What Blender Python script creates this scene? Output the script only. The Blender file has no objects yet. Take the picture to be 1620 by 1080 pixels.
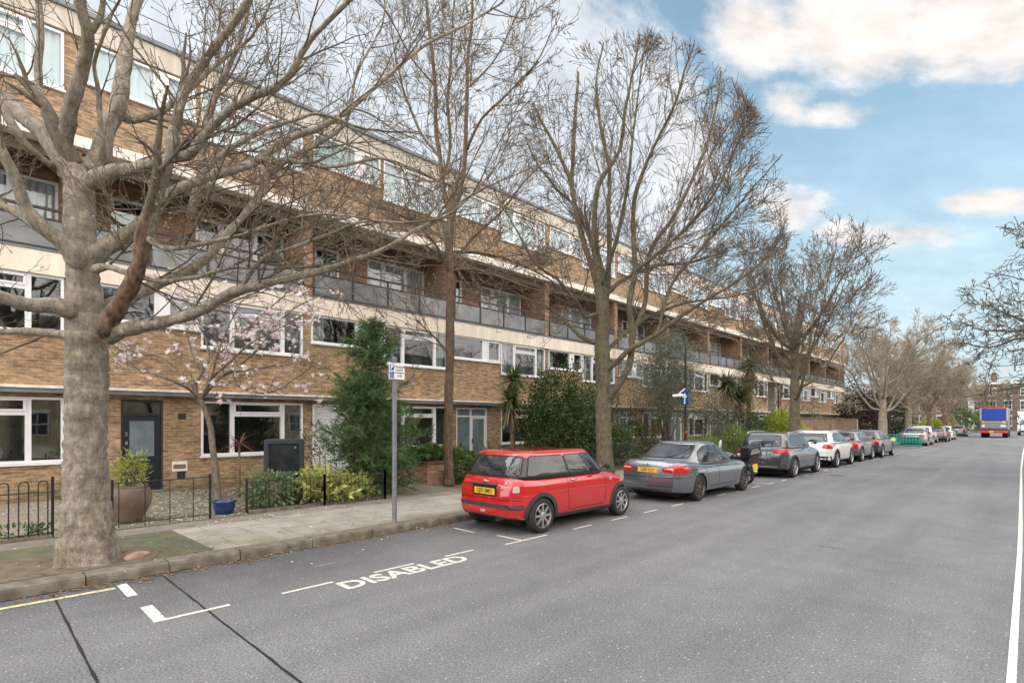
import bpy, bmesh, math, random
import numpy as np
from mathutils import Vector, Matrix, noise
from mathutils.bvhtree import BVHTree
R = math.radians
S = bpy.context.scene
COL = S.collection

# ------------------------------------------------------------------ camera
cam_d = bpy.data.cameras.new('camera'); cam = bpy.data.objects.new('camera', cam_d); COL.objects.link(cam)
cam.location = (0, 0, 1.95); cam.rotation_euler = (R(90), 0, R(44.42))
cam_d.sensor_width = 36; cam_d.lens = 36 * 850 / 1620
cam_d.shift_y = (666 - 540) / 1620
cam_d.clip_end = 2000; cam_d.clip_start = 0.05
S.camera = cam

# ------------------------------------------------------------------ sky, sun, exposure
S.view_settings.view_transform = 'Standard'; S.view_settings.look = 'None'
S.view_settings.exposure = 1.53; S.view_settings.gamma = 1
try: S.cycles.max_bounces = 6; S.cycles.transparent_max_bounces = 12
except Exception: pass
W = bpy.data.worlds.new('World'); S.world = W; W.use_nodes = True
nt = W.node_tree; nt.nodes.clear()
def N(t, **k):
    n = nt.nodes.new(t)
    for a, b in k.items(): setattr(n, a, b)
    return n
def link(a, b): nt.links.new(a, b)
def mth(op, a, b=None, c=None, clamp=False):
    n = N('ShaderNodeMath', operation=op); n.use_clamp = clamp
    for i, v in enumerate((a, b, c)):
        if v is None: continue
        if isinstance(v, (int, float)): n.inputs[i].default_value = v
        else: link(v, n.inputs[i])
    return n.outputs[0]
SUN_EL, SUN_AZ = 42, 200     # azimuth measured clockwise from +Y
sky = N('ShaderNodeTexSky', sky_type='NISHITA'); sky.sun_disc = False
sky.sun_elevation = R(SUN_EL); sky.sun_rotation = R(SUN_AZ); sky.dust_density = 1.5; sky.ozone_density = 1.2; sky.air_density = 1.0
bg1 = N('ShaderNodeBackground'); bg1.inputs[1].default_value = 0.083
tc = N('ShaderNodeTexCoord'); sep = N('ShaderNodeSeparateXYZ'); link(tc.outputs['Generated'], sep.inputs[0])
X_, Y_, Z_ = sep.outputs
az = mth('MULTIPLY', mth('ARCTAN2', mth('MULTIPLY', X_, -1.0), Y_), 57.2958)
el = mth('MULTIPLY', mth('ARCSINE', Z_), 57.2958)
tint = N('ShaderNodeMix', data_type='RGBA', blend_type='MULTIPLY'); tint.inputs[0].default_value = 1
link(sky.outputs[0], tint.inputs[6]); tint.inputs[7].default_value = (0.92, 1.10, 0.92, 1)
link(tint.outputs[2], bg1.inputs[0])
cxyz = N('ShaderNodeCombineXYZ'); link(mth('DIVIDE', az, 57.3), cxyz.inputs[0]); link(mth('DIVIDE', mth('MULTIPLY', el, mth('SUBTRACT', 1.114, mth('MULTIPLY', az, .0095))), 30.0), cxyz.inputs[1])
nz = N('ShaderNodeTexNoise'); nz.inputs['Scale'].default_value = 11; nz.inputs['Detail'].default_value = 9; nz.inputs['Roughness'].default_value = .58
mp = N('ShaderNodeMapping'); mp.inputs['Scale'].default_value = (1, 1, 1); link(cxyz.outputs[0], mp.inputs[0]); link(mp.outputs[0], nz.inputs['Vector'])
nz2 = N('ShaderNodeTexNoise'); nz2.inputs['Scale'].default_value = 2.6; nz2.inputs['Detail'].default_value = 5; link(mp.outputs[0], nz2.inputs['Vector'])
nf = mth('SUBTRACT', nz.outputs[0], 0.5); nf2 = mth('SUBTRACT', nz2.outputs[0], 0.5)
elp = mth('MULTIPLY', el, mth('SUBTRACT', 1.114, mth('MULTIPLY', az, .0095)))
def blob(a0, e0, ra, re, amp=1.0):
    a = mth('DIVIDE', mth('SUBTRACT', az, a0), ra); e = mth('DIVIDE', mth('SUBTRACT', elp, e0), re)
    q = mth('SUBTRACT', 1.0, mth('SQRT', mth('ADD', mth('MULTIPLY', a, a), mth('MULTIPLY', e, e))))
    return mth('MULTIPLY', q, amp)
blobs = [(3, 31.5, 9, 5.0, 1.7), (12, 32.0, 8, 5.2, 1.8), (20, 30.8, 6, 3.6, 1.4), (13.5, 25.7, 5.0, 1.4, .8), (17.2, 26.4, 3.2, 2.1, .9), (3, 18.4, 4.6, 1.5, 1.1), (9, 16.2, 6, 1.8, .9),
         (17.5, 18.4, 5.5, 2.7, .9), (13, 16.4, 4, 2.0, .8), (50, 20, 27, 17, 2.2), (33, 20, 13, 11, 1.6), (75, 20, 35, 40, 2.0)]
acc = None
for b in blobs:
    q = blob(*b); acc = q if acc is None else mth('MAXIMUM', acc, q)
above = mth('DIVIDE', mth('SUBTRACT', el, 46), 12)           # unseen bright overcast added overhead to light the street
behind = mth('DIVIDE', mth('SUBTRACT', mth('ABSOLUTE', mth('SUBTRACT', az, 42)), 56), 22)   # the same cloud added behind the viewer
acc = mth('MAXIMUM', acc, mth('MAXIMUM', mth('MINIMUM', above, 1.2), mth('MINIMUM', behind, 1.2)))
dens = mth('ADD', acc, mth('MULTIPLY', nf, 1.45)); dens = mth('ADD', dens, mth('MULTIPLY', nf2, .5))
mask = N('ShaderNodeMapRange', interpolation_type='SMOOTHSTEP'); link(dens, mask.inputs[0]); mask.inputs[1].default_value = -.12; mask.inputs[2].default_value = .62
hz = N('ShaderNodeMapRange', interpolation_type='SMOOTHSTEP'); link(el, hz.inputs[0]); hz.inputs[1].default_value = 34; hz.inputs[2].default_value = 1; hz.inputs[3].default_value = 0.16; hz.inputs[4].default_value = .88
mk = mth('MAXIMUM', mask.outputs[0], hz.outputs[0])
core = N('ShaderNodeMapRange'); link(dens, core.inputs[0]); core.inputs[1].default_value = .1; core.inputs[2].default_value = .95
cr = N('ShaderNodeMix', data_type='RGBA'); link(core.outputs[0], cr.inputs[0]); cr.inputs[6].default_value = (.225, .26, .29, 1); cr.inputs[7].default_value = (.36, .335, .315, 1)
gl_ = N('ShaderNodeMapRange', interpolation_type='SMOOTHSTEP'); link(az, gl_.inputs[0]); gl_.inputs[1].default_value = 21; gl_.inputs[2].default_value = 33
cg = N('ShaderNodeMix', data_type='RGBA'); link(gl_.outputs[0], cg.inputs[0]); link(cr.outputs[2], cg.inputs[6]); cg.inputs[7].default_value = (.268, .290, .315, 1)
shd = mth('ADD', 1.0, mth('MULTIPLY', nf, .9)); vsc = N('ShaderNodeVectorMath', operation='SCALE'); link(cg.outputs[2], vsc.inputs[0]); link(shd, vsc.inputs['Scale'])
brt = mth('ADD', 1.0, mth('MULTIPLY', mth('MINIMUM', mth('MAXIMUM', mth('MAXIMUM', above, behind), 0.0), 1.0), 1.75))  # extra brightness of the added out-of-view cloud, lifting the scene light
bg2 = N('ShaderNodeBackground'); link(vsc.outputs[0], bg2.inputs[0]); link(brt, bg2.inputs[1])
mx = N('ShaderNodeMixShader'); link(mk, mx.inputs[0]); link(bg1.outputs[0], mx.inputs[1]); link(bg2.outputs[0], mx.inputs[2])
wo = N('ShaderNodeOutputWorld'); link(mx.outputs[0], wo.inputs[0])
sl = bpy.data.lights.new('sun', 'SUN'); sl.energy = 0.75; sl.angle = R(60); sl.color = (1, .96, .9)
so = bpy.data.objects.new('sun', sl); COL.objects.link(so)
a_, e_ = R(SUN_AZ), R(SUN_EL)
so.rotation_euler = Vector((math.sin(a_) * math.cos(e_), math.cos(a_) * math.cos(e_), math.sin(e_))).to_track_quat('Z', 'Y').to_euler()

# ------------------------------------------------------------------ materials
def newmat(name):
    m = bpy.data.materials.new(name); m.use_nodes = True
    t = m.node_tree; b = t.nodes['Principled BSDF']
    return m, t, b
def sock(b, *names):
    for n in names:
        if n in b.inputs: return b.inputs[n]
def mat(name, col, rough=.6, metal=0., var=.0, vscale=4., bump=0., bscale=60., coat=0., spec=.5, col2=None, world=True, detail=5, streak=None):
    m, t, b = newmat(name)
    b.inputs['Base Color'].default_value = (*col, 1); b.inputs['Roughness'].default_value = rough
    b.inputs['Metallic'].default_value = metal; sock(b, 'Specular IOR Level', 'Specular').default_value = spec
    if coat: b.inputs['Coat Weight'].default_value = coat; b.inputs['Coat Roughness'].default_value = .03
    if var or col2 or bump:
        tcn = t.nodes.new('ShaderNodeNewGeometry') if world else t.nodes.new('ShaderNodeTexCoord')
        out = tcn.outputs['Position'] if world else tcn.outputs['Object']
    if var or col2:
        n = t.nodes.new('ShaderNodeTexNoise'); n.inputs['Scale'].default_value = vscale; n.inputs['Detail'].default_value = detail
        if streak:
            mp_ = t.nodes.new('ShaderNodeMapping'); mp_.inputs['Scale'].default_value = streak; t.links.new(out, mp_.inputs[0]); t.links.new(mp_.outputs[0], n.inputs['Vector'])
        else: t.links.new(out, n.inputs['Vector'])
        r = t.nodes.new('ShaderNodeMapRange'); r.inputs[1].default_value = .34; r.inputs[2].default_value = .66
        t.links.new(n.outputs[0], r.inputs[0])
        mxn = t.nodes.new('ShaderNodeMix'); mxn.data_type = 'RGBA'; t.links.new(r.outputs[0], mxn.inputs[0])
        c2 = col2 or tuple(min(1, c * (1 + var)) for c in col); c1 = col if col2 else tuple(c * (1 - var) for c in col)
        mxn.inputs[6].default_value = (*c1, 1); mxn.inputs[7].default_value = (*c2, 1)
        t.links.new(mxn.outputs[2], b.inputs['Base Color'])
    if bump:
        n2 = t.nodes.new('ShaderNodeTexNoise'); n2.inputs['Scale'].default_value = bscale; n2.inputs['Detail'].default_value = 4
        t.links.new(out, n2.inputs['Vector'])
        bp = t.nodes.new('ShaderNodeBump'); bp.inputs['Strength'].default_value = bump; bp.inputs['Distance'].default_value = .01
        t.links.new(n2.outputs[0], bp.inputs['Height']); t.links.new(bp.outputs[0], b.inputs['Normal'])
    return m
def leafmat(name, c1, c2, rough=.5, trans=.25, vs=9):
    m, t, b = newmat(name)
    g = t.nodes.new('ShaderNodeAttribute'); g.attribute_name = 'tint'
    r = t.nodes.new('ShaderNodeMix'); r.data_type = 'RGBA'; t.links.new(g.outputs['Fac'], r.inputs[0])
    r.inputs[6].default_value = (*c1, 1); r.inputs[7].default_value = (*c2, 1)
    t.links.new(r.outputs[2], b.inputs['Base Color']); b.inputs['Roughness'].default_value = rough
    tr = t.nodes.new('ShaderNodeBsdfTranslucent'); t.links.new(r.outputs[2], tr.inputs[0])
    mx = t.nodes.new('ShaderNodeMixShader'); mx.inputs[0].default_value = trans
    t.links.new(b.outputs[0], mx.inputs[1]); t.links.new(tr.outputs[0], mx.inputs[2]); t.links.new(mx.outputs[0], t.nodes['Material Output'].inputs[0])
    return m
def brickmat(name, c1, c2, mortar, bw=.225, bh=.075, ms=.013, stain=.25, moss=False):
    m, t, b = newmat(name); L = t.links.new; n = t.nodes.new
    g = n('ShaderNodeNewGeometry'); s = n('ShaderNodeSeparateXYZ'); L(g.outputs['Position'], s.inputs[0])
    ad = n('ShaderNodeMath'); ad.operation = 'ADD'; L(s.outputs[0], ad.inputs[0]); L(s.outputs[1], ad.inputs[1])
    c = n('ShaderNodeCombineXYZ'); L(ad.outputs[0], c.inputs[0]); L(s.outputs[2], c.inputs[1])
    br = n('ShaderNodeTexBrick'); L(c.outputs[0], br.inputs['Vector']); br.inputs['Scale'].default_value = 1
    br.inputs['Brick Width'].default_value = bw; br.inputs['Row Height'].default_value = bh; br.inputs['Mortar Size'].default_value = ms; br.inputs['Mortar Smooth'].default_value = .3
    br.inputs['Color1'].default_value = (*c1, 1); br.inputs['Color2'].default_value = (*c2, 1); br.inputs['Mortar'].default_value = (*mortar, 1); br.inputs['Bias'].default_value = -.1
    nz = n('ShaderNodeTexNoise'); nz.inputs['Scale'].default_value = 1.1; nz.inputs['Detail'].default_value = 8; L(g.outputs['Position'], nz.inputs['Vector'])
    mr = n('ShaderNodeMapRange'); mr.inputs[1].default_value = .3; mr.inputs[2].default_value = .7; mr.inputs[3].default_value = 1 - stain; mr.inputs[4].default_value = 1 + stain; L(nz.outputs[0], mr.inputs[0])
    mp = n('ShaderNodeMapping'); mp.inputs['Scale'].default_value = (4.4, 13.3, 1); L(c.outputs[0], mp.inputs[0])
    n3 = n('ShaderNodeTexNoise'); n3.inputs['Scale'].default_value = 1.0; n3.inputs['Detail'].default_value = 2; L(mp.outputs[0], n3.inputs['Vector'])
    mr3 = n('ShaderNodeMapRange'); mr3.inputs[1].default_value = .3; mr3.inputs[2].default_value = .7; mr3.inputs[3].default_value = .62; mr3.inputs[4].default_value = 1.4; L(n3.outputs[0], mr3.inputs[0])
    mu = n('ShaderNodeMath'); mu.operation = 'MULTIPLY'; L(mr.outputs[0], mu.inputs[0]); L(mr3.outputs[0], mu.inputs[1])
    vm = n('ShaderNodeVectorMath'); vm.operation = 'SCALE'; L(br.outputs['Color'], vm.inputs[0]); L(mu.outputs[0], vm.inputs['Scale'])
    col = vm.outputs[0]
    if moss:
        a = n('ShaderNodeMapRange'); L(s.outputs[2], a.inputs[0]); a.inputs[1].default_value = .55; a.inputs[2].default_value = .1
        nm = n('ShaderNodeTexNoise'); nm.inputs['Scale'].default_value = 3.5; nm.inputs['Detail'].default_value = 6; L(g.outputs['Position'], nm.inputs['Vector'])
        q = n('ShaderNodeMath'); q.operation = 'MULTIPLY'; L(a.outputs[0], q.inputs[0]); L(nm.outputs[0], q.inputs[1])
        mxx = n('ShaderNodeMix'); mxx.data_type = 'RGBA'; L(q.outputs[0], mxx.inputs[0]); L(col, mxx.inputs[6]); mxx.inputs[7].default_value = (.05, .07, .025, 1); col = mxx.outputs[2]
    L(col, b.inputs['Base Color']); b.inputs['Roughness'].default_value = .9
    bp = n('ShaderNodeBump'); bp.inputs['Strength'].default_value = .5; bp.inputs['Distance'].default_value = .01
    iv = n('ShaderNodeMath'); iv.operation = 'SUBTRACT'; iv.inputs[0].default_value = 1; L(br.outputs['Fac'], iv.inputs[1]); L(iv.outputs[0], bp.inputs['Height']); L(bp.outputs[0], b.inputs['Normal'])
    return m
def glassmat(name, tintc=(.75, .82, .82), rough=.02, ior=1.9, refl=(.82, .87, .90, 1)):
    m, t, b = newmat(name); L = t.links.new; n = t.nodes.new
    t.nodes.remove(b)
    tr = n('ShaderNodeBsdfTransparent'); tr.inputs[0].default_value = (*tintc, 1)
    gl = n('ShaderNodeBsdfGlossy'); gl.inputs['Roughness'].default_value = rough; gl.inputs[0].default_value = refl
    lw = n('ShaderNodeLayerWeight'); lw.inputs[0].default_value = .5; pw = n('ShaderNodeMath'); pw.operation = 'POWER'; L(lw.outputs['Facing'], pw.inputs[0]); pw.inputs[1].default_value = 5
    f0 = ((ior - 1) / (ior + 1)) ** 2; fr = n('ShaderNodeMapRange'); L(pw.outputs[0], fr.inputs[0]); fr.inputs[3].default_value = f0; fr.inputs[4].default_value = 1
    mx = n('ShaderNodeMixShader'); L(fr.outputs[0], mx.inputs[0]); L(tr.outputs[0], mx.inputs[1]); L(gl.outputs[0], mx.inputs[2])
    L(mx.outputs[0], t.nodes['Material Output'].inputs[0])
    nz = n('ShaderNodeTexNoise'); nz.inputs['Scale'].default_value = .9; g = n('ShaderNodeNewGeometry'); L(g.outputs['Position'], nz.inputs['Vector'])
    bp = n('ShaderNodeBump'); bp.inputs['Strength'].default_value = .08; bp.inputs['Distance'].default_value = .02; L(nz.outputs[0], bp.inputs['Height']); L(bp.outputs[0], gl.inputs['Normal'])
    return m
def barkmat(name, c1, c2, moss=.3, rings=True, world=False):
    m, t, b = newmat(name); L = t.links.new; n = t.nodes.new
    g = n('ShaderNodeTexCoord'); O = g.outputs['Object']
    a = n('ShaderNodeTexNoise'); a.inputs['Scale'].default_value = 4; a.inputs['Detail'].default_value = 9; a.inputs['Roughness'].default_value = .7; L(O, a.inputs['Vector'])
    mp = n('ShaderNodeMapping'); mp.inputs['Scale'].default_value = (3, 3, 20) if rings else (26, 26, 5); L(O, mp.inputs[0])
    a2 = n('ShaderNodeTexNoise'); a2.inputs['Scale'].default_value = 1; a2.inputs['Detail'].default_value = 4; L(mp.outputs[0], a2.inputs['Vector'])
    k_ = n('ShaderNodeMapRange'); k_.inputs[3].default_value = .5 - (.2 if rings else .5); k_.inputs[4].default_value = .5 + (.2 if rings else .5); L(a2.outputs[0], k_.inputs[0])
    ad = n('ShaderNodeMath'); ad.operation = 'ADD'; L(a.outputs[0], ad.inputs[0]); L(k_.outputs[0], ad.inputs[1])
    mr = n('ShaderNodeMapRange'); mr.inputs[1].default_value = .75; mr.inputs[2].default_value = 1.25; L(ad.outputs[0], mr.inputs[0])
    mx = n('ShaderNodeMix'); mx.data_type = 'RGBA'; L(mr.outputs[0], mx.inputs[0]); mx.inputs[6].default_value = (*c1, 1); mx.inputs[7].default_value = (*c2, 1)
    a3 = n('ShaderNodeTexNoise'); a3.inputs['Scale'].default_value = 1.3; a3.inputs['Detail'].default_value = 6; L(O, a3.inputs['Vector'])
    mr3 = n('ShaderNodeMapRange'); mr3.inputs[1].default_value = .5; mr3.inputs[2].default_value = .68; mr3.inputs[4].default_value = moss; L(a3.outputs[0], mr3.inputs[0])
    m2 = n('ShaderNodeMix'); m2.data_type = 'RGBA'; L(mr3.outputs[0], m2.inputs[0]); L(mx.outputs[2], m2.inputs[6]); m2.inputs[7].default_value = (.14, .135, .04, 1)
    vo = n('ShaderNodeTexNoise'); mpv = n('ShaderNodeMapping'); mpv.inputs['Scale'].default_value = (14, 14, 7) if rings else (30, 30, 6); L(O, mpv.inputs[0]); L(mpv.outputs[0], vo.inputs['Vector']); vo.inputs['Scale'].default_value = 1; vo.inputs['Detail'].default_value = 6; vo.inputs['Roughness'].default_value = .75
    cr_ = n('ShaderNodeMapRange'); L(vo.outputs[0], cr_.inputs[0]); cr_.inputs[1].default_value = .33; cr_.inputs[2].default_value = .62; cr_.inputs[3].default_value = .48; cr_.inputs[4].default_value = 1.22
    vs_ = n('ShaderNodeVectorMath'); vs_.operation = 'SCALE'; L(m2.outputs[2], vs_.inputs[0]); L(cr_.outputs[0], vs_.inputs['Scale'])
    L(vs_.outputs[0], b.inputs['Base Color']); b.inputs['Roughness'].default_value = .85
    bp = n('ShaderNodeBump'); bp.inputs['Strength'].default_value = .9; bp.inputs['Distance'].default_value = .03; L(cr_.outputs[0], bp.inputs['Height']); L(bp.outputs[0], b.inputs['Normal'])
    return m

# ------------------------------------------------------------------ mesh helpers
def tagk(o, kind=None, label=None, cat=None, group=None):
    if kind: o['kind'] = kind
    if label: o['label'] = label
    if cat: o['category'] = cat
    if group: o['group'] = group
    return o
def thing(name, label, cat, loc=(0, 0, 0), rz=0, group=None):
    o = bpy.data.objects.new(name, None); COL.objects.link(o); o.location = loc; o.rotation_euler = (0, 0, rz)
    o.empty_display_size = .1
    return tagk(o, None, label, cat, group)
class MB:
    def __init__(s, org=(0, 0, 0)): s.v = []; s.f = []; s.mi = []; s.org = org; s.m = 0; s.tint = []
    def add(s, vs, fs):
        k = len(s.v); s.v.extend(vs)
        for f in fs: s.f.append([i + k for i in f]); s.mi.append(s.m)
        return s
    def quad(s, a, b, c, d): return s.add([a, b, c, d], [(0, 1, 2, 3)])
    def box(s, x0, x1, y0, y1, z0, z1, rz=0, piv=None):
        vs = [(x, y, z) for x in (x0, x1) for y in (y0, y1) for z in (z0, z1)]
        if rz:
            px, py = piv or ((x0 + x1) / 2, (y0 + y1) / 2); c, sn = math.cos(rz), math.sin(rz)
            vs = [(px + (x - px) * c - (y - py) * sn, py + (x - px) * sn + (y - py) * c, z) for x, y, z in vs]
        return s.add(vs, [(0, 1, 3, 2), (4, 6, 7, 5), (0, 4, 5, 1), (2, 3, 7, 6), (0, 2, 6, 4), (1, 5, 7, 3)])
    def ringx(s, x0, x1, y0, y1, z0, z1, w, wb=None):
        """rectangular frame in a plane x=const, from x0 (back) to x1 (front)"""
        wb = wb or w
        o = [(y0, z0), (y1, z0), (y1, z1), (y0, z1)]; i = [(y0 + w, z0 + wb), (y1 - w, z0 + wb), (y1 - w, z1 - w), (y0 + w, z1 - w)]
        vs = [(x1, *p) for p in o] + [(x1, *p) for p in i] + [(x0, *p) for p in o] + [(x0, *p) for p in i]
        fs = []
        for k in range(4):
            j = (k + 1) % 4
            fs += [(k, j, 4 + j, 4 + k), (k, 8 + k, 8 + j, j), (4 + k, 4 + j, 12 + j, 12 + k)]
        return s.add(vs, fs)
    def tube(s, pts, rad, n=8, cap=True, closed=False):
        pts = [Vector(p) for p in pts]; 
        if not hasattr(rad, '__len__'): rad = [rad] * len(pts)
        k = len(s.v); up = None
        for i, p in enumerate(pts):
            a = pts[max(i - 1, 0)]; b = pts[min(i + 1, len(pts) - 1)]; t = (b - a).normalized()
            if up is None: up = t.orthogonal().normalized()
            u = (up - t * up.dot(t)).normalized(); up = u; w = t.cross(u)
            for j in range(n):
                q = 2 * math.pi * j / n; s.v.append(tuple(p + (u * math.cos(q) + w * math.sin(q)) * rad[i]))
        for i in range(len(pts) - 1):
            for j in range(n):
                s.f.append([k + i * n + j, k + i * n + (j + 1) % n, k + (i + 1) * n + (j + 1) % n, k + (i + 1) * n + j]); s.mi.append(s.m)
        if cap:
            s.f.append([k + j for j in range(n)][::-1]); s.mi.append(s.m)
            s.f.append([k + (len(pts) - 1) * n + j for j in range(n)]); s.mi.append(s.m)
        return s
    def lathe(s, prof, n=24, c=(0, 0, 0), axis='z', cap=True):
        k = len(s.v)
        for r, h in prof:
            for j in range(n):
                q = 2 * math.pi * j / n; a, b = r * math.cos(q), r * math.sin(q)
                v = (a, b, h) if axis == 'z' else ((h, a, b) if axis == 'x' else (b, h, a))
                s.v.append((v[0] + c[0], v[1] + c[1], v[2] + c[2]))
        for i in range(len(prof) - 1):
            for j in range(n):
                s.f.append([k + i * n + j, k + i * n + (j + 1) % n, k + (i + 1) * n + (j + 1) % n, k + (i + 1) * n + j]); s.mi.append(s.m)
        if cap:
            s.f.append([k + j for j in range(n)][::-1]); s.mi.append(s.m)
            s.f.append([k + (len(prof) - 1) * n + j for j in range(n)]); s.mi.append(s.m)
        return s
    def build(s, name, m, parent=None, smooth=False, kind=None, label=None, bevel=0, ang=None):
        me = bpy.data.meshes.new(name)
        ox, oy, oz = s.org
        me.from_pydata([(x - ox, y - oy, z - oz) for x, y, z in s.v], [], s.f)
        for q in (m if isinstance(m, (list, tuple)) else [m]): me.materials.append(q)
        if any(s.mi): me.polygons.foreach_set('material_index', s.mi)
        if smooth: me.polygons.foreach_set('use_smooth', [True] * len(me.polygons))
        if s.tint:
            at = me.attributes.new('tint', 'FLOAT', 'FACE'); at.data.foreach_set('value', s.tint)
        me.update()
        bm = bmesh.new(); bm.from_mesh(me); bmesh.ops.recalc_face_normals(bm, faces=bm.faces) if not s.tint else None
        bm.to_mesh(me); bm.free()
        o = bpy.data.objects.new(name, me); COL.objects.link(o)
        if smooth and ang:
            try: me.set_sharp_from_angle(angle=R(ang))
            except Exception: pass
        if parent is not None: o.parent = parent
        elif s.org != (0, 0, 0): o.location = s.org
        if bevel:
            b = o.modifiers.new('b', 'BEVEL'); b.width = bevel; b.segments = 2; b.limit_method = 'ANGLE'
        return tagk(o, kind, label)
def bulk(name, V, Q, m, parent=None, tint=None, smooth=False, tri=False, kind=None):
    """fast mesh from numpy arrays: V (n,3), Q (k,4) or (k,3)"""
    me = bpy.data.meshes.new(name); V = np.asarray(V, dtype=np.float32); Q = np.asarray(Q, dtype=np.int32); w = Q.shape[1]
    me.vertices.add(len(V)); me.vertices.foreach_set('co', V.ravel())
    me.loops.add(Q.size); me.loops.foreach_set('vertex_index', Q.ravel())
    me.polygons.add(len(Q)); me.polygons.foreach_set('loop_start', np.arange(len(Q), dtype=np.int32) * w)
    try: me.polygons.foreach_set('loop_total', np.full(len(Q), w, dtype=np.int32))
    except Exception: pass
    if smooth: me.polygons.foreach_set('use_smooth', np.ones(len(Q), dtype=bool))
    if tint is not None:
        at = me.attributes.new('tint', 'FLOAT', 'FACE'); at.data.foreach_set('value', np.asarray(tint, dtype=np.float32))
    me.materials.append(m); me.update(); me.validate()
    o = bpy.data.objects.new(name, me); COL.objects.link(o)
    if parent is not None: o.parent = parent
    return tagk(o, kind)
def textmesh(name, txt, size, m, parent, loc, rot, sx=1., ext=.001, bold=0., align='CENTER', space=1.):
    cu = bpy.data.curves.new(name, 'FONT'); cu.body = txt; cu.size = size; cu.extrude = ext; cu.align_x = align; cu.align_y = 'CENTER'; cu.offset = bold; cu.space_character = space
    cu.space_line = .85; cu.resolution_u = 3
    t = bpy.data.objects.new('tmp', cu); COL.objects.link(t); bpy.context.view_layer.update()
    me = bpy.data.meshes.new_from_object(t.evaluated_get(bpy.context.evaluated_depsgraph_get()))
    bpy.data.objects.remove(t); bpy.data.curves.remove(cu)
    me.name = name; me.materials.clear(); me.materials.append(m)
    Mx = Matrix.Translation(loc) @ rot.to_matrix().to_4x4() @ Matrix.Diagonal((sx, 1, 1, 1))
    me.transform(Mx)
    o = bpy.data.objects.new(name, me); COL.objects.link(o)
    if parent is not None: o.parent = parent
    return o
from mathutils import Euler
def copy_tree(o, parent=None):
    c = o.copy(); COL.objects.link(c)
    if parent is not None: c.parent = parent
    for ch in [q for q in bpy.data.objects if q.parent == o]: copy_tree(ch, c)
    return c
# ------------------------------------------------------------------ shared materials
def asphaltmat():
    m, t, b = newmat('asphalt'); L = t.links.new; n = t.nodes.new
    g = n('ShaderNodeNewGeometry'); P = g.outputs['Position']
    def nz(sc, de, ro=.5):
        q = n('ShaderNodeTexNoise'); q.inputs['Scale'].default_value = sc; q.inputs['Detail'].default_value = de; q.inputs['Roughness'].default_value = ro; L(P, q.inputs['Vector']); return q.outputs[0]
    def mr(i, a, b_, c, d):
        q = n('ShaderNodeMapRange'); L(i, q.inputs[0]); q.inputs[1].default_value = a; q.inputs[2].default_value = b_; q.inputs[3].default_value = c; q.inputs[4].default_value = d; return q.outputs[0]
    def mul(a, b_):
        q = n('ShaderNodeMath'); q.operation = 'MULTIPLY'; L(a, q.inputs[0]); L(b_, q.inputs[1]); return q.outputs[0]
    f = mr(nz(48, 4, .8), .3, .7, .25, 1.85); f2 = mr(nz(.35, 5), .3, .7, .86, 1.12); f3 = mr(nz(2.2, 6, .65), .3, .7, .9, 1.1)
    s = n('ShaderNodeSeparateXYZ'); L(P, s.inputs[0])
    ws = n('ShaderNodeMath'); ws.operation = 'ADD'; L(s.outputs[0], ws.inputs[0]); L(mr(nz(.8, 4), .3, .7, -.5, .5), ws.inputs[1])
    lane = mr(ws.outputs[0], -8.1, -6.3, .60, 1.0)      # darker towards the kerb, along the parked cars
    tm = n('ShaderNodeMapping'); tm.inputs['Scale'].default_value = (1.6, .10, 1); L(P, tm.inputs[0]); tn = n('ShaderNodeTexNoise'); tn.inputs['Scale'].default_value = 1; tn.inputs['Detail'].default_value = 5; L(tm.outputs[0], tn.inputs['Vector'])
    trk = mr(tn.outputs[0], .32, .68, .86, 1.12)
    v = mul(mul(mul(f, f2), mul(f3, lane)), trk)
    vo = n('ShaderNodeTexVoronoi'); vo.inputs['Scale'].default_value = 24; L(P, vo.inputs['Vector'])
    sp = mr(vo.outputs['Distance'], .10, .24, 1, 0)
    rnd = n('ShaderNodeSeparateXYZ'); L(vo.outputs['Color'], rnd.inputs[0]); sel = mr(rnd.outputs[0], .78, .86, 0, 1)
    sp = mul(sp, sel)
    sc = n('ShaderNodeVectorMath'); sc.operation = 'SCALE'; sc.inputs[0].default_value = (.137, .138, .144); L(v, sc.inputs['Scale'])
    mx = n('ShaderNodeMix'); mx.data_type = 'RGBA'; L(sp, mx.inputs[0]); L(sc.outputs[0], mx.inputs[6]); mx.inputs[7].default_value = (.46, .44, .42, 1)
    L(mx.outputs[2], b.inputs['Base Color']); b.inputs['Roughness'].default_value = .82
    bp = n('ShaderNodeBump'); bp.inputs['Strength'].default_value = .5; bp.inputs['Distance'].default_value = .006; L(f, bp.inputs['Height']); L(bp.outputs[0], b.inputs['Normal'])
    return m
def wornmat(name, col, rough=.7, thr=(.36, .5), und=(.13, .13, .135)):
    m, t, b = newmat(name); L = t.links.new; n = t.nodes.new
    g = n('ShaderNodeNewGeometry'); q = n('ShaderNodeTexNoise'); q.inputs['Scale'].default_value = 16; q.inputs['Detail'].default_value = 9; q.inputs['Roughness'].default_value = .75; L(g.outputs['Position'], q.inputs['Vector'])
    r = n('ShaderNodeMapRange'); L(q.outputs[0], r.inputs[0]); r.inputs[1].default_value = thr[0]; r.inputs[2].default_value = thr[1]
    mx = n('ShaderNodeMix'); mx.data_type = 'RGBA'; L(r.outputs[0], mx.inputs[0]); mx.inputs[6].default_value = (*und, 1); mx.inputs[7].default_value = (*col, 1)
    L(mx.outputs[2], b.inputs['Base Color']); b.inputs['Roughness'].default_value = rough
    return m
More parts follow.
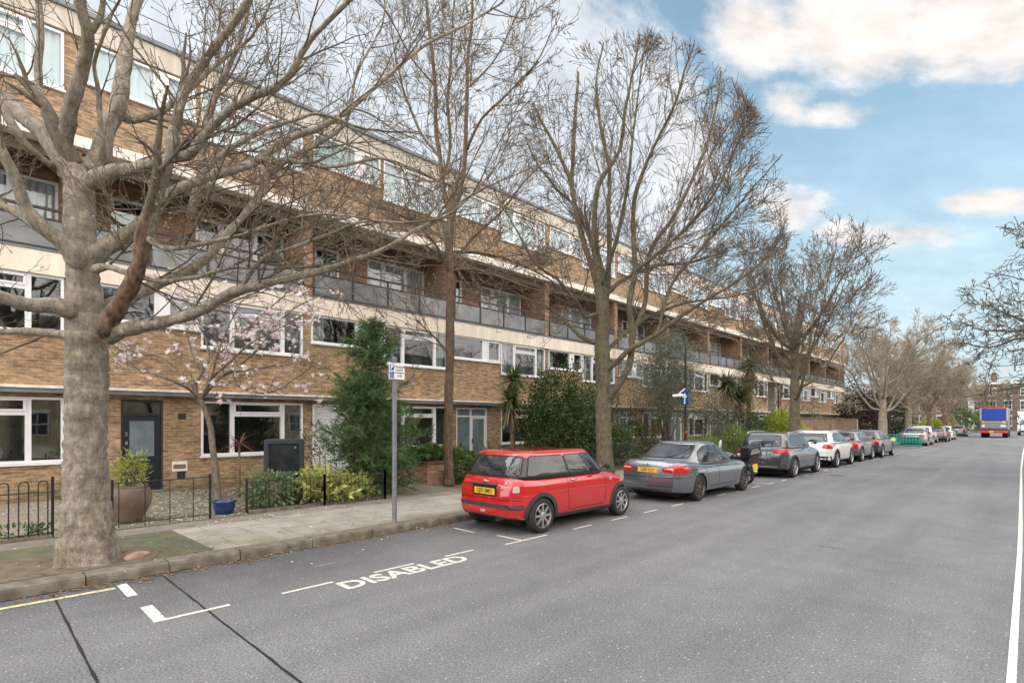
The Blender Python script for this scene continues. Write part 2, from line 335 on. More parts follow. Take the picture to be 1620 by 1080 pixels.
def pavingmat():
    m, t, b = newmat('paving_slabs'); L = t.links.new; n = t.nodes.new
    g = n('ShaderNodeNewGeometry'); P = g.outputs['Position']
    s = n('ShaderNodeSeparateXYZ'); L(P, s.inputs[0]); c = n('ShaderNodeCombineXYZ'); L(s.outputs[1], c.inputs[0]); L(s.outputs[0], c.inputs[1])
    br = n('ShaderNodeTexBrick'); L(c.outputs[0], br.inputs['Vector']); br.inputs['Scale'].default_value = 1; br.inputs['Brick Width'].default_value = .95; br.inputs['Row Height'].default_value = .71
    br.inputs['Mortar Size'].default_value = .009; br.inputs['Color1'].default_value = (.325, .305, .265, 1); br.inputs['Color2'].default_value = (.275, .26, .225, 1); br.inputs['Mortar'].default_value = (.13, .115, .085, 1)
    a = n('ShaderNodeTexNoise'); a.inputs['Scale'].default_value = 2.5; a.inputs['Detail'].default_value = 9; a.inputs['Roughness'].default_value = .65; L(P, a.inputs['Vector'])
    r = n('ShaderNodeMapRange'); L(a.outputs[0], r.inputs[0]); r.inputs[1].default_value = .3; r.inputs[2].default_value = .7; r.inputs[3].default_value = .72; r.inputs[4].default_value = 1.2
    v = n('ShaderNodeVectorMath'); v.operation = 'SCALE'; L(br.outputs['Color'], v.inputs[0]); L(r.outputs[0], v.inputs['Scale'])
    # algae towards the kerb stones
    e = n('ShaderNodeMapRange'); L(s.outputs[0], e.inputs[0]); e.inputs[1].default_value = -9.3; e.inputs[2].default_value = -8.35
    a2 = n('ShaderNodeTexNoise'); a2.inputs['Scale'].default_value = 1.4; a2.inputs['Detail'].default_value = 7; L(P, a2.inputs['Vector'])
    r2 = n('ShaderNodeMapRange'); L(a2.outputs[0], r2.inputs[0]); r2.inputs[1].default_value = .42; r2.inputs[2].default_value = .62; r2.inputs[4].default_value = .8
    mu = n('ShaderNodeMath'); mu.operation = 'MULTIPLY'; L(e.outputs[0], mu.inputs[0]); L(r2.outputs[0], mu.inputs[1])
    mx = n('ShaderNodeMix'); mx.data_type = 'RGBA'; L(mu.outputs[0], mx.inputs[0]); L(v.outputs[0], mx.inputs[6]); mx.inputs[7].default_value = (.17, .16, .085, 1)
    L(mx.outputs[2], b.inputs['Base Color']); b.inputs['Roughness'].default_value = .85
    bp = n('ShaderNodeBump'); bp.inputs['Strength'].default_value = .4; bp.inputs['Distance'].default_value = .01; L(r.outputs[0], bp.inputs['Height']); L(bp.outputs[0], b.inputs['Normal'])
    return m
m_asph = asphaltmat(); m_pave = pavingmat()
m_white = wornmat('road_paint_white', (.60, .585, .53), thr=(.34, .47)); m_yel = wornmat('road_paint_yellow', (.60, .53, .30), thr=(.36, .5)); m_faint = wornmat('old_road_paint', (.36, .36, .34), thr=(.42, .6))
m_tar = mat('tar_joint', (.012, .012, .013), .5)
m_kerb = mat('granite_kerb', (.20, .175, .14), .85, var=.3, vscale=7, bump=.6, bscale=60, col2=(.105, .09, .065))
m_dirt = mat('garden_soil', (.10, .075, .05), .95, vscale=6, bump=.6, bscale=30, col2=(.16, .13, .09))
m_moss = mat('mossy_tarmac', (.085, .082, .066), .9, vscale=3.5, bump=.8, bscale=50, col2=(.125, .125, .055))
m_strip = mat('old_tarmac', (.16, .14, .12), .9, vscale=2.5, bump=.4, bscale=70, col2=(.24, .21, .17))
m_gravel = mat('gravel', (.36, .31, .26), .9, vscale=28, bump=1, bscale=45, col2=(.15, .12, .10), detail=2)
m_drive = mat('mossy_drive', (.20, .18, .13), .9, vscale=2, bump=.5, bscale=40, col2=(.13, .13, .07))
m_brick = brickmat('stock_brick', (.40, .255, .135), (.215, .132, .075), (.34, .275, .195), stain=.22, moss=True)
m_brick_up = brickmat('upper_brick', (.37, .24, .132), (.205, .13, .075), (.33, .275, .205), stain=.25)
m_brick_red = brickmat('recess_brick', (.36, .20, .11), (.23, .13, .075), (.26, .21, .16))
m_cream = mat('cream_render', (.84, .77, .66), .8, vscale=1.2, bump=.15, bscale=30, col2=(.70, .62, .51), streak=(3.2, 3.2, .5))
m_fascia = mat('roof_fascia', (.64, .59, .51), .8, vscale=1.6, col2=(.50, .455, .385), streak=(3, 3, .5))
m_strip_w = mat('band_render', (.88, .84, .77), .7, vscale=1.5, col2=(.70, .64, .55), streak=(4, 4, .4))
m_upvc = mat('white_window_frame', (.80, .81, .83), .32, var=.05, vscale=2)
m_lead = mat('grey_lead_edge', (.13, .145, .165), .5, vscale=3, col2=(.20, .22, .24))
m_dark = mat('dark_frame', (.03, .028, .028), .5)
m_timber = mat('dark_timber', (.10, .075, .055), .7, vscale=5, col2=(.16, .115, .08))
m_glass = glassmat('window_glass', ior=2.1); m_glass_low = glassmat('ground_floor_glass', ior=2.6, refl=(.85, .9, .88, 1)); m_room = mat('room_interior', (.26, .25, .23), .9, var=.4, vscale=1.5)
m_blind = mat('pale_blind', (.74, .80, .84), .8, var=.06, vscale=1.5); m_net = mat('net_curtain', (.62, .645, .65), .9, var=.12, vscale=3); m_curt = mat('grey_curtain', (.36, .37, .33), .9, var=.15, vscale=2)
m_ochre = mat('ochre_panel', (.50, .28, .04), .7)
m_frost = mat('frosted_panel', (.20, .22, .225), .22, vscale=1.9, col2=(.11, .12, .125), bump=.25, bscale=90, spec=.7)
m_door_d = mat('dark_blue_door_paint', (.013, .018, .026), .35)
m_doorglass = mat('obscured_door_glass', (.20, .25, .28), .25, vscale=2.5, col2=(.13, .17, .19), bump=.1, bscale=20)
m_chrome = mat('brushed_metal', (.6, .6, .6), .3, 1.0)
m_iron = mat('black_iron', (.012, .012, .013), .45)
m_grey_post = mat('grey_post_paint', (.17, .17, .18), .5, var=.15, vscale=8)
m_black = mat('black_plastic', (.012, .014, .018), .45)

# ------------------------------------------------------------------ ground, road, kerb, pavement
def sheet(name, m, pts, z, kind='structure', org=(0, 0, 0)):
    mb = MB(); mb.add([(x, y, z) for x, y in pts], [tuple(range(len(pts)))]); return mb.build(name, m, kind=kind)
def rect(x0, x1, y0, y1): return [(x0, y0), (x1, y0), (x1, y1), (x0, y1)]
sheet('ground', m_dirt, rect(-900, 900, -900, 900), -.03)
sheet('road', m_asph, rect(-8.02, 2.6, -80, 135), 0)
sheet('side_road', m_asph, rect(-150, 150, 135, 146), 0)
b = MB(); b.box(-60, -8.3, -60, 132, -.02, .112); b.build('garden_ground', m_dirt, kind='structure')
b = MB(); b.box(2.9, 30, -80, 132, -.02, .112); b.build('opposite_pavement', m_pave, kind='structure')
sheet('pavement', m_pave, rect(-10.45, -8.31, -60, 131), .118)
sheet('pavement_edge_strip', m_strip, [(-11.05, -60), (-10.45, -60), (-10.45, 131), (-11.05, 131)], .1185)
sheet('mossy_pavement_patch', m_moss, [(-10.45, -3), (-8.32, -3), (-8.32, 1.62), (-8.32, 2.5), (-10.42, 2.45), (-10.44, 1.0)], .1225)
sheet('tree_pit_soil', m_dirt, [(-9.7, .1), (-8.36, .05), (-8.36, 1.75), (-8.9, 1.95), (-9.65, 1.8)], .1265)
sheet('front_garden_gravel', m_gravel, rect(-16.4, -11.1, -12, 1.6), .118)
sheet('entrance_path', m_drive, rect(-16.4, -11.1, 1.6, 3.95), .1185)
sheet('drive', m_drive, rect(-16.4, -11.05, 6.95, 9.3), .1195)
def kerb(name, x0, x1, y0, y1, step, seed):
    rr = random.Random(seed); mb = MB(); y = y0
    xf = x1 if x1 < 0 else x0
    while y < y1:
        Lk = step * rr.uniform(.8, 1.1) if y < 40 else 6; z = .128 + rr.uniform(-.006, .006); j = rr.uniform(-.008, .008)
        ya, yb = y + .006, min(y + Lk, y1) - .006; o = x0 + j; i = x1 + j
        prof = [(o, -.02), (o, z), (i - .04, z), (i - .012, z - .012), (i, z - .045), (i + .006, -.02)] if x1 < 0 else [(i, -.02), (i, z), (o + .04, z), (o + .012, z - .012), (o, z - .045), (o - .006, -.02)]
        n = len(prof); vs = [(px, yy, pz) for yy in (ya, yb) for px, pz in prof]
        fs = [tuple(range(n)), tuple(range(2 * n - 1, n - 1, -1))] + [(k, (k + 1) % n, n + (k + 1) % n, n + k) for k in range(n)]
        mb.add(vs, fs); y += Lk
    return mb.build(name, m_kerb, kind='structure')
kerb('kerb', -8.32, -8.03, -60.4, 131, .98, 3); kerb('opposite_kerb', 2.6, 2.9, -60, 131, .98, 4)
sheet('gutter_joint', m_tar, rect(-8.34, -8.0, -60, 131), .004)

mk_z = .004
b = MB()
def stripe(mb, x0, x1, y0, y1, z=mk_z):
    mb.add([(x0, y0, z), (x1, y0, z), (x1, y1, z), (x0, y1, z)], [(0, 1, 2, 3)])
stripe(b, -7.83, -7.22, 1.27, 1.37)
stripe(b, -6.72, -6.17, 1.29, 1.40); stripe(b, -6.169, -6.11, 1.29, 1.98)
for y0, y1 in [(2.52, 3.14), (3.70, 4.32), (4.86, 5.41)]: stripe(b, -6.14, -6.09, y0, y1)
stripe(b, -7.62, -7.07, 6.24, 6.29); stripe(b, -6.62, -6.051, 6.36, 6.41); stripe(b, -6.05, -6.0, 6.0, 7.0)
y = 7.7
while y < 80:
    stripe(b, -6.03, -5.98, y, y + .56); y += 1.22
for y in (17.6, 24.2, 33.0): stripe(b, -6.6, -6.035, y, y + .05)
b.build('road_marking', m_white, kind='structure')
b = MB(); stripe(b, -7.74, -7.66, -40, 1.24); b.build('yellow_line', m_yel, kind='structure')
b = MB()
ln = [(-.145, -20), (-.145, 5.4), (-.16, 6.9), (-.20, 11.05), (-.245, 14.1), (-.5, 30), (-.67, 44.9), (-.9, 75)]
for (xa, ya), (xb, yb) in zip(ln, ln[1:]): b.add([(xa - .028, ya, mk_z), (xa + .028, ya, mk_z), (xb + .028, yb, mk_z), (xb - .028, yb, mk_z)], [(0, 1, 2, 3)])
b.build('edge_line', m_white, kind='structure')
b = MB(); stripe(b, -6.95, -6.92, 3.3, 3.6); b.build('worn_marking', m_faint, kind='structure')
o = textmesh('disabled_lettering', 'DISABLED', .44, m_white, None, (-5.87, 4.07, mk_z), Euler((0, 0, R(90))), sx=1, ext=0, bold=.012); o['kind'] = 'structure'
me = o.data; ys = [v.co.y for v in me.vertices]; xs = [v.co.x for v in me.vertices]
for v in me.vertices:
    v.co.y = 3.12 + (v.co.y - min(ys)) / (max(ys) - min(ys)) * 1.90; v.co.x = -6.04 + (v.co.x - min(xs)) / (max(xs) - min(xs)) * .33; v.co.z = mk_z
def wobble(name, yc, x0, x1, w, seed):
    rr = random.Random(seed); mb = MB(); n = 60; k = 0; vs = []
    for i in range(n + 1):
        x = x0 + (x1 - x0) * i / n; j = rr.uniform(-.003, .003); ww = w * rr.uniform(.6, 1.1)
        vs += [(x, yc + j - ww / 2, .002), (x, yc + j + ww / 2, .002)]
    mb.add(vs, [(2 * i, 2 * i + 2, 2 * i + 3, 2 * i + 1) for i in range(n)])
    return mb.build(name, m_tar, kind='structure')
wobble('tar_joint_line', 1.76, -8.02, 2.6, .028, 1); wobble('tar_joint_line', .70, -8.02, 2.6, .026, 2)
sheet('road_patch', mat('newer_asphalt', (.085, .087, .092), .85, vscale=30, bump=.6, bscale=90, col2=(.15, .15, .155)), [(-4.6, 26.2), (-2.9, 26.0), (-2.8, 28.4), (-4.5, 28.6)], .0025)
rr_ = random.Random(9)
for i_, (cx_, cy_) in enumerate([(-2.6, 9.4), (-3.4, 13.4), (-1.4, 16.8)]):      # short cracks
    mbc = MB(); p_ = [cx_, cy_]; vs_ = []
    for k_ in range(9):
        w_ = .008 * (1 - abs(k_ - 4) / 5); vs_ += [(p_[0], p_[1] - w_, .003), (p_[0], p_[1] + w_, .003)]; p_ = [p_[0] + .07, p_[1] + rr_.uniform(-.035, .035)]
    mbc.add(vs_, [(2 * k_, 2 * k_ + 2, 2 * k_ + 3, 2 * k_ + 1) for k_ in range(8)]); mbc.build('road_crack', m_tar, kind='structure')
# manhole / patch in the road
b = MB(); b.lathe([(.0, .003), (.26, .003)], 24, (-5.2, 22.0, 0), cap=False); b.build('manhole_cover', mat('cast_iron', (.07, .07, .07), .6), kind='structure')

# litter of petals and dead leaves: nobody could count them
def litter(name, m, n, fx, size, seed, z):
    rr = np.random.RandomState(seed); P = np.array([fx(rr) for _ in range(n)]); a = rr.uniform(0, 6.28, n); s = size * rr.uniform(.5, 1.3, n)
    V = np.zeros((n, 4, 3)); 
    for k, (dx, dy) in enumerate(((-1, 0), (0, -.6), (1, 0), (0, .6))):
        V[:, k, 0] = P[:, 0] + s * (dx * np.cos(a) - dy * np.sin(a)); V[:, k, 1] = P[:, 1] + s * (dx * np.sin(a) + dy * np.cos(a)); V[:, k, 2] = P[:, 2] + rr.uniform(.0, .012, n)
    return bulk(name, V.reshape(-1, 3), np.arange(4 * n).reshape(-1, 4), m, tint=rr.rand(n), kind='stuff')
m_petal = leafmat('petal_litter', (.62, .54, .50), (.75, .70, .68)); m_dead = leafmat('dead_leaf', (.22, .12, .06), (.38, .22, .11))
litter('fallen_petals', m_petal, 620, lambda r: (r.uniform(-16, -10.2) if r.rand() < .93 else r.uniform(-9.6, -6.5), r.normal(3.6, 2.0), .128), .026, 1, .13)
litter('petals_on_gravel', m_petal, 1500, lambda r: (r.uniform(-16, -11.1), r.normal(3.3, 1.3), .128), .035, 6, .13)
litter('fallen_leaves', m_dead, 900, lambda r: ((lambda t, yy: (-8.0 + t * .22, yy, .006) if r.rand() < .75 else (-8.35 - abs(r.normal(0, .8)), yy, .128))(abs(r.normal(0, .5)), r.uniform(-2, 1) + r.exponential(6))), .028, 2, .13)
LIMBS_BEECH=[
[(-8.90,1.15,-0.03,0.401),(-8.90,1.15,0.13,0.360),(-8.91,1.14,0.42,0.306),(-8.92,1.13,0.84,0.265),(-8.93,1.12,1.34,0.241),(-8.93,1.12,1.83,0.231),(-8.92,1.13,2.33,0.235),(-8.92,1.13,2.75,0.224),(-8.92,1.13,3.08,0.228),(-8.94,1.11,3.49,0.204),(-8.99,1.09,4.00,0.177),(-9.02,1.07,4.50,0.171),(-9.06,1.07,5.01,0.164),(-9.10,1.03,5.32,0.144)],
[(-9.06,1.07,5.05,0.167),(-9.28,0.91,5.49,0.141),(-9.58,0.76,5.84,0.116),(-9.97,0.59,6.14,0.104),(-10.42,0.36,6.55,0.092),(-11.17,0.05,7.08,0.074),(-12.00,-0.35,7.76,0.054)],
[(-9.30,0.90,5.53,0.108),(-9.11,0.94,5.72,0.086),(-8.86,0.97,6.00,0.084),(-8.59,1.04,6.37,0.076),(-8.34,1.07,6.68,0.068),(-8.21,0.98,7.00,0.061),(-8.02,0.89,7.36,0.047),(-7.82,0.81,7.76,0.031)],
[(-9.10,1.03,5.27,0.147),(-9.10,1.24,5.40,0.130),(-9.18,1.37,5.96,0.104),(-9.25,1.51,6.35,0.107),(-9.42,1.62,7.09,0.095),(-9.61,1.72,7.82,0.075),(-9.65,1.81,8.26,0.068),(-9.88,2.01,9.28,0.051),(-10.04,2.13,10.26,0.036)],
[(-9.27,1.49,6.36,0.071),(-9.36,1.67,6.29,0.055),(-9.31,2.01,6.51,0.049),(-9.27,2.33,6.90,0.042),(-9.14,2.73,7.46,0.035),(-9.14,3.15,8.02,0.024)],
[(-8.86,1.12,5.03,0.112),(-8.43,1.33,5.12,0.090),(-7.91,1.56,5.11,0.075),(-7.52,1.73,5.13,0.061),(-7.28,1.90,5.14,0.055),(-7.10,2.00,5.29,0.051),(-6.84,2.19,5.57,0.048),(-6.48,2.41,5.73,0.044),(-6.13,2.60,5.84,0.038),(-5.84,2.75,6.23,0.031),(-5.36,2.94,6.51,0.025),(-5.09,3.07,6.79,0.016)],
[(-7.52,1.80,5.19,0.062),(-7.51,1.81,5.54,0.059),(-7.44,1.88,5.97,0.052),(-7.26,2.05,6.35,0.049),(-6.84,2.32,6.92,0.042),(-6.42,2.46,7.29,0.026)],
[(-8.95,1.17,3.96,0.120),(-8.93,1.26,4.20,0.114),(-8.89,1.65,4.61,0.098),(-8.88,1.87,4.93,0.085),(-8.85,2.04,5.21,0.076),(-8.76,2.41,5.51,0.070),(-8.69,2.61,5.63,0.067),(-8.62,3.11,5.97,0.062),(-8.45,3.55,6.42,0.056),(-8.21,4.07,6.75,0.049),(-8.06,4.49,7.19,0.042),(-7.83,5.00,7.78,0.034),(-7.62,5.48,8.37,0.030),(-7.28,6.10,8.89,0.022),(-6.92,6.73,9.45,0.018)],
[(-8.50,1.19,3.00,0.109),(-8.31,1.31,3.27,0.105),(-8.10,1.40,3.49,0.097),(-7.82,1.51,3.83,0.092),(-7.66,1.53,4.22,0.085),(-7.55,1.57,4.44,0.069)],
[(-7.72,1.51,4.09,0.061),(-7.65,1.53,4.26,0.079),(-7.47,1.60,4.63,0.075),(-7.32,1.69,4.96,0.063),(-7.41,1.77,5.45,0.055)],
[(-8.63,1.27,2.98,0.131),(-8.37,1.39,3.09,0.097),(-7.77,1.69,3.15,0.075),(-7.20,1.98,3.26,0.064),(-6.83,2.19,3.45,0.057),(-6.48,2.40,3.52,0.050),(-6.30,2.58,3.58,0.044),(-6.03,2.84,3.69,0.041),(-5.86,3.14,3.83,0.036),(-5.70,3.44,3.97,0.030),(-5.57,3.71,4.15,0.028),(-5.52,3.90,4.31,0.025),(-5.35,4.35,4.63,0.019),(-5.20,4.77,5.12,0.013)],
[(-6.69,2.27,3.49,0.036),(-6.55,2.33,3.67,0.026),(-6.32,2.42,3.84,0.023),(-5.96,2.63,3.91,0.020),(-5.61,2.83,4.01,0.017),(-5.25,3.05,4.12,0.014),(-4.85,3.30,4.07,0.011)],
[(-9.13,1.21,3.37,0.116),(-9.10,1.45,3.55,0.104),(-9.03,1.72,3.76,0.089),(-8.95,2.08,4.01,0.080),(-8.87,2.44,4.27,0.071),(-8.77,2.67,4.57,0.064),(-8.77,2.82,4.82,0.061),(-8.72,3.14,5.29,0.055),(-8.66,3.35,5.75,0.048),(-8.58,3.56,6.05,0.044),(-8.30,4.12,6.50,0.037),(-8.20,4.49,6.96,0.029),(-8.26,4.71,7.83,0.022),(-8.19,5.06,8.62,0.018)],
[(-8.70,1.13,3.87,0.065),(-8.43,1.26,3.90,0.042),(-8.02,1.45,3.77,0.034),(-7.67,1.66,3.66,0.031),(-7.28,1.90,3.66,0.027),(-6.85,2.18,3.75,0.021),(-6.37,2.51,3.70,0.015)],
[(-8.77,1.06,3.30,0.123),(-8.79,0.84,3.40,0.095),(-8.78,0.56,3.38,0.083),(-8.77,0.30,3.43,0.072),(-8.66,-0.01,3.49,0.051),(-8.57,-0.34,3.75,0.032)],
[(-9.25,1.09,3.02,0.082),(-9.50,0.98,3.12,0.062),(-10.12,0.65,3.19,0.053),(-10.70,0.37,3.21,0.047),(-11.52,-0.02,3.33,0.034)],
[(-8.85,1.06,3.88,0.124),(-8.85,0.92,4.18,0.097),(-8.93,0.70,4.37,0.086),(-8.95,0.54,4.58,0.075),(-8.92,0.43,4.94,0.065),(-8.90,0.30,5.24,0.058),(-8.79,0.14,5.60,0.044),(-8.66,-0.01,6.05,0.028)],
[(-9.44,0.76,4.47,0.061),(-9.89,0.60,4.71,0.059),(-10.42,0.36,5.03,0.053),(-11.23,-0.02,5.42,0.037)],
[(-9.47,1.01,5.44,0.076),(-9.88,0.88,5.96,0.064),(-10.44,0.76,6.90,0.052),(-10.56,0.78,7.62,0.049),(-10.87,0.75,8.34,0.042),(-11.18,0.74,9.18,0.028)],
[(-9.18,0.31,5.91,0.050),(-9.06,0.43,5.60,0.053),(-9.05,0.59,5.37,0.044),(-9.13,0.79,5.27,0.039)],
[(-8.34,1.07,6.68,0.037),(-8.16,1.17,6.93,0.031),(-8.01,1.18,7.23,0.024)],
[(-9.00,1.33,5.40,0.034),(-8.77,1.28,5.69,0.033),(-8.66,1.24,6.17,0.029),(-8.59,1.17,6.47,0.026),(-8.41,1.21,6.76,0.022),(-8.33,1.29,7.08,0.016)],
[(-9.08,2.37,4.99,0.053),(-9.18,2.55,5.79,0.050),(-9.26,2.62,6.53,0.051),(-9.33,2.83,7.24,0.048),(-9.22,3.08,8.02,0.041),(-9.18,3.26,8.81,0.033),(-9.24,3.33,9.51,0.025)],
[(-7.66,1.53,4.16,0.042),(-7.31,1.66,3.98,0.030),(-6.89,1.86,3.99,0.026),(-6.52,2.08,4.04,0.023),(-6.21,2.24,4.08,0.020),(-5.86,2.44,4.16,0.017),(-5.52,2.64,4.19,0.014),(-5.14,2.87,4.13,0.011)],
[(-8.76,2.41,5.51,0.048),(-8.67,2.63,5.84,0.041),(-8.44,3.00,6.22,0.038),(-8.17,3.40,6.47,0.031),(-7.89,3.82,6.67,0.023),(-7.60,4.24,6.53,0.020)],
[(-8.62,3.11,5.97,0.047),(-8.33,3.67,6.04,0.032),(-8.07,4.06,6.01,0.028),(-7.67,4.74,6.23,0.021),(-7.39,5.29,6.12,0.017)]]
LIMBS_SLIM=[
[(-11.98,9.68,0.17,0.162),(-11.99,9.67,0.53,0.140),(-12.01,9.65,1.52,0.125),(-11.99,9.67,2.78,0.125),(-11.97,9.69,3.86,0.125),(-11.97,9.69,4.94,0.125),(-11.94,9.72,5.84,0.133),(-11.99,9.67,6.74,0.125),(-11.97,9.69,7.46,0.118),(-11.94,9.72,7.91,0.103)],
[(-11.96,9.71,7.73,0.092),(-12.18,9.63,8.58,0.069),(-12.33,9.62,9.54,0.062),(-12.48,9.61,10.50,0.062),(-12.57,9.66,11.67,0.055),(-12.74,9.63,12.84,0.047),(-12.97,9.69,14.11,0.040),(-13.24,9.70,15.41,0.032)],
[(-11.94,9.72,7.73,0.084),(-11.69,9.83,8.49,0.068),(-11.52,9.85,9.25,0.060),(-11.42,9.81,10.17,0.060),(-11.31,9.78,11.00,0.052),(-11.22,9.73,11.98,0.044),(-11.05,9.75,12.95,0.037),(-10.96,9.71,14.08,0.029)],
[(-11.50,9.88,9.52,0.045),(-10.91,9.89,10.18,0.037),(-10.13,10.10,10.63,0.029),(-9.38,10.27,11.04,0.021)],
[(-12.33,9.62,9.54,0.039),(-13.07,9.46,10.48,0.032),(-13.74,9.36,11.85,0.033),(-14.11,9.27,13.13,0.025)],
[(-12.20,9.60,8.76,0.046),(-12.28,9.95,10.00,0.047),(-12.65,10.15,11.53,0.040),(-12.87,10.49,13.33,0.033),(-13.03,10.75,15.11,0.025)],
[(-11.94,9.72,6.02,0.046),(-11.85,9.11,6.76,0.037),(-11.93,8.33,7.27,0.029),(-12.27,7.58,7.48,0.021)],
[(-11.94,9.72,6.38,0.046),(-11.77,10.31,7.20,0.039),(-11.40,11.09,8.05,0.032),(-11.07,11.84,9.12,0.024)],
[(-12.57,9.66,11.67,0.031),(-12.93,9.03,12.45,0.023),(-13.15,8.53,13.40,0.023)],
[(-11.29,9.80,11.17,0.030),(-10.89,10.47,12.18,0.023),(-10.58,11.05,13.58,0.023)],
[(-11.96,9.71,6.38,0.054),(-11.89,8.93,6.64,0.037),(-11.97,8.15,6.56,0.028),(-12.12,7.30,6.24,0.021),(-12.31,6.70,5.83,0.013)],
[(-11.96,9.71,6.74,0.054),(-11.93,10.57,6.93,0.040),(-11.69,11.65,6.92,0.033),(-11.26,12.63,6.64,0.025),(-10.88,13.42,6.22,0.017)],
[(-12.03,9.77,6.23,0.046),(-11.17,9.78,6.15,0.037),(-10.38,9.99,5.86,0.029),(-9.63,10.30,5.53,0.021)],
[(-11.96,9.71,7.01,0.046),(-13.16,9.64,7.75,0.040),(-14.27,9.26,8.12,0.033),(-15.56,8.69,8.11,0.026)],
[(-11.97,9.55,3.93,0.030),(-12.01,9.23,4.26,0.030),(-12.12,8.84,4.58,0.022),(-12.18,8.65,4.82,0.015)]]
LIMBS_FAN=[
[(-8.93,13.09,-0.05,0.338),(-8.97,13.06,0.32,0.270),(-8.98,13.04,0.68,0.245),(-9.01,13.02,1.33,0.228),(-9.02,13.00,2.06,0.220),(-9.02,13.00,2.79,0.220),(-9.03,12.99,3.53,0.220),(-9.06,12.97,4.26,0.211),(-9.04,12.98,5.00,0.194),(-9.10,12.99,5.74,0.178),(-9.17,13.00,6.40,0.161)],
[(-8.98,13.04,2.43,0.109),(-8.68,13.05,2.82,0.108),(-8.34,13.11,3.31,0.099),(-8.18,13.12,3.83,0.091),(-8.13,13.04,4.53,0.090),(-8.13,12.90,5.21,0.082),(-7.96,12.92,6.06,0.074),(-7.93,12.81,6.90,0.066),(-7.77,12.68,8.01,0.058),(-7.39,12.78,8.95,0.043),(-6.79,12.95,10.10,0.035),(-6.52,12.94,10.91,0.028)],
[(-9.01,13.02,3.34,0.094),(-8.47,12.98,3.67,0.076),(-8.05,12.97,3.95,0.074),(-7.35,13.10,4.27,0.058),(-6.55,13.32,4.79,0.049),(-5.95,13.49,5.13,0.041),(-5.25,13.75,5.54,0.034),(-4.67,14.04,6.11,0.020)],
[(-9.10,12.99,5.56,0.110),(-9.33,12.98,6.34,0.087),(-9.58,12.87,7.11,0.080),(-9.80,12.80,8.05,0.072),(-10.09,12.80,9.21,0.065),(-10.42,12.75,9.98,0.057),(-10.99,12.61,11.11,0.042),(-11.44,12.59,11.97,0.034)],
[(-9.17,13.00,6.12,0.102),(-9.25,12.92,7.05,0.094),(-9.21,12.81,7.90,0.078),(-9.05,12.83,8.81,0.070),(-8.55,13.04,9.56,0.054),(-8.31,13.00,10.58,0.045),(-8.10,13.06,11.59,0.030),(-7.95,13.07,12.22,0.022)],
[(-9.58,12.87,7.11,0.064),(-10.16,13.01,9.09,0.066),(-10.29,13.30,11.30,0.058),(-10.35,13.52,12.93,0.042)],
[(-9.04,12.98,5.00,0.094),(-9.20,13.53,6.23,0.081),(-9.37,13.78,8.24,0.066),(-9.48,13.95,9.76,0.058),(-9.81,13.91,11.36,0.050),(-9.98,14.02,12.87,0.034),(-9.89,14.25,13.94,0.026)],
[(-8.13,13.04,4.35,0.075),(-8.01,13.57,5.30,0.069),(-8.06,13.94,6.80,0.062),(-7.66,14.62,7.97,0.055),(-7.25,15.30,9.48,0.048),(-6.98,15.84,11.02,0.040),(-6.86,16.10,12.54,0.024)],
[(-7.96,12.92,6.06,0.052),(-7.30,13.01,6.46,0.050),(-6.61,13.26,7.03,0.042),(-5.91,13.39,7.78,0.034),(-5.39,13.48,8.85,0.027),(-4.93,13.51,9.58,0.020)],
[(-7.35,13.10,4.27,0.043),(-6.95,13.22,5.58,0.043),(-6.33,13.40,6.33,0.035),(-5.68,13.62,7.04,0.027),(-5.03,13.98,7.92,0.020)],
[(-9.07,12.95,4.17,0.086),(-9.59,12.86,4.40,0.064),(-9.98,12.76,4.72,0.056),(-10.45,12.58,5.23,0.049),(-10.99,12.33,5.56,0.041),(-11.62,12.00,5.84,0.033),(-12.33,11.58,5.85,0.025)],
[(-9.08,12.94,5.09,0.070),(-9.11,12.21,4.90,0.053),(-9.11,11.93,5.21,0.045),(-9.36,11.27,5.83,0.036),(-9.53,10.68,6.09,0.029),(-9.68,10.11,6.83,0.021)],
[(-9.12,13.05,5.57,0.071),(-8.83,13.89,6.23,0.064),(-8.41,15.00,6.75,0.050),(-7.95,16.16,7.00,0.043),(-7.44,17.35,7.46,0.035)],
[(-9.00,12.88,5.89,0.062),(-8.31,12.58,6.93,0.052),(-7.79,12.25,8.06,0.043),(-7.40,11.93,9.46,0.027),(-7.13,11.78,10.40,0.020)],
[(-9.23,13.08,6.34,0.063),(-10.21,13.52,8.39,0.050),(-11.16,13.43,9.44,0.043),(-11.93,13.37,10.50,0.036),(-12.50,13.37,11.55,0.027)],
[(-9.13,13.17,3.92,0.063),(-8.78,14.50,4.98,0.058),(-8.09,16.01,5.69,0.043),(-7.29,17.50,6.01,0.035),(-6.55,18.78,6.42,0.027)]]
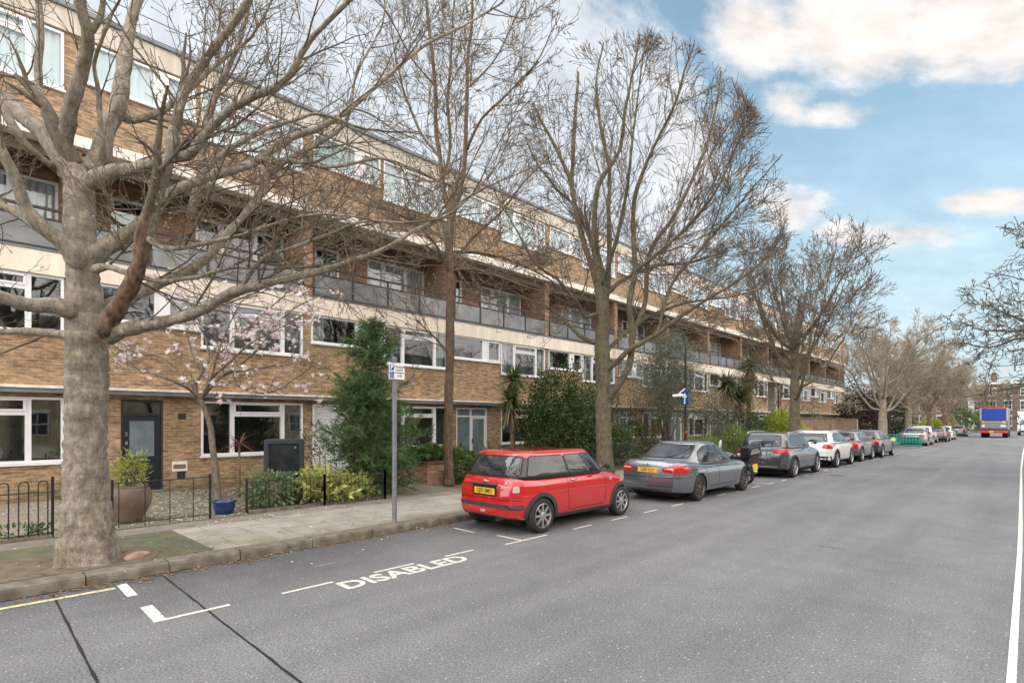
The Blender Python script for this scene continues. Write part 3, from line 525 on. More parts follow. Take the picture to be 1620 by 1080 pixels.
LIMBS_MAGNOLIA=[
[(-13.62,4.15,0.02,0.088),(-13.65,4.12,0.42,0.081),(-13.68,4.10,0.86,0.074),(-13.73,4.05,1.38,0.068),(-13.76,4.02,1.82,0.061),(-13.84,3.94,2.16,0.061),(-13.94,3.84,2.48,0.061)],
[(-13.92,3.86,2.39,0.044),(-14.16,3.77,2.75,0.032),(-14.14,3.93,3.09,0.032),(-14.12,4.08,3.47,0.026),(-14.32,4.03,4.01,0.019),(-14.56,3.93,4.49,0.013)],
[(-13.92,3.86,2.45,0.044),(-13.55,3.94,2.91,0.031),(-13.36,3.99,3.40,0.024),(-13.13,4.08,3.89,0.018),(-12.84,4.22,4.43,0.012)],
[(-13.94,3.84,2.45,0.037),(-13.79,3.57,2.68,0.030),(-13.73,3.21,2.87,0.024),(-13.79,2.86,3.00,0.018),(-13.94,2.44,3.18,0.011)],
[(-13.87,3.90,2.51,0.037),(-13.80,4.26,3.01,0.032),(-13.74,4.74,3.19,0.026),(-13.67,5.23,3.30,0.020),(-13.53,5.64,3.47,0.013)],
[(-13.77,4.01,2.92,0.031),(-12.99,4.21,3.32,0.024),(-12.32,4.44,3.70,0.018),(-11.62,4.71,3.93,0.011),(-11.09,4.95,4.16,0.011)],
[(-13.90,4.16,3.46,0.025),(-13.90,4.72,4.05,0.020),(-13.77,5.27,4.65,0.020),(-13.63,5.68,5.09,0.014)],
[(-13.58,4.19,2.99,0.025),(-12.53,4.52,2.60,0.018),(-11.83,4.79,2.65,0.018),(-11.24,5.09,2.98,0.011)],
[(-13.80,4.26,3.01,0.025),(-13.16,4.75,3.52,0.025),(-12.63,5.26,4.41,0.019),(-12.20,5.83,4.88,0.013)],
[(-14.32,4.03,4.01,0.019),(-14.78,3.85,4.82,0.013),(-15.34,3.59,5.17,0.013)],
[(-14.14,3.93,3.09,0.025),(-14.56,3.80,3.71,0.019),(-14.84,3.80,4.20,0.013)],
[(-14.04,3.74,2.74,0.025),(-14.88,3.48,3.33,0.019),(-15.56,3.23,3.60,0.013),(-16.36,2.73,3.62,0.013)]]
# ------------------------------------------------------------------ the long terrace of flats
XF = -16.4; P = 5.75; T0 = 4.55; YA, YB = -7.3, 73.0
OB = (XF, 4.0, 0.0)
flats = thing('apartment_building', 'long four storey brick block with white windows and glazed balconies along the street', 'building', OB)
def wall(mb, x, y0, y1, z0, z1, holes, dep=.14):
    """front face in plane x with rectangular holes and their reveals"""
    ys = sorted({y0, y1, *[h[0] for h in holes], *[h[1] for h in holes]}); zs = sorted({z0, z1, *[h[2] for h in holes], *[h[3] for h in holes]})
    for a, c in zip(ys, ys[1:]):
        for d, e in zip(zs, zs[1:]):
            ym, zm = (a + c) / 2, (d + e) / 2
            if any(h[0] < ym < h[1] and h[2] < zm < h[3] for h in holes): continue
            mb.quad((x, a, d), (x, c, d), (x, c, e), (x, a, e))
    for h in holes:
        a, c, d, e = h; q = x - dep
        mb.quad((x, a, d), (x, a, e), (q, a, e), (q, a, d)); mb.quad((x, c, d), (x, c, e), (q, c, e), (q, c, d))
        if d > z0 + .01: mb.quad((x, a, d), (x, c, d), (q, c, d), (q, a, d))
        if e < z1 - .01: mb.quad((x, a, e), (x, c, e), (q, c, e), (q, a, e))
wr = random.Random(5)
TALL = [(0, .28, 0, 1, 0), (.28, .78, .76, 1, 1), (.28, .78, 0, .76, 0), (.78, 1, 0, 1, 0)]
SHORT = [(0, .62, 0, 1, 0), (.70, 1, 0, 1, 1)]
BALC = [(0, .26, 0, 1, 0), (.26, .66, 0, 1, 1), (.66, 1, .0, 1, 0)]
PAIR = [(0, .5, 0, 1, 0), (.5, 1, 0, 1, 1)]
def window(y0, y1, z0, z1, cells, x=XF, proud=.025, curtain=None, w=.055, name='window', glass=None, parent=None):
    fr = MB(OB); pn = MB(OB); xf = x + proud; Wd, Hd = y1 - y0, z1 - z0
    for u0, u1, v0, v1, op in cells:
        a, c, d, e = y0 + u0 * Wd, y0 + u1 * Wd, z0 + v0 * Hd, z0 + v1 * Hd
        fr.ringx(x - .09, xf, a, c, d, e, w)
        gx = x - .03
        if op:
            fr.ringx(x - .088, xf + .022, a + w * .7, c - w * .7, d + w * .7, e - w * .7, .045); aa = w * .7 + .04
            pn.quad((gx, a + aa, d + aa), (gx, c - aa, d + aa), (gx, c - aa, e - aa), (gx, a + aa, e - aa))
        else: pn.quad((gx, a + w - .004, d + w - .004), (gx, c - w + .004, d + w - .004), (gx, c - w + .004, e - w + .004), (gx, a + w - .004, e - w + .004))
    us = sorted({c[0] for c in cells} | {c[1] for c in cells})
    for q in range(len(us) - 1):                                 # solid infill between cells
        if not any(c[0] <= us[q] + 1e-6 and c[1] >= us[q + 1] - 1e-6 for c in cells): fr.box(x - .09, xf - .01, y0 + us[q] * Wd, y0 + us[q + 1] * Wd, z0, z1)
    if name == 'window': fr.box(x - .02, xf + .05, y0 - .03, y1 + .03, z0 - .055, z0 - .003)
    f = fr.build(name, m_upvc, parent or flats); p = pn.build('pane', glass or (m_glass_low if z1 < 3 else m_glass), f)
    if curtain is None: curtain = wr.choice(['none', 'sides', 'net', 'sides', 'net', 'blind'])
    if curtain != 'none':
        cb = MB(OB); xc = x - (.10 if curtain in ('net', 'blind') else .22)
        spans = {'sides': [(0, .2), (.8, 1)], 'net': [(0, 1)], 'left': [(0, .22)], 'blind': [(0, 1)], 'ochre': [(.3, 1)]}[curtain]
        for s0, s1 in spans:
            a, c = y0 + s0 * Wd, y0 + s1 * Wd; n = max(4, int((c - a) / .03)); vs = []
            zb = z0 + (Hd * wr.uniform(.25, .6) if curtain == 'blind' else .0)
            for i in range(n + 1):
                yy = a + (c - a) * i / n; xx = xc + (0 if curtain == 'blind' else .03 * math.sin(i * 1.25) + .015 * math.sin(i * .4 + 1))
                vs += [(xx, yy, zb), (xx, yy, z1)]
            cb.add(vs, [(2 * i, 2 * i + 2, 2 * i + 3, 2 * i + 1) for i in range(n)])
        cb.build('curtain', (m_blind if z0 > 9 else m_net) if curtain in ('net', 'blind') else (m_ochre if curtain == 'ochre' else m_curt), f, smooth=True)
    return f
gh, fh, th_ = [], [], []     # holes: ground, first, top
YT = T0 + P * 7.5 + .12      # 47.8: the street entrance
bays = [k for k in range(-2, 12)]
def tk(k): return T0 + P * k + (.35 if k >= 8 else 0)
WIN = []
for k in bays:
    t = tk(k)
    if t > YB - 3.2: continue
    WIN.append((t + .0, t + 2.85, 3.98, 5.31, TALL, 'f')); WIN.append((t, t + 2.85, 9.72, 11.08, TALL, 't'))
    if abs(t + 3.1 + 1.3 - (YT + 1.3)) > 2.2 and t + 5.72 < YB: WIN.append((t + 3.12, t + 5.70, 4.44, 5.31, SHORT, 'f'))
    if t + 5.72 < YB: WIN.append((t + 3.2, t + 5.62, 10.1, 11.08, SHORT, 't'))
    if t < 47: WIN.append((t, t + 2.85, 1.0, 2.5, TALL, 'g'))
for w_ in WIN: {'f': fh, 't': th_, 'g': gh}[w_[5]].append(w_[:4])
DOORS = []
for k in bays:
    if k > 6: continue
    t = tk(k) + 2.85
    if k == -1: DOORS.append((2.75, 3.66, 'dark'))
    elif k == 0: DOORS.append((7.72, 8.95, 'shutter'))
    elif k % 2 == 1: DOORS.append((t + .45, t + 2.1, 'white'))
    else: DOORS.append((t + .3, t + 1.95, 'dark2' if k % 4 else 'white'))
for a, c, kd in DOORS: gh.append((a, c, .105, 2.5))
mb = MB(OB)
wall(mb, XF, YA, YT, .1, 2.74, [h for h in gh if h[1] < YT])
mb.m = 0
ent = (YT, YT + 2.7)
wall(mb, XF, YT + 2.7, YB, .1, 2.74, [(y, y + 3.0, .1, 2.35) for y in np.arange(52.2, 70, 3.6)], dep=.5)
fhole = fh + [(ent[0], ent[1], 2.74, 5.31)]
wall(mb, XF, YA, YB, 2.74, 5.31, fhole)
mb.quad((XF, YB, .1), (XF - 11, YB, .1), (XF - 11, YB, 11.6), (XF, YB, 11.6)); mb.quad((XF, YA, .1), (XF - 11, YA, .1), (XF - 11, YA, 11.6), (XF, YA, 11.6))
mb.quad((XF - 11, YA, .1), (XF - 11, YB, .1), (XF - 11, YB, 11.6), (XF - 11, YA, 11.6))
mb.build('wall', m_brick, flats)
mb = MB(OB); wall(mb, XF, YA, YB, 8.72, 11.12, th_); mb.build('upper_wall', m_brick_up, flats)
mb = MB(OB); mb.box(XF - 1.6, XF + .10, YA - .05, YB + .05, 5.315, 5.86); mb.build('cream_band', m_cream, flats, bevel=.01)
mb = MB(OB); mb.box(XF - .4, XF + .125, YA - .05, YB + .05, 5.862, 5.90); mb.build('band_coping', m_lead, flats)
mb = MB(OB); mb.box(XF - .3, XF + .16, YA - .06, YB + .06, 8.45, 8.715); mb.build('white_band', m_strip_w, flats, bevel=.008)
mb = MB(OB); mb.box(XF - 1.2, XF + .07, YA - .05, YB + .05, 11.122, 11.66); mb.build('roof_fascia', m_fascia, flats, bevel=.01)
mb = MB(OB); mb.box(XF - 11, XF + .14, YA - .1, YB + .1, 11.662, 11.73); mb.build('roof', m_lead, flats)
# projecting ledge over the ground floor
mb = MB(OB); mb.box(XF - .05, XF + .30, YA, ent[0] - .1, 2.60, 2.70); mb.box(XF - .05, XF + .30, ent[1] + .2, YB, 2.60, 2.70); mb.build('door_canopy', m_lead, flats)
mb = MB(OB); mb.box(XF - .05, XF + .335, YA, ent[0] - .1, 2.702, 2.765); mb.box(XF - .05, XF + .335, ent[1] + .2, YB, 2.702, 2.765); mb.build('canopy_top', m_strip_w, flats)
# rooms behind the windows
mb = MB(OB)
for z0, z1 in ((.1, 2.62), (2.8, 5.31), (8.75, 11.4)):
    mb.quad((XF - 3.2, YA, z0), (XF - 3.2, YB, z0), (XF - 3.2, YB, z1), (XF - 3.2, YA, z1))
    mb.quad((XF - .2, YA, z0), (XF - 3.2, YA, z0), (XF - 3.2, YB, z0), (XF - .2, YB, z0)); mb.quad((XF - .2, YA, z1), (XF - 3.2, YA, z1), (XF - 3.2, YB, z1), (XF - .2, YB, z1))
    for k in range(-4, 13):
        y = T0 + P * k - .13; mb.box(XF - 3.2, XF - .35, y - .05, y + .05, z0, z1); mb.box(XF - 3.2, XF - .35, y + 3.0, y + 3.1, z0, z1)
mb.build('interior', m_room, flats)
for w_ in WIN:
    cu = None
    if w_[5] == 'f' and abs(w_[0] - T0 - P) < .1: cu = 'sides'
    if w_[5] == 'f' and cu is None: cu = wr.choice(['none', 'sides', 'sides', 'left', 'net'])
    if w_[5] == 'f' and abs(w_[0] - T0 - P - 3.12) < .1: cu = 'none'
    if w_[5] == 'g': cu = wr.choice(['none', 'none', 'sides', 'blind'])
    if w_[5] == 'g' and abs(w_[0] - T0 - 4 * P) < .1: cu = 'ochre'
    if w_[5] == 'g' and w_[0] < T0 + P * 2: cu = 'none'
    if w_[5] == 't': cu = 'net' if wr.random() < .85 else 'blind'
    window(*w_[:5], curtain=cu)
# doors
for a, c, kd in DOORS:
    if kd == 'shutter':
        f = MB(OB); f.ringx(XF - .12, XF + .02, a, c, .11, 2.49, .06); d = f.build('door_frame', m_upvc, flats)
        f = MB(OB); n = 22
        for i in range(n):
            z0 = .17 + (2.26 / n) * i; f.add([(XF - .07, a + .06, z0), (XF - .07, c - .06, z0), (XF - .03, c - .06, z0 + 2.26 / n - .008), (XF - .03, a + .06, z0 + 2.26 / n - .008), (XF - .07, a + .06, z0 + 2.26 / n - .006), (XF - .07, c - .06, z0 + 2.26 / n - .006)], [(0, 1, 2, 3), (3, 2, 5, 4)])
        f.build('slatted_shutter', m_upvc, flats); continue
    if kd.startswith('dark'):
        f = MB(OB); f.ringx(XF - .12, XF - .02, a, c, .11, 2.49, .05); f.box(XF - .12, XF - .025, a + .051, c - .051, 2.1, 2.16); fr_ = f.build('door_frame', m_dark, flats)
        f = MB(OB); f.box(XF - .105, XF - .035, a + .055, c - .055, 2.165, 2.435); f.build('transom_pane', m_glass, fr_)
        dr = MB(OB); y0, y1 = a + .056, c - .056; x0, x1 = XF - .10, XF - .05; g0, g1, h0, h1 = y0 + .13, y1 - .13, 1.05, 1.96
        dr.box(x0, x1, y0, y1, .16, h0); dr.box(x0, x1, y0, y1, h1, 2.095); dr.box(x0, x1, y0, g0, h0, h1); dr.box(x0, x1, g1, y1, h0, h1)
        for q in (.26, .62):
            dr.ringx(x1, x1 + .012, y0 + .12, (y0 + y1) / 2 - .03, q, q + .3, .025); dr.ringx(x1, x1 + .012, (y0 + y1) / 2 + .03, y1 - .12, q, q + .3, .025)
        d = dr.build('front_door', m_door_d, flats, label='dark blue panelled front door')
        f = MB(OB); f.box(x0 + .02, x1 - .01, g0, g1, h0, h1); f.build('door_pane', m_doorglass, d)
        f = MB(OB); f.box(x1 + .001, x1 + .014, (y0 + y1) / 2 - .11, (y0 + y1) / 2 + .11, .95, .99); f.build('letter_slot', m_chrome, d)
        f = MB(OB); f.lathe([(.0, .012), (.028, .012), (.03, .0)], 12, (x1 + .002, y0 + .07, 1.22), 'x'); f.box(x1 + .001, x1 + .012, y0 + .05, y0 + .09, 1.36, 1.44); f.build('door_lock', m_chrome, d)
        if kd == 'dark':
            t = textmesh('door_number', '2', .13, m_chrome, d, (x1 + .004 - OB[0], y0 + .065 - OB[1], 1.62), Euler((R(90), 0, R(90))), ext=.002)
        f = MB(OB); f.box(XF - .1, XF + .14, a - .02, c + .02, .118, .17); f.build('door_step', m_chrome if 0 else m_lead, flats)
    else:
        f = MB(OB); f.ringx(XF - .12, XF - .01, a, c, .11, 2.49, .06); md = a + (c - a) * .47; f.box(XF - .12, XF - .012, a + .061, c - .061, 2.12, 2.18); f.box(XF - .12, XF - .011, md - .035, md + .035, .17, 2.119); f.box(XF - .12, XF - .012, md - .03, md + .03, 2.181, 2.43)
        fr_ = f.build('door_frame', m_upvc, flats)
        f = MB(OB); f.box(XF - .08, XF - .06, a + .06, md - .035, .17, 2.12); f.box(XF - .085, XF - .065, a + .06, c - .06, 2.18, 2.43); f.build('side_pane', m_doorglass, fr_)
        f = MB(OB); f.ringx(XF - .1, XF - .03, md + .036, c - .062, .13, 2.115, .07, .2); d = f.build('front_door', m_upvc, flats)
        f = MB(OB); f.box(XF - .07, XF - .05, md + .106, c - .132, .33, 2.045); f.build('door_pane', m_doorglass, d)
        f = MB(OB); f.box(XF - .028, XF - .01, md + .055, md + .085, 1.05, 1.25); f.box(XF - .009, XF + .02, md + .06, md + .16, 1.13, 1.15); f.build('door_handle', m_black, d)
# wall fittings by door two: letter box and vents
f = MB(OB); f.box(XF + .001, XF + .012, 3.86, 4.22, .62, .88); f.build('meter_cover', m_strip_w, flats)
f = MB(OB); f.ringx(XF + .012, XF + .024, 3.89, 4.18, .69, .80, .018); f.box(XF + .012, XF + .02, 3.908, 4.162, .708, .782); f.build('mail_slot', mat('copper_flap', (.35, .22, .16), .4, .5), flats)
f = MB(OB); f.box(XF + .0015, XF + .013, 3.98, 4.17, .42, .61); f.build('air_vent', m_dark, flats); f = MB(OB); f.box(XF + .001, XF + .012, 4.0, 4.18, 2.0, 2.16); f.build('air_vent', m_dark, flats)
# balconies
for z in (5.905,): pass
rw = MB(OB); piers = [7.6 + P * k for k in range(-5, 12)]; XR = XF - 1.6
ends = [p for p in piers if YA < p < YB]; rholes = []
for p0 in piers:
    if p0 < YA - 4 or p0 + P > YB + 1: continue
    rholes += [(p0 + .95, p0 + 1.85, 5.95, 8.05), (p0 + 3.0, p0 + 5.6, 6.75, 8.05)]
wall(rw, XR, YA - 1, YB, 5.86, 8.45, rholes); rw.build('recess_wall', m_brick_red, flats)
f = MB(OB); f.quad((XR - 1.2, YA, 5.9), (XR - 1.2, YB, 5.9), (XR - 1.2, YB, 8.4), (XR - 1.2, YA, 8.4)); f.build('balcony_room', m_room, flats)
f = MB(OB); f.box(XR - .1, XF - .31, YA, YB, 8.46, 8.52); f.box(XF - .28, XF - .22, YA, YB, 8.16, 8.455); f.build('soffit', m_timber, flats)
for p0 in piers:
    if p0 < YA - 4 or p0 + P > YB + 1: continue
    window(p0 + 3.0, p0 + 5.6, 6.75, 8.05, BALC, x=XR, w=.06, curtain=wr.choice(['net', 'blind', 'sides', 'net']))
    f = MB(OB); f.ringx(XR - .1, XR + .01, p0 + .95, p0 + 1.85, 5.93, 8.05, .07); dd = f.build('balcony_door', m_upvc, flats)
    f = MB(OB); f.box(XR - .07, XR - .04, p0 + 1.02, p0 + 1.78, 6.0, 7.98); f.build('pane', m_glass, dd)
for p0 in piers:
    if not (YA < p0 < YB): continue
    f = MB(OB); f.box(XR + .002, XF - .02, p0 - .14, p0 + .14, 5.91, 8.449); f.build('pier', m_brick_red, flats)
posts = [p + .14 + (P - .28) * i / 4 for p in piers for i in range(5)]
for p0 in piers:
    for i in range(4):
        a = p0 + .16 + (P - .32) * i / 4; c = a + (P - .32) / 4
        if a < YA or c > YB: continue
        f = MB(OB); f.box(XF - .012, XF + .008, a + .04, c - .04, 5.985, 6.60); pn = f.build('balcony_panel', m_frost, flats)
        if True:
            g = MB(OB); g.box(XF - .03, XF + .03, a - .028, a + .028, 5.902, 6.88); g.box(XF - .028, XF + .028, a + .029, c - .029, 5.93, 5.975); g.box(XF - .026, XF + .026, a + .029, c - .029, 6.61, 6.65); g.box(XF - .035, XF + .035, a + .029, c - .029, 6.83, 6.885)
            g.build('panel_frame', m_dark, pn)
# entrance: two storey opening with a white panel and dark glazing
f = MB(OB); f.quad((XF - 1.1, ent[0], .1), (XF - 1.1, ent[1], .1), (XF - 1.1, ent[1], 5.31), (XF - 1.1, ent[0], 5.31)); f.quad((XF, ent[0], .1), (XF - 1.1, ent[0], .1), (XF - 1.1, ent[0], 5.31), (XF, ent[0], 5.31)); f.quad((XF, ent[1], .1), (XF - 1.1, ent[1], .1), (XF - 1.1, ent[1], 5.31), (XF, ent[1], 5.31)); f.build('entrance_recess', m_cream, flats)
f = MB(OB); f.box(XF - 1.05, XF - .95, ent[0] + .1, ent[0] + 1.4, .12, 5.2); eg = f.build('entrance_glazing', mat('dark_glazing', (.03, .035, .04), .1), flats)
f = MB(OB)
for z in (2.5, 3.3): f.box(XF - .94, XF - .90, ent[0] + .1, ent[0] + 1.4, z, z + .07)
f.box(XF - .94, XF - .9, ent[0] + .72, ent[0] + .78, .12, 2.49); f.build('glazing_bar', m_grey_post, eg)
m_pipe = mat('red_brown_pipe', (.17, .07, .05), .5)
for y in (ent[1] + .25, 24.95):
    f = MB(OB); 
    for z0, z1 in (((.15, 2.58), (2.77, 5.3)) if y > 30 else ((2.77, 5.3),)): f.tube([(XF + .07, y, z0), (XF + .07, y, z1)], .045, 8)
    f.build('drainpipe', m_pipe, flats)
# roof guard rail
f = MB(OB)
for z in (12.2, 12.72): f.tube([(XF - .6, YA, z), (XF - .6, YB, z)], .014, 6)
f.build('guard_rail', m_grey_post, flats)
f = MB(OB)
for y in np.arange(YA + .5, YB, 2.9): f.tube([(XF - .6, y, 11.73), (XF - .6, y, 12.74)], .013, 6)
f.build('rail_post', m_grey_post, flats)

# terrace houses on the far side, seen in the window glass and across the end of the street
def house(name, label, x0, x1, y0, y1, h, face, mats, rows, cols, ww=1.0, roof=0, group=None, sash=True, chim=True, loc=None):
    """box house; face 'y' has its front on the y0 side, 'x' on the x0 side"""
    org = ((x0 + x1) / 2, (y0 + y1) / 2, 0); t = thing(name, label, 'house', org, 0, group)
    b = MB(org); b.box(x0, x1, y0, y1, .05, h); b.build('wall', mats[0], t)
    b = MB(org); b.box(x0 - .15, x1 + .15, y0 - .15, y1 + .15, h + .002, h + .4); b.build('cornice', mats[1], t)
    if roof:
        b = MB(org); a = .0; b.add([(x0, y0, h + .4), (x1, y0, h + .4), (x1, y1, h + .4), (x0, y1, h + .4), ((x0 + x1) / 2 if face == 'x' else x0, y0 if face == 'x' else (y0 + y1) / 2, h + .4 + roof), ((x0 + x1) / 2 if face == 'x' else x1, y1 if face == 'x' else (y0 + y1) / 2, h + .4 + roof)],
              [(0, 3, 5, 4), (1, 2, 5, 4), (0, 1, 4), (2, 3, 5)] if face == 'x' else [(0, 1, 5, 4), (3, 2, 5, 4), (0, 3, 4), (1, 2, 5)]); b.build('roof', m_lead, t)
    if chim:
        b = MB(org); cx, cy = x0 + (x1 - x0) * .3, (y0 + y1) / 2; b.box(cx - .5, cx + .5, cy - .6, cy + .6, h + .4, h + 2.4)
        for q in (-.25, .25): b.lathe([(.13, h + 2.4), (.11, h + 2.9)], 10, (cx + q, cy, 0))
        b.build('chimney', mats[0], t)
    L = (x1 - x0) if face == 'y' else (y1 - y0)
    for r, (z0, z1) in enumerate(rows):
        for c in range(cols):
            u = L * (c + .5) / cols; b = MB(org); g = MB(org)
            if face == 'y':
                a = x0 + u - ww / 2; y = y0; bars = [(a, a + ww, z1 - .08, z1), (a, a + ww, z0, z0 + .08), (a, a + .08, z0 + .08, z1 - .08), (a + ww - .08, a + ww, z0 + .08, z1 - .08), (a + .08, a + ww - .08, (z0 + z1) / 2 - .03, (z0 + z1) / 2 + .03), (a + ww / 2 - .02, a + ww / 2 + .02, z0 + .08, z1 - .08)]
                for i, (p, q, s_, e) in enumerate(bars): b.box(p, q, y - .05 - i * .002, y - .001, s_, e)
                b.box(a - .1, a + ww + .1, y - .12, y - .001, z1 + .002, z1 + .2); b.box(a - .1, a + ww + .1, y - .14, y - .001, z0 - .1, z0 - .002)
                g.box(a + .04, a + ww - .04, y - .03, y - .002, z0 + .04, z1 - .04)
            else:
                a = y0 + u - ww / 2; x = x0; bars = [(a, a + ww, z1 - .08, z1), (a, a + ww, z0, z0 + .08), (a, a + .08, z0 + .08, z1 - .08), (a + ww - .08, a + ww, z0 + .08, z1 - .08), (a + .08, a + ww - .08, (z0 + z1) / 2 - .03, (z0 + z1) / 2 + .03), (a + ww / 2 - .02, a + ww / 2 + .02, z0 + .08, z1 - .08)]
                for i, (p, q, s_, e) in enumerate(bars): b.box(x - .05 - i * .002, x - .001, p, q, s_, e)
                b.box(x - .12, x - .001, a - .1, a + ww + .1, z1 + .002, z1 + .2)
                g.box(x - .03, x - .002, a + .04, a + ww - .04, z0 + .04, z1 - .04)
            w_ = b.build('window', m_stone, t); g.build('pane', m_hglass, w_)
    return t
m_hglass = mat('dark_house_glass', (.03, .035, .04), .08)
m_brown = brickmat('brown_brick', (.15, .095, .065), (.11, .075, .055), (.16, .14, .12), stain=.15)
m_yellowb = brickmat('yellow_brick', (.40, .30, .17), (.33, .25, .14), (.3, .26, .2))
m_stone = mat('pale_stone', (.62, .60, .56), .7, vscale=2, col2=(.5, .48, .45))
h1 = house('brick_house', 'brown brick house with white sash windows and cornice behind the lorry', -10.4, 1.5, 150, 160, 9.6, 'y', (m_brown, m_stone), [(1.0, 3.0), (4.3, 6.1), (7.2, 8.7)], 5, 1.15)
b = MB((-4.45, 155, 0)); b.box(-10.75, -9.75, 149.75, 149.99, .05, 9.9); b.build('pilaster', m_stone, h1)
house('brick_house', 'brown brick terrace house half hidden by bare trees at the street end', -42, -10.9, 151.2, 161, 8.6, 'y', (m_brown, m_stone), [(.9, 3.1), (4.2, 6.2), (7.0, 8.0)], 10, 1.2, roof=2.2)
house('brick_house', 'yellow brick house at the right edge beyond the white van', 4.2, 16, 118, 132, 8.4, 'y', (m_yellowb, m_stone), [(1.0, 2.6), (4.2, 5.8)], 3, 1.2, roof=2.4, chim=False)
house('terrace', 'long plain yellow brick terrace facing the flats across the road', 22, 32, -30, 66, 8.0, 'x', (m_yellowb, m_stone), [(.9, 2.6), (4.0, 5.6)], 24, 1.3, roof=2.5, chim=False)

# boundary wall beyond the laurels
o_ = (-12, 48, 0); bw_ = thing('brick_wall', 'tall brown brick boundary wall beyond the yellow green shrubs', 'wall', o_)
b = MB(o_); b.box(-12.15, -11.93, 40.2, 57.5, .1, 2.12); b.box(-16.3, -12.151, 57.28, 57.5, .1, 2.12); b.build('brickwork', brickmat('wall_brick', (.24, .14, .085), (.17, .10, .06), (.18, .15, .12), stain=.3), bw_)
b = MB(o_); b.box(-12.2, -11.88, 40.15, 57.55, 2.122, 2.2); b.build('coping', m_timber, bw_)
b = MB(o_); b.box(-11.925, -11.86, 57.4, 57.56, .1, 2.1); b.build('end_post', m_strip_w, bw_)
# ------------------------------------------------------------------ trees
m_beech = barkmat('smooth_grey_bark', (.17, .143, .11), (.44, .38, .305), moss=.45)
m_decay = mat('decayed_wood', (.05, .032, .022), .9, vscale=1, bump=1, bscale=40, col2=(.21, .14, .092), world=False, streak=(16, 16, 5), detail=9)
m_bark2 = barkmat('brown_ridged_bark', (.095, .062, .04), (.22, .15, .095), moss=.15, rings=False)
m_bark3 = barkmat('green_grey_bark', (.085, .070, .048), (.21, .175, .12), moss=.6)
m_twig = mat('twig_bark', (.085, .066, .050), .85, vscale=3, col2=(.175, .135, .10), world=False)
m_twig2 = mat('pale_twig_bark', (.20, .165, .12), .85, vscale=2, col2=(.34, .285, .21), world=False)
m_bud = leafmat('buds', (.20, .15, .06), (.34, .29, .12)); m_bud2 = leafmat('brown_buds', (.13, .09, .05), (.24, .17, .09))
class Br:
    """collects branches and turns them into one numpy mesh"""
    def __init__(s): s.b = []
    def add(s, pts, rad, n): s.b.append((np.asarray(pts, float), np.asarray(rad, float), n))
    def mesh(s, name, m, parent, org, smooth=True, nz=0.):
        Vs, Qs, k = [], [], 0
        for P_, r, n in s.b:
            T = np.gradient(P_, axis=0); T /= np.linalg.norm(T, axis=1)[:, None] + 1e-9
            ref = np.array([.31, .77, .21]) if abs(T[:, 2]).mean() > .6 else np.array([.05, .1, 1.0])
            U = np.cross(T, ref); U /= np.linalg.norm(U, axis=1)[:, None] + 1e-9; Wv = np.cross(T, U)
            q = np.arange(n) * 2 * np.pi / n
            ring = P_[:, None, :] + r[:, None, None] * (np.cos(q)[None, :, None] * U[:, None, :] + np.sin(q)[None, :, None] * Wv[:, None, :])
            Vs.append(ring.reshape(-1, 3)); m_ = len(P_)
            i = np.arange(m_ - 1)[:, None] * n; j = np.arange(n)[None, :]; jn = (np.arange(n)[None, :] + 1) % n
            Qs.append(np.stack([i + j, i + jn, i + n + jn, i + n + j], -1).reshape(-1, 4) + k); k += m_ * n
        V = np.concatenate(Vs) - np.array(org)
        return bulk(name, V, np.concatenate(Qs), m, parent, smooth=smooth)
def crspline(pts, step):
    """Catmull-Rom resample of (x,y,z,r) points"""
    A = np.array(pts, float); A = np.vstack([2 * A[0] - A[1], A, 2 * A[-1] - A[-2]]); out = []
    for i in range(1, len(A) - 2):
        p0, p1, p2, p3 = A[i - 1], A[i], A[i + 1], A[i + 2]; n = max(2, int(np.linalg.norm(p2[:3] - p1[:3]) / step))
        for t in np.arange(n) / n:
            out.append(.5 * (2 * p1 + (p2 - p0) * t + (2 * p0 - 5 * p1 + 4 * p2 - p3) * t * t + (3 * p1 - p0 - 3 * p2 + p3) * t ** 3))
    out.append(A[-2]); return np.array(out)
def unit(v): return v / (np.linalg.norm(v) + 1e-9)
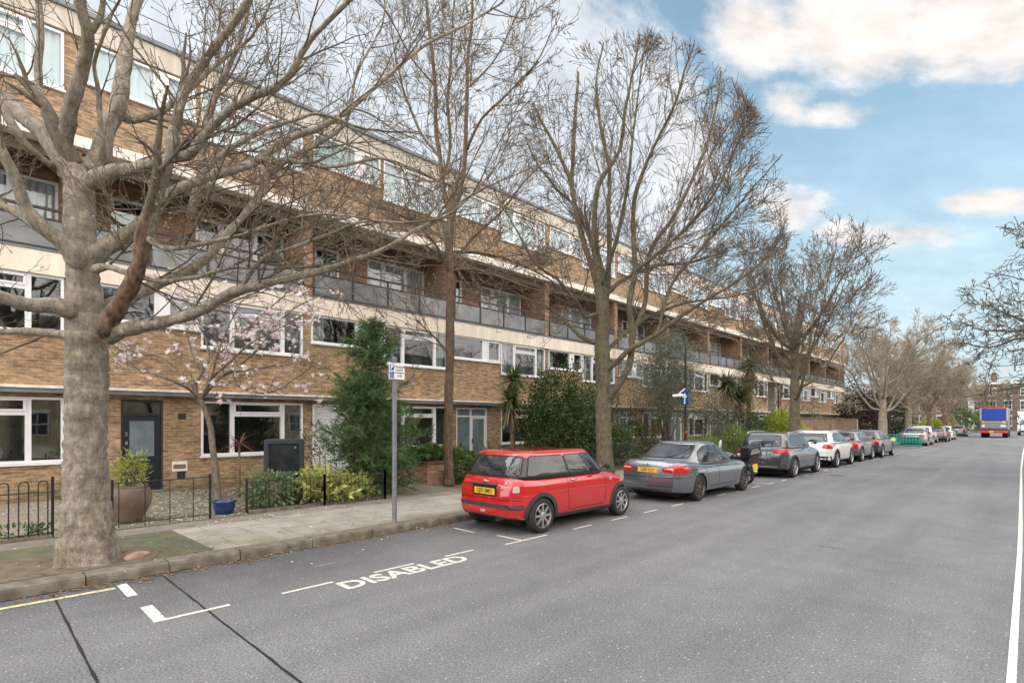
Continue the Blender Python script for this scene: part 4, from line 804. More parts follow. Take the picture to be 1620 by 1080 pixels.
def grow(rng, store, buds, p, d, L, r, lvl, PR):
    n = PR['n'][lvl]; st = L / n; pts = [p.copy()]; rad = [r]; ds = []
    wob = PR['wob'][lvl]; up = PR['up'][lvl]
    ev = PR.get('env')
    for i in range(n):
        if ev is not None and lvl < 4:
            e_ = ((p[0] - ev[0]) / ev[3]) ** 2 + ((p[1] - ev[1]) / ev[4]) ** 2 + ((p[2] - ev[2]) / ev[5]) ** 2
            if e_ > 1.0:
                if i == 0: return
                n = i; break
        d = unit(d + rng.normal(0, wob, 3) + np.array([0, 0, up])); p = p + d * st; pts.append(p.copy()); rad.append(max(PR['rmin'], r * (1 - .8 * (i + 1) / n))); ds.append(d)
    store[lvl].add(pts, rad, PR['sides'][lvl])
    if lvl >= PR['max']:
        if buds is not None:
            for i in range(1, n + 1):
                if rng.rand() < PR['bud']: buds.append((pts[i], ds[i - 1]))
        return
    k = rng.poisson(L * PR['dens'][lvl]) + (1 if L > .25 else 0)
    for _ in range(k):
        t = rng.uniform(PR['t0'][lvl], 1.0); f = t * n; i = min(int(f), n - 1); q = pts[i] + (pts[i + 1] - pts[i]) * (f - i)
        a = rng.uniform(*PR['ang']); w = unit(np.cross(ds[i], rng.normal(0, 1, 3))); nd = unit(ds[i] * math.cos(a) + w * math.sin(a))
        Lc = L * PR['ratio'][lvl] * rng.uniform(.5, 1.15) * (1.15 - .6 * t)
        if Lc < .06: continue
        rc = max(PR['rmin'], min(rad[i] * .65, r * .5))
        grow(rng, store, buds, q, nd, Lc, rc, lvl + 1, PR)
def budmesh(name, buds, m, parent, org, size, rng, kind=None):
    if not buds: return
    B = np.array([b[0] for b in buds]); D = np.array([b[1] for b in buds]); n = len(B)
    D = D + rng.normal(0, .5, (n, 3)); D /= np.linalg.norm(D, axis=1)[:, None]
    U = np.cross(D, rng.normal(0, 1, (n, 3))); U /= np.linalg.norm(U, axis=1)[:, None] + 1e-9; s = (size * rng.uniform(.6, 1.5, n))[:, None]
    V = np.stack([B, B + D * s * .5 + U * s * .28, B + D * s, B + D * s * .5 - U * s * .28], 1) - np.array(org)
    return bulk(name, V.reshape(-1, 3), np.arange(4 * n).reshape(-1, 4), m, parent, tint=rng.rand(n), kind=kind)
def rough(o, amp, sc, seed):
    me = o.data; me.update(); co = np.empty(len(me.vertices) * 3, np.float32); me.vertices.foreach_get('co', co); no = np.empty(len(me.vertices) * 3, np.float32); me.vertices.foreach_get('normal', no)
    if len(me.vertices) > 60000: return
    co = co.reshape(-1, 3); no = no.reshape(-1, 3); f = np.array([noise.noise(Vector((c[0] * sc + seed, c[1] * sc, c[2] * sc * .6))) for c in co]); me.vertices.foreach_set('co', (co + no * (f * amp * .09)[:, None]).ravel().astype(np.float32)); me.update()
def limb_tree(name, label, group, limbs, org, seed, PR, mats, trunk_sides=28, flare=None, budsz=.03, budm=None, skip_r=.16, kmul=1., decay=(), cat='tree', knots=()):
    rng = np.random.RandomState(seed); t = thing(name, label, cat, org, 0, group)
    store = [Br() for _ in range(6)]; buds = []; main = Br(); dec = Br()
    for li, pts in enumerate(limbs):
        C = crspline(pts, (.05 if trunk_sides > 40 else .12) if li == 0 else .08)
        C[:, :3] += np.cumsum(rng.normal(0, .0035, (len(C), 3)), 0) * (0 if li == 0 else 1)
        sl_ = np.concatenate([[0], np.cumsum(np.linalg.norm(np.diff(C[:, :3], axis=0), axis=1))])
        if li: C[:, 3] *= (1 + .28 * np.exp(-sl_ / (2.5 * C[0, 3] + .02))) * np.minimum(1, np.sqrt(.02 + sl_ / (1.1 * C[0, 3] + .01)))
        C[:, 3] = np.maximum(C[:, 3] * (1 + rng.normal(0, .035, len(C))), .004)
        if li == 0: TR = C; 
        else: (dec if li in decay else main).add(C[:, :3], C[:, 3], (18 if C[0, 3] > .06 else 12) if C[0, 3] > .03 else 7)
        # side shoots
        seg = np.linalg.norm(np.diff(C[:, :3], axis=0), axis=1); Lt = seg.sum(); s_ = 0
        for i in range(1, len(C) - 1):
            s_ += seg[i - 1]
            if C[i, 3] > skip_r: continue
            if rng.rand() < seg[i] * PR['limb'] * kmul * (1.0 if C[i, 3] < .05 else .55):
                d = unit(C[i + 1, :3] - C[i - 1, :3]); a = rng.uniform(*PR['ang']); w = unit(np.cross(d, rng.normal(0, 1, 3))); nd = unit(d * math.cos(a) + w * math.sin(a))
                Lc = PR['L1'] * rng.uniform(.35, 1.2) * (1 - .35 * s_ / Lt); grow(rng, store, buds, C[i, :3].copy(), nd, Lc, min(C[i, 3] * .6, PR['r1'] * Lc), 0, PR)
        grow(rng, store, buds, C[-1, :3].copy(), unit(C[-1, :3] - C[-2, :3]), PR['L1'] * .7, C[-1, 3], 0, PR)
    # trunk with flutes and root flare
    n = trunk_sides; Vs = []
    for i, c in enumerate(TR):
        for j in range(n):
            q = 2 * math.pi * j / n; h = c[2] - org[2]
            rr = c[3] * (1 + .035 * math.sin(3 * q + 1 + h * .9) + .05 * noise.noise((math.cos(q) * 1.6, math.sin(q) * 1.6, h * 1.3 + seed)) + .010 * noise.noise((math.cos(q) * 6, math.sin(q) * 6, h * 6)))
            for kq, kh, ks, ka in knots:
                dq = (q - kq + math.pi) % (2 * math.pi) - math.pi; e_ = (dq * c[3] / ks) ** 2 + ((h - kh) / ks) ** 2
                if e_ < 9: rr += ka * (math.exp(-e_) - .9 * math.exp(-e_ * 7) + .25 * math.exp(-(math.sqrt(e_) - 1.6) ** 2 * 6))
            if flare and h < flare: f = (1 - h / flare) ** 2.2; rr *= 1 + f * (.02 + .17 * max(0, math.sin(5 * q + .6) + .5 * math.sin(3 * q)))
            Vs.append((c[0] + rr * math.cos(q) - org[0], c[1] + rr * math.sin(q) - org[1], c[2] - org[2]))
    m_ = len(TR); Q = [(i * n + j, i * n + (j + 1) % n, (i + 1) * n + (j + 1) % n, (i + 1) * n + j) for i in range(m_ - 1) for j in range(n)]
    bulk('trunk', Vs, Q, mats[0], t, smooth=True)
    rough(main.mesh('main_limbs', mats[0], t, org), .10, 7, seed)
    if dec.b: rough(dec.mesh('decayed_limb', m_decay, t, org), .30, 9, seed)
    if store[0].b: store[0].mesh('branches', mats[1], t, org)
    tw = Br(); tw.b = sum([s.b for s in store[1:]], [])
    if tw.b: w_ = tw.mesh('twigs', mats[2], t, org); budmesh('buds', buds, budm or m_bud, w_, org, budsz, rng)

    return t, buds, store
PR_NEAR = dict(n=[8, 6, 4, 3], wob=[.10, .12, .15, .2], up=[.04, .03, .02, .0], sides=[6, 4, 3, 3], max=3, dens=[3.0, 3.3, 3.2, 0], t0=[.12, .15, .15, 0], ang=(.35, .95), ratio=[.62, .58, .55, 0], rmin=.0034, bud=.6, limb=3.7, L1=2.0, r1=.0085)
PR_FAN = dict(n=[7, 5, 4, 3], wob=[.10, .13, .16, .2], up=[.05, .05, .04, .02], sides=[5, 4, 3, 3], max=3, dens=[2.4, 2.7, 2.9, 0], t0=[.15, .15, .2, 0], ang=(.35, .85), ratio=[.66, .62, .58, 0], rmin=.0058, bud=.4, limb=4.2, L1=2.9, r1=.0066)
def base_of(limbs, z=.12): return (limbs[0][0][0], limbs[0][0][1], z)
G = 'bare street trees along the kerb'
limb_tree('street_tree', 'huge grey bare tree with thick spreading limbs at the kerb in the left foreground', G, LIMBS_BEECH, base_of(LIMBS_BEECH), 11, PR_NEAR, (m_beech, m_bark3, m_twig), trunk_sides=96, flare=1.0, budsz=.026, decay=(8,), skip_r=.09, knots=((-.15, 2.05, .10, .045), (.25, 2.22, .07, .03), (-.5, 1.85, .06, .025), (-.9, 1.35, .05, .02), (.1, 1.1, .04, -.02), (-.25, .75, .05, .02), (-1.2, 2.3, .07, .03), (.6, 1.6, .05, .02), (-.7, .5, .08, -.03), (.2, .35, .10, .03)))
PR_S = dict(PR_FAN); PR_S.update(limb=5.0, L1=2.1, bud=.8)
limb_tree('tall_tree', 'slender brown trunked bare tree in the front garden behind the parking sign post', None, LIMBS_SLIM, base_of(LIMBS_SLIM), 12, PR_S, (m_bark2, m_bark2, m_twig), trunk_sides=20, flare=.5, budsz=.042, skip_r=.11)
limb_tree('street_tree', 'bare fan shaped tree at the kerb between the red and the grey saloon car', G, LIMBS_FAN, base_of(LIMBS_FAN), 13, dict(PR_FAN, env=(-8.85, 13.3, 6.6, 4.5, 4.5, 5.9)), (m_bark3, m_bark3, m_twig), trunk_sides=24, flare=.7, budsz=.034, budm=m_bud2, skip_r=.065)

def fan_limbs(rng, x, y, ht, h0, r0, spread, nl, lean=(0, 0), droop=.0):
    """limbs for a street tree seen further off: trunk, leader and ascending limbs"""
    L = []; dz = ht - h0
    tr = [(x + lean[0] * q, y + lean[1] * q, .12 + q * (h0 + dz * .35), r0 * (1 - .45 * q)) for q in (0, .1, .25, .5, .75, 1)]
    L.append(tr)
    for i in range(nl):
        q = rng.uniform(.45, 1); zz = .12 + q * (h0 + dz * .35); a = i * 2.4 + rng.uniform(-.4, .4); rr = r0 * rng.uniform(.20, .36); R_ = spread * rng.uniform(.45, 1) * (1.25 - q * .6); top = .12 + ht * rng.uniform(.72, 1.0) * (1 - .28 * (R_ / spread) ** 2)
        pts = []
        for t in (0, .12, .3, .5, .75, 1):
            e = t ** .75; pts.append((x + lean[0] * q + math.cos(a) * R_ * e, y + lean[1] * q + math.sin(a) * R_ * e, zz + (top - zz) * t ** 1.25 + rng.normal(0, .08), max(.012, rr * (1 - .88 * t))))
        L.append(pts)
    return L
rng = np.random.RandomState(4)
PR_MID = dict(PR_FAN); PR_MID.update(rmin=.010, dens=[2.2, 2.6, 2.6, 0], limb=3.6, L1=2.9, bud=.2, n=[6, 4, 3, 2])
PR_FAR = dict(PR_FAN); PR_FAR.update(rmin=.012, dens=[2.2, 2.5, 2.4, 0], limb=3.4, L1=2.7, bud=0, n=[5, 3, 2, 2])
for (x, y, ht, h0, r0, sp, nl, PR, lab, bm) in [
    (-9, 30.1, 12.0, 3.0, .30, 4.6, 15, PR_MID, 'bare spreading tree with greenish trunk beside the dark parked suv', m_bark3),
    (-9, 52.0, 10.6, 2.6, .36, 5.0, 13, PR_FAR, 'pale trunked bare tree in front of the dark hedge near the green barrier', m_beech),
    (-9, 64.0, 10.4, 2.8, .33, 4.6, 12, PR_FAR, 'straight pale bare tree just past the dark green hedge', m_beech),
    (-9, 78.0, 10.2, 2.8, .28, 4.4, 11, PR_FAR, 'thin bare tree behind the far white parked car', m_bark2),
    (-9, 92.0, 10.4, 2.8, .34, 4.6, 11, PR_FAR, 'bare tree left of the leaning trunk far down the street', m_bark2),
    (-12.5, 127.0, 11.5, 3, .3, 5, 9, PR_FAR, 'hazy bare tree rising in front of the brown brick terrace house', m_bark2),
    (-7.5, 143.0, 10.5, 3, .26, 4.6, 8, PR_FAR, 'thin bare tree in front of the brick house by the lorry', m_bark2),
    (-17, 138.0, 12.5, 3, .3, 5.5, 9, PR_FAR, 'farthest bare tree left of the white pilaster', m_bark2)]:
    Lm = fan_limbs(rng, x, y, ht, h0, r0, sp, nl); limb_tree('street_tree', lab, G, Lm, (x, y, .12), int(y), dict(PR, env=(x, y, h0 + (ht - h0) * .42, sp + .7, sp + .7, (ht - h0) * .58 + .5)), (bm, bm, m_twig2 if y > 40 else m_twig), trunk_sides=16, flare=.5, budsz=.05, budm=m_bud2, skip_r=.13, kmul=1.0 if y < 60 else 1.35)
Lm = fan_limbs(rng, -8.8, 109, 11, 3.2, .42, 4.8, 11, lean=(-2.2, -1.2)); limb_tree('street_tree', 'bare tree with a thick trunk leaning left near the end of the parked cars', G, Lm, (-8.8, 109, .12), 109, PR_FAR, (m_bark2, m_bark2, m_twig2), trunk_sides=14, flare=.5, skip_r=.13)
# dark knotty tree reaching in from the right
Lr = [[(3.6, 27.5, .12, .30), (3.5, 27.4, 1.2, .26), (3.2, 27.3, 2.6, .24), (2.6, 27.1, 4.0, .22), (2.1, 27.0, 4.8, .18), (1.8, 27, 5.6, .13)]]
for q in range(30):
    a = math.pi + (q - 15) * .2 + rng.uniform(-.2, .2); z = rng.uniform(2.3, 5.2); R_ = rng.uniform(3.4, 5.4) * (1 - .12 * abs(math.sin(a))); top = z + rng.uniform(-.3, 4.6); sx = 2.9 - (z - 3) * .35
    Lr.append([(sx + math.cos(a) * R_ * t, 27.1 + math.sin(a) * R_ * t, z + (top - z) * t ** .8 + rng.normal(0, .12) * (t > 0) - (1.0 * t * t if q % 3 == 0 else 0), max(.016, .10 * (1 - .85 * t))) for t in (0, .15, .35, .6, .8, 1)])
PR_R = dict(PR_MID); PR_R.update(wob=[.26, .3, .34, .3], up=[0, .0, 0, 0], ang=(.5, 1.2), L1=2.1, rmin=.010, limb=4.2, bud=1.0, dens=[2.4, 2.6, 2.6, 0], ratio=[.62, .6, .55, 0])
m_darkbark = mat('dark_bark', (.06, .053, .045), .9, vscale=3, col2=(.12, .105, .08), world=False)
m_greenbud = leafmat('young_leaf', (.06, .075, .03), (.12, .13, .05))
limb_tree('street_tree', 'dark knotty tree with crooked branches reaching in from the right edge', None, Lr, (3.6, 27.5, .12), 33, dict(PR_R, env=(2.6, 27.2, 5.6, 6.0, 6.0, 4.4)), (m_darkbark, m_darkbark, m_darkbark), trunk_sides=16, flare=.4, budsz=.06, budm=m_greenbud, skip_r=.14)

# ------------------------------------------------------------------ magnolia
PR_M = dict(PR_NEAR); PR_M.update(dens=[5.0, 4.0, 0, 0], max=2, limb=4.6, L1=.9, wob=[.16, .2, .2, .2], r1=.012, bud=.55, rmin=.003, n=[5, 4, 3, 3])
m_magbark = barkmat('magnolia_bark', (.13, .11, .08), (.30, .26, .2), moss=.35)
mag, mbuds, mstore = limb_tree('magnolia_tree', 'small magnolia covered in pink and white flowers in the garden of door two', None, LIMBS_MAGNOLIA, base_of(LIMBS_MAGNOLIA), 21, PR_M, (m_magbark, m_magbark, m_twig), trunk_sides=14, flare=.2, budsz=.02, skip_r=.06, cat='flowering tree')
def flowers(name, pts, m, parent, org, size, seed):
    rr = np.random.RandomState(seed); V = []; Q = []; T = []
    for p in pts:
        s = size * rr.uniform(.6, 1.15); up = unit(np.array([0, 0, 1.]) + rr.normal(0, .5, 3)); u = unit(np.cross(up, rr.normal(0, 1, 3))); w = np.cross(up, u); tt = rr.rand(); op = rr.uniform(.25, .95)
        for k in range(8):
            a = k * math.pi / 4 + rr.uniform(-.2, .2); o = u * math.cos(a) + w * math.sin(a); sd = -u * math.sin(a) + w * math.cos(a); n0 = len(V)
            o2 = unit(o * op + up * (1 - op * .6)); V += [p, p + o2 * s * .55 + sd * s * .2, p + o2 * s + o * s * .15 * op, p + o2 * s * .55 - sd * s * .2]; Q.append((n0, n0 + 1, n0 + 2, n0 + 3)); T.append(min(1, max(0, tt + rr.uniform(-.25, .25))))
    return bulk(name, np.array(V) - np.array(org), Q, m, parent, tint=T)
m_mag = leafmat('magnolia_petal', (.82, .66, .69), (.93, .90, .89), trans=.35)
rr = np.random.RandomState(8); ends = [s[0][-1] for s in mstore[1].b + mstore[0].b] + [s[0][-1] for s in mstore[2].b if rr.rand() < .5]
ends = [e for e in ends if e[2] > 2.3 and rr.rand() < (.85 if e[2] > 3.5 else .28)][:1050]
flowers('blossom', ends, m_mag, mag, base_of(LIMBS_MAGNOLIA), .105, 5)

# ------------------------------------------------------------------ shrubs and garden plants
def leaves(rng, C, Rr, n, size, aspect=.45, up=.2, hollow=.55, lump=.35, ragged=.25):
    """leaf quads through a lumpy ellipsoid; returns V,Q,T arrays"""
    d = rng.normal(0, 1, (n, 3)); d /= np.linalg.norm(d, axis=1)[:, None]
    ph = rng.uniform(0, 6, 3); lf = 1 + lump * (np.sin(d[:, 0] * 5 + ph[0]) * np.sin(d[:, 1] * 4.3 + ph[1]) + .6 * np.sin(d[:, 2] * 6 + d[:, 0] * 4 + ph[2]))
    rad = (hollow + (1 - hollow) * rng.rand(n) ** .6) * lf * (1 + rng.normal(0, ragged * .35, n))
    P_ = np.array(C) + d * rad[:, None] * np.array(Rr); P_[:, 2] = np.maximum(P_[:, 2], .13)
    o = d + rng.normal(0, .6, (n, 3)) + np.array([0, 0, up]); o /= np.linalg.norm(o, axis=1)[:, None]
    s = np.cross(o, rng.normal(0, 1, (n, 3))); s /= np.linalg.norm(s, axis=1)[:, None] + 1e-9
    L = (size * rng.uniform(.6, 1.3, n))[:, None]; w = L * aspect * .5
    V = np.stack([P_, P_ + o * L * .45 + s * w, P_ + o * L, P_ + o * L * .45 - s * w], 1)
    cl = .5 + .5 * np.sin(P_[:, 0] * 6 + ph[0]) * np.sin(P_[:, 1] * 5 + ph[1]) * np.sin(P_[:, 2] * 6)
    return V.reshape(-1, 3), np.clip(rng.rand(n) * .65 + cl * .35, 0, 1)
def shrub(name, label, cat, base, blobs, n, size, m, aspect=.45, seed=1, stems=6, stem_r=.02, stemm=None, group=None, **k):
    rng = np.random.RandomState(seed); t = thing(name, label, cat, base, 0, group); VV, TT = [], []
    tot = sum(b[3] * b[4] * b[5] for b in blobs)
    for b_ in blobs:
        V, T = leaves(rng, (base[0] + b_[0], base[1] + b_[1], b_[2]), b_[3:6], max(20, int(n * b_[3] * b_[4] * b_[5] / tot)), size, aspect, **k); VV.append(V); TT.append(T)
    V = np.concatenate(VV) - np.array(base); f = bulk('foliage', V, np.arange(len(V)).reshape(-1, 4), m, t, tint=np.concatenate(TT))
    if stems:
        B = Br()
        for i in range(stems):
            b_ = blobs[rng.randint(len(blobs))]; e = np.array([base[0] + b_[0] + rng.uniform(-.5, .5) * b_[3], base[1] + b_[1] + rng.uniform(-.5, .5) * b_[4], b_[2] + b_[5] * rng.uniform(.0, .6)]); s0 = np.array([base[0] + rng.uniform(-.1, .1), base[1] + rng.uniform(-.1, .1), base[2]])
            pts = [s0 + (e - s0) * q + rng.normal(0, .03, 3) * (0 < q < 1) for q in (0, .25, .5, .75, 1)]; B.add(pts, [stem_r * (1 - .6 * q) for q in (0, .25, .5, .75, 1)], 6)
        B.mesh('stems', stemm or m_twig, t, base)
    return t
def sword(name, label, cat, base, heads, nl, L, w, m, seed, trunk=None, droop=.9, skirt=0, group=None, up=(.0, 1.2), twist=0):
    """strap leaved plant: heads [(x,y,z)], each a rosette of arching leaves"""
    rng = np.random.RandomState(seed); t = thing(name, label, cat, base, 0, group); V, Q, T = [], [], []; V2, Q2, T2 = [], [], []
    for hd in heads:
        for i in range(nl + skirt):
            sk = i >= nl; a = rng.uniform(0, 6.28); e = rng.uniform(-1.3, -.6) if sk else math.asin(min(.98, max(-.5, rng.uniform(*up) * .8 - .1))); Ll = L * rng.uniform(.7, 1.1)
            d = np.array([math.cos(a) * math.cos(e), math.sin(a) * math.cos(e), math.sin(e)]); p = np.array(hd, float); s = np.array([-math.sin(a), math.cos(a), 0]); ww = w * rng.uniform(.7, 1.2); tt = rng.rand(); A, B_, C_ = (V2, Q2, T2) if sk else (V, Q, T)
            if sk: p = p + np.array([0, 0, -rng.uniform(0, .35)])
            k0 = len(A)
            for j in range(6):
                f = j / 5; wj = ww * (.55 + .45 * math.sin(f * 3.1)) * (1 - f ** 3) + .0008; A += [p - s * wj / 2, p + s * wj / 2]
                d = unit(d + np.array([0, 0, -droop * .22 * (.4 + f)])); p = p + d * Ll / 5
            for j in range(5): B_.append((k0 + 2 * j, k0 + 2 * j + 1, k0 + 2 * j + 3, k0 + 2 * j + 2)); C_.append(tt)
    f = bulk('leaves', np.array(V) - np.array(base), Q, m, t, tint=T)
    if V2: bulk('dead_leaves', np.array(V2) - np.array(base), Q2, m_straw, t, tint=T2)
    if trunk:
        b = MB(base)
        for hd in heads: b.tube([(base[0], base[1], base[2]), (base[0] * .6 + hd[0] * .4, base[1] * .6 + hd[1] * .4, base[2] + (hd[2] - base[2]) * .5), hd], [trunk, trunk * .85, trunk * .8], 10)
        b.build('stem', m_palmbark, t, smooth=True)
    return t
m_palmbark = mat('palm_bark', (.17, .115, .085), .9, vscale=12, bump=.8, bscale=40, col2=(.27, .19, .14), world=False)
m_straw = leafmat('straw_leaf', (.20, .15, .09), (.34, .27, .17)); m_cord = leafmat('cordyline_leaf', (.06, .10, .03), (.17, .22, .075)); m_red = leafmat('dark_red_leaf', (.10, .035, .035), (.24, .10, .09))
m_lf_dark = leafmat('dark_gloss_leaf', (.014, .034, .009), (.10, .15, .03), rough=.35); m_lf_mid = leafmat('mid_green_leaf', (.03, .07, .018), (.12, .19, .05), rough=.45)
m_lf_var = leafmat('variegated_leaf', (.12, .19, .03), (.68, .66, .24), rough=.4); m_lf_lime = leafmat('lime_leaf', (.14, .20, .02), (.42, .46, .05)); m_lf_grey = leafmat('grey_green_leaf', (.07, .085, .055), (.17, .19, .13))
m_lf_black = leafmat('blackish_evergreen_leaf', (.008, .014, .006), (.03, .045, .015)); m_lf_plum = leafmat('plum_leaf', (.015, .008, .007), (.06, .028, .022)); m_needle = leafmat('pine_needle', (.022, .062, .022), (.105, .20, .060), trans=.1); m_hedge = leafmat('hedge_leaf', (.10, .16, .025), (.26, .36, .06)); m_bamb = leafmat('bamboo_leaf', (.16, .21, .03), (.40, .44, .10)); m_pale = leafmat('pale_edged_leaf', (.05, .11, .035), (.26, .33, .17))

# feathery conifer
def conifer(base, H_, seed):
    rng = np.random.RandomState(seed); t = thing('conifer_tree', 'shaggy dark green conifer in the front bed left of the parking sign', 'tree', base); B = Br(); V = []; TT = []
    tr = [np.array([base[0] + .07 * math.sin(z * 1.3), base[1] + .06 * math.cos(z * 1.7), z]) for z in np.linspace(base[2], H_ + base[2], 10)]; B.add(tr, np.linspace(.07, .012, 10), 8)
    for i in range(420):
        f = rng.rand() ** 1.15; z = base[2] + .12 + f * (H_ - .2); k = min(8, int((z - base[2]) / H_ * 9)); c = tr[k]
        prof = 1.28 * (1 - f) ** .55 * (.62 + .38 * min(1, .35 + f * 3.5)) * (1 + .30 * math.sin(z * 5.2 + 1)); L = max(.16, prof * rng.uniform(.55, 1.2)); a = rng.uniform(0, 6.28)
        d = np.array([math.cos(a), math.sin(a), .05]); p = np.array([c[0], c[1], z]); n = max(4, int(L / .12)); pts = [p]
        for j in range(n): d = unit(d + rng.normal(0, .10, 3) + np.array([0, 0, .035])); p = p + d * L / n; pts.append(p)
        B.add(pts, np.linspace(.012, .003, len(pts)), 4); ct = rng.rand() * .5
        for j in range(1, len(pts)):
            dj = unit(pts[j] - pts[j - 1])
            for q in range(2):
                sd = unit(dj * .8 + rng.normal(0, .55, 3)); tip = pts[j] + sd * rng.uniform(.08, .26)
                for _ in range(14):
                    s0 = pts[j] + (tip - pts[j]) * rng.rand(); nd = unit(sd * 1.1 + rng.normal(0, .5, 3)); Ln = rng.uniform(.07, .14); w = unit(np.cross(nd, rng.normal(0, 1, 3))) * .0052
                    V += [s0 - w, s0 + w, s0 + nd * Ln + w * .4, s0 + nd * Ln - w * .4]; TT.append(min(1, ct + rng.rand() * .6))
    B.mesh('trunk', m_twig, t, base); V = np.array(V) - np.array(base); bulk('foliage', V, np.arange(len(V)).reshape(-1, 4), m_needle, t, tint=TT)
conifer((-12.0, 7.15, .12), 4.4, 3)
# left garden
sword('strap_plant', 'dark red spiky cordyline under the window beside the blue pot', 'plant', (-13.9, 4.7, .12), [(-13.9, 4.7, 1.38)], 42, .62, .035, m_red, 2, trunk=.03, droop=.9)
shrub('ground_plant', 'low green weeds at the foot of the hooped railing', 'plant', (-11.4, .6, .12), [(0, 0, .2, .25, .5, .12)], 260, .08, m_lf_mid, seed=4, stems=0)
shrub('ground_plant', 'small green bush against the tree trunk behind the hooped railing', 'plant', (-12.6, 1.55, .12), [(0, 0, .4, .3, .3, .3)], 500, .08, m_lf_mid, seed=5, stems=3)
shrub('leafy_shrub', 'green shrub with pale leaf edges behind the fine railing in front of the black cabinet', 'shrub', (-11.75, 4.6, .12), [(0, 0, .45, .35, .55, .36), (.0, .75, .32, .35, .5, .24)], 1700, .11, m_pale, .5, seed=6, stems=6)
shrub('leafy_shrub', 'yellow and green variegated shrub spilling over the railing under the conifer', 'shrub', (-11.45, 5.75, .12), [(0, .15, .40, .38, .55, .34), (-.1, .75, .32, .38, .40, .26), (-.2, -.3, .45, .34, .36, .32)], 1500, .20, m_lf_var, .40, seed=7, stems=6)
shrub('leafy_shrub', 'loose green climber growing up between the window and the louvred shutter', 'shrub', (-13.6, 6.6, .12), [(0, 0, .9, .35, .5, .6), (-.3, 0, 1.6, .25, .35, .5)], 420, .1, m_lf_mid, .4, seed=8, stems=5)
shrub('ground_plant', 'green plants at the end of the fine railing beside the drive', 'plant', (-11.5, 6.6, .12), [(0, 0, .28, .3, .35, .2)], 500, .09, m_lf_mid, seed=9, stems=0)
sword('strap_plant', 'tufts of narrow green leaves low in the bed beside the cabinet', 'plant', (-11.6, 5.05, .12), [(-11.6, 5.0, .13), (-11.55, 5.2, .13)], 40, .4, .018, m_lf_mid, 10, droop=.7, up=(.6, 1.25))
# planter and bed right of the drive
o_ = (-13.1, 9.6, .12); pw = thing('brick_planter', 'low raised brick planter holding broad green leaves beside the drive', 'planter', o_)
b = MB(o_); b.box(-14.2, -12.5, 9.3, 11.2, .1, .72); b.build('brickwork', m_brick_red, pw)
b = MB(o_); b.box(-14.22, -12.46, 9.26, 11.22, .722, .78); b.build('coping', m_pipe, pw)
shrub('ground_plant', 'broad fresh green leaves growing out of the brick planter', 'plant', (-13.3, 9.9, .78), [(0, 0, .92, .7, .9, .2), (.45, .9, .7, .4, .5, .35)], 1500, .19, m_lf_mid, .7, seed=11, stems=0, up=.7)
shrub('ground_plant', 'bright green plant tumbling round the foot of the slender tree', 'plant', (-12.1, 10.5, .12), [(0, 0, .45, .45, .6, .36), (.1, .9, .3, .4, .5, .25)], 1300, .13, m_lf_mid, .55, seed=12, stems=4)
sword('strap_plant', 'spiky green strap leaved plant in front of the white glazed door', 'plant', (-13.2, 12.5, .12), [(-13.2, 12.4, .75), (-12.9, 12.9, .3)], 55, .95, .04, m_lf_mid, 13, trunk=.04, droop=.55, up=(.3, 1.25))
sword('strap_plant', 'long arching green leaves with yellow flowers behind the red car', 'plant', (-12.3, 12.6, .12), [(-12.4, 12.0, .15), (-12.3, 12.7, .15), (-12.2, 13.4, .15), (-12.6, 13.0, .15)], 60, .75, .03, m_cord, 14, droop=.9, up=(.4, 1.25))
# evergreens in the middle distance
sword('cordyline_palm', 'cordyline palm with shaggy hanging leaves left of the big dark shrub', 'palm tree', (-14.0, 14.35, .12), [(-14.0, 14.35, 3.5), (-13.8, 14.0, 2.7)], 260, .95, .05, m_cord, 15, trunk=.085, skirt=55, droop=.8, up=(-.35, 1.25))
shrub('evergreen_shrub', 'big dark glossy evergreen shrub behind the red car', 'shrub', (-13.3, 16.4, .12), [(0, 0, 1.5, 1.3, 1.75, 1.45), (-.2, -.2, 2.9, 1.0, 1.25, 1.05), (.3, 1.6, 2.0, .9, 1.15, 1.3), (.2, -1.3, 1.7, .8, .9, 1.1), (.3, 2.3, 1.1, .8, .9, .9)], 26000, .13, m_lf_dark, .42, seed=16, stems=9, stem_r=.05, lump=.3, ragged=.5)
sword('strap_plant', 'arching bright green palm like leaves beside the fan shaped tree', 'plant', (-12.3, 17.6, .12), [(-12.3, 17.6, .8), (-12.2, 18.3, .5)], 60, .9, .05, m_lf_mid, 17, trunk=.05, droop=1.0, up=(.1, 1.2))
shrub('leafy_shrub', 'dark ivy mass between the fan shaped tree and the grey saloon car', 'shrub', (-12.6, 19.3, .12), [(0, 0, .9, .8, 1.3, .75), (-.4, 1.6, 1.2, .7, 1.1, 1.0)], 4200, .11, m_lf_dark, .5, seed=18, stems=5)
shrub('olive_tree', 'airy grey green tree around the black lamp post', 'tree', (-13.2, 24.4, .12), [(0, 0, 4.4, 1.7, 1.9, 1.7), (.3, -1.2, 3.0, 1.2, 1.3, 1.3), (-.2, 1.4, 3.4, 1.3, 1.2, 1.4), (.1, .2, 5.7, 1.0, 1.1, .9)], 24000, .13, m_lf_grey, .24, seed=19, stems=16, stem_r=.05, hollow=.25, lump=.4, ragged=.6)
shrub('leafy_shrub', 'brown twiggy climber over the garden fence left of the lamp post', 'shrub', (-12.6, 21.8, .12), [(0, 0, 1.2, .6, 1.1, 1.0), (-.3, -.6, 2.2, .5, .7, .9)], 1700, .1, m_lf_plum, .4, seed=20, stems=30, stem_r=.018, hollow=.3)
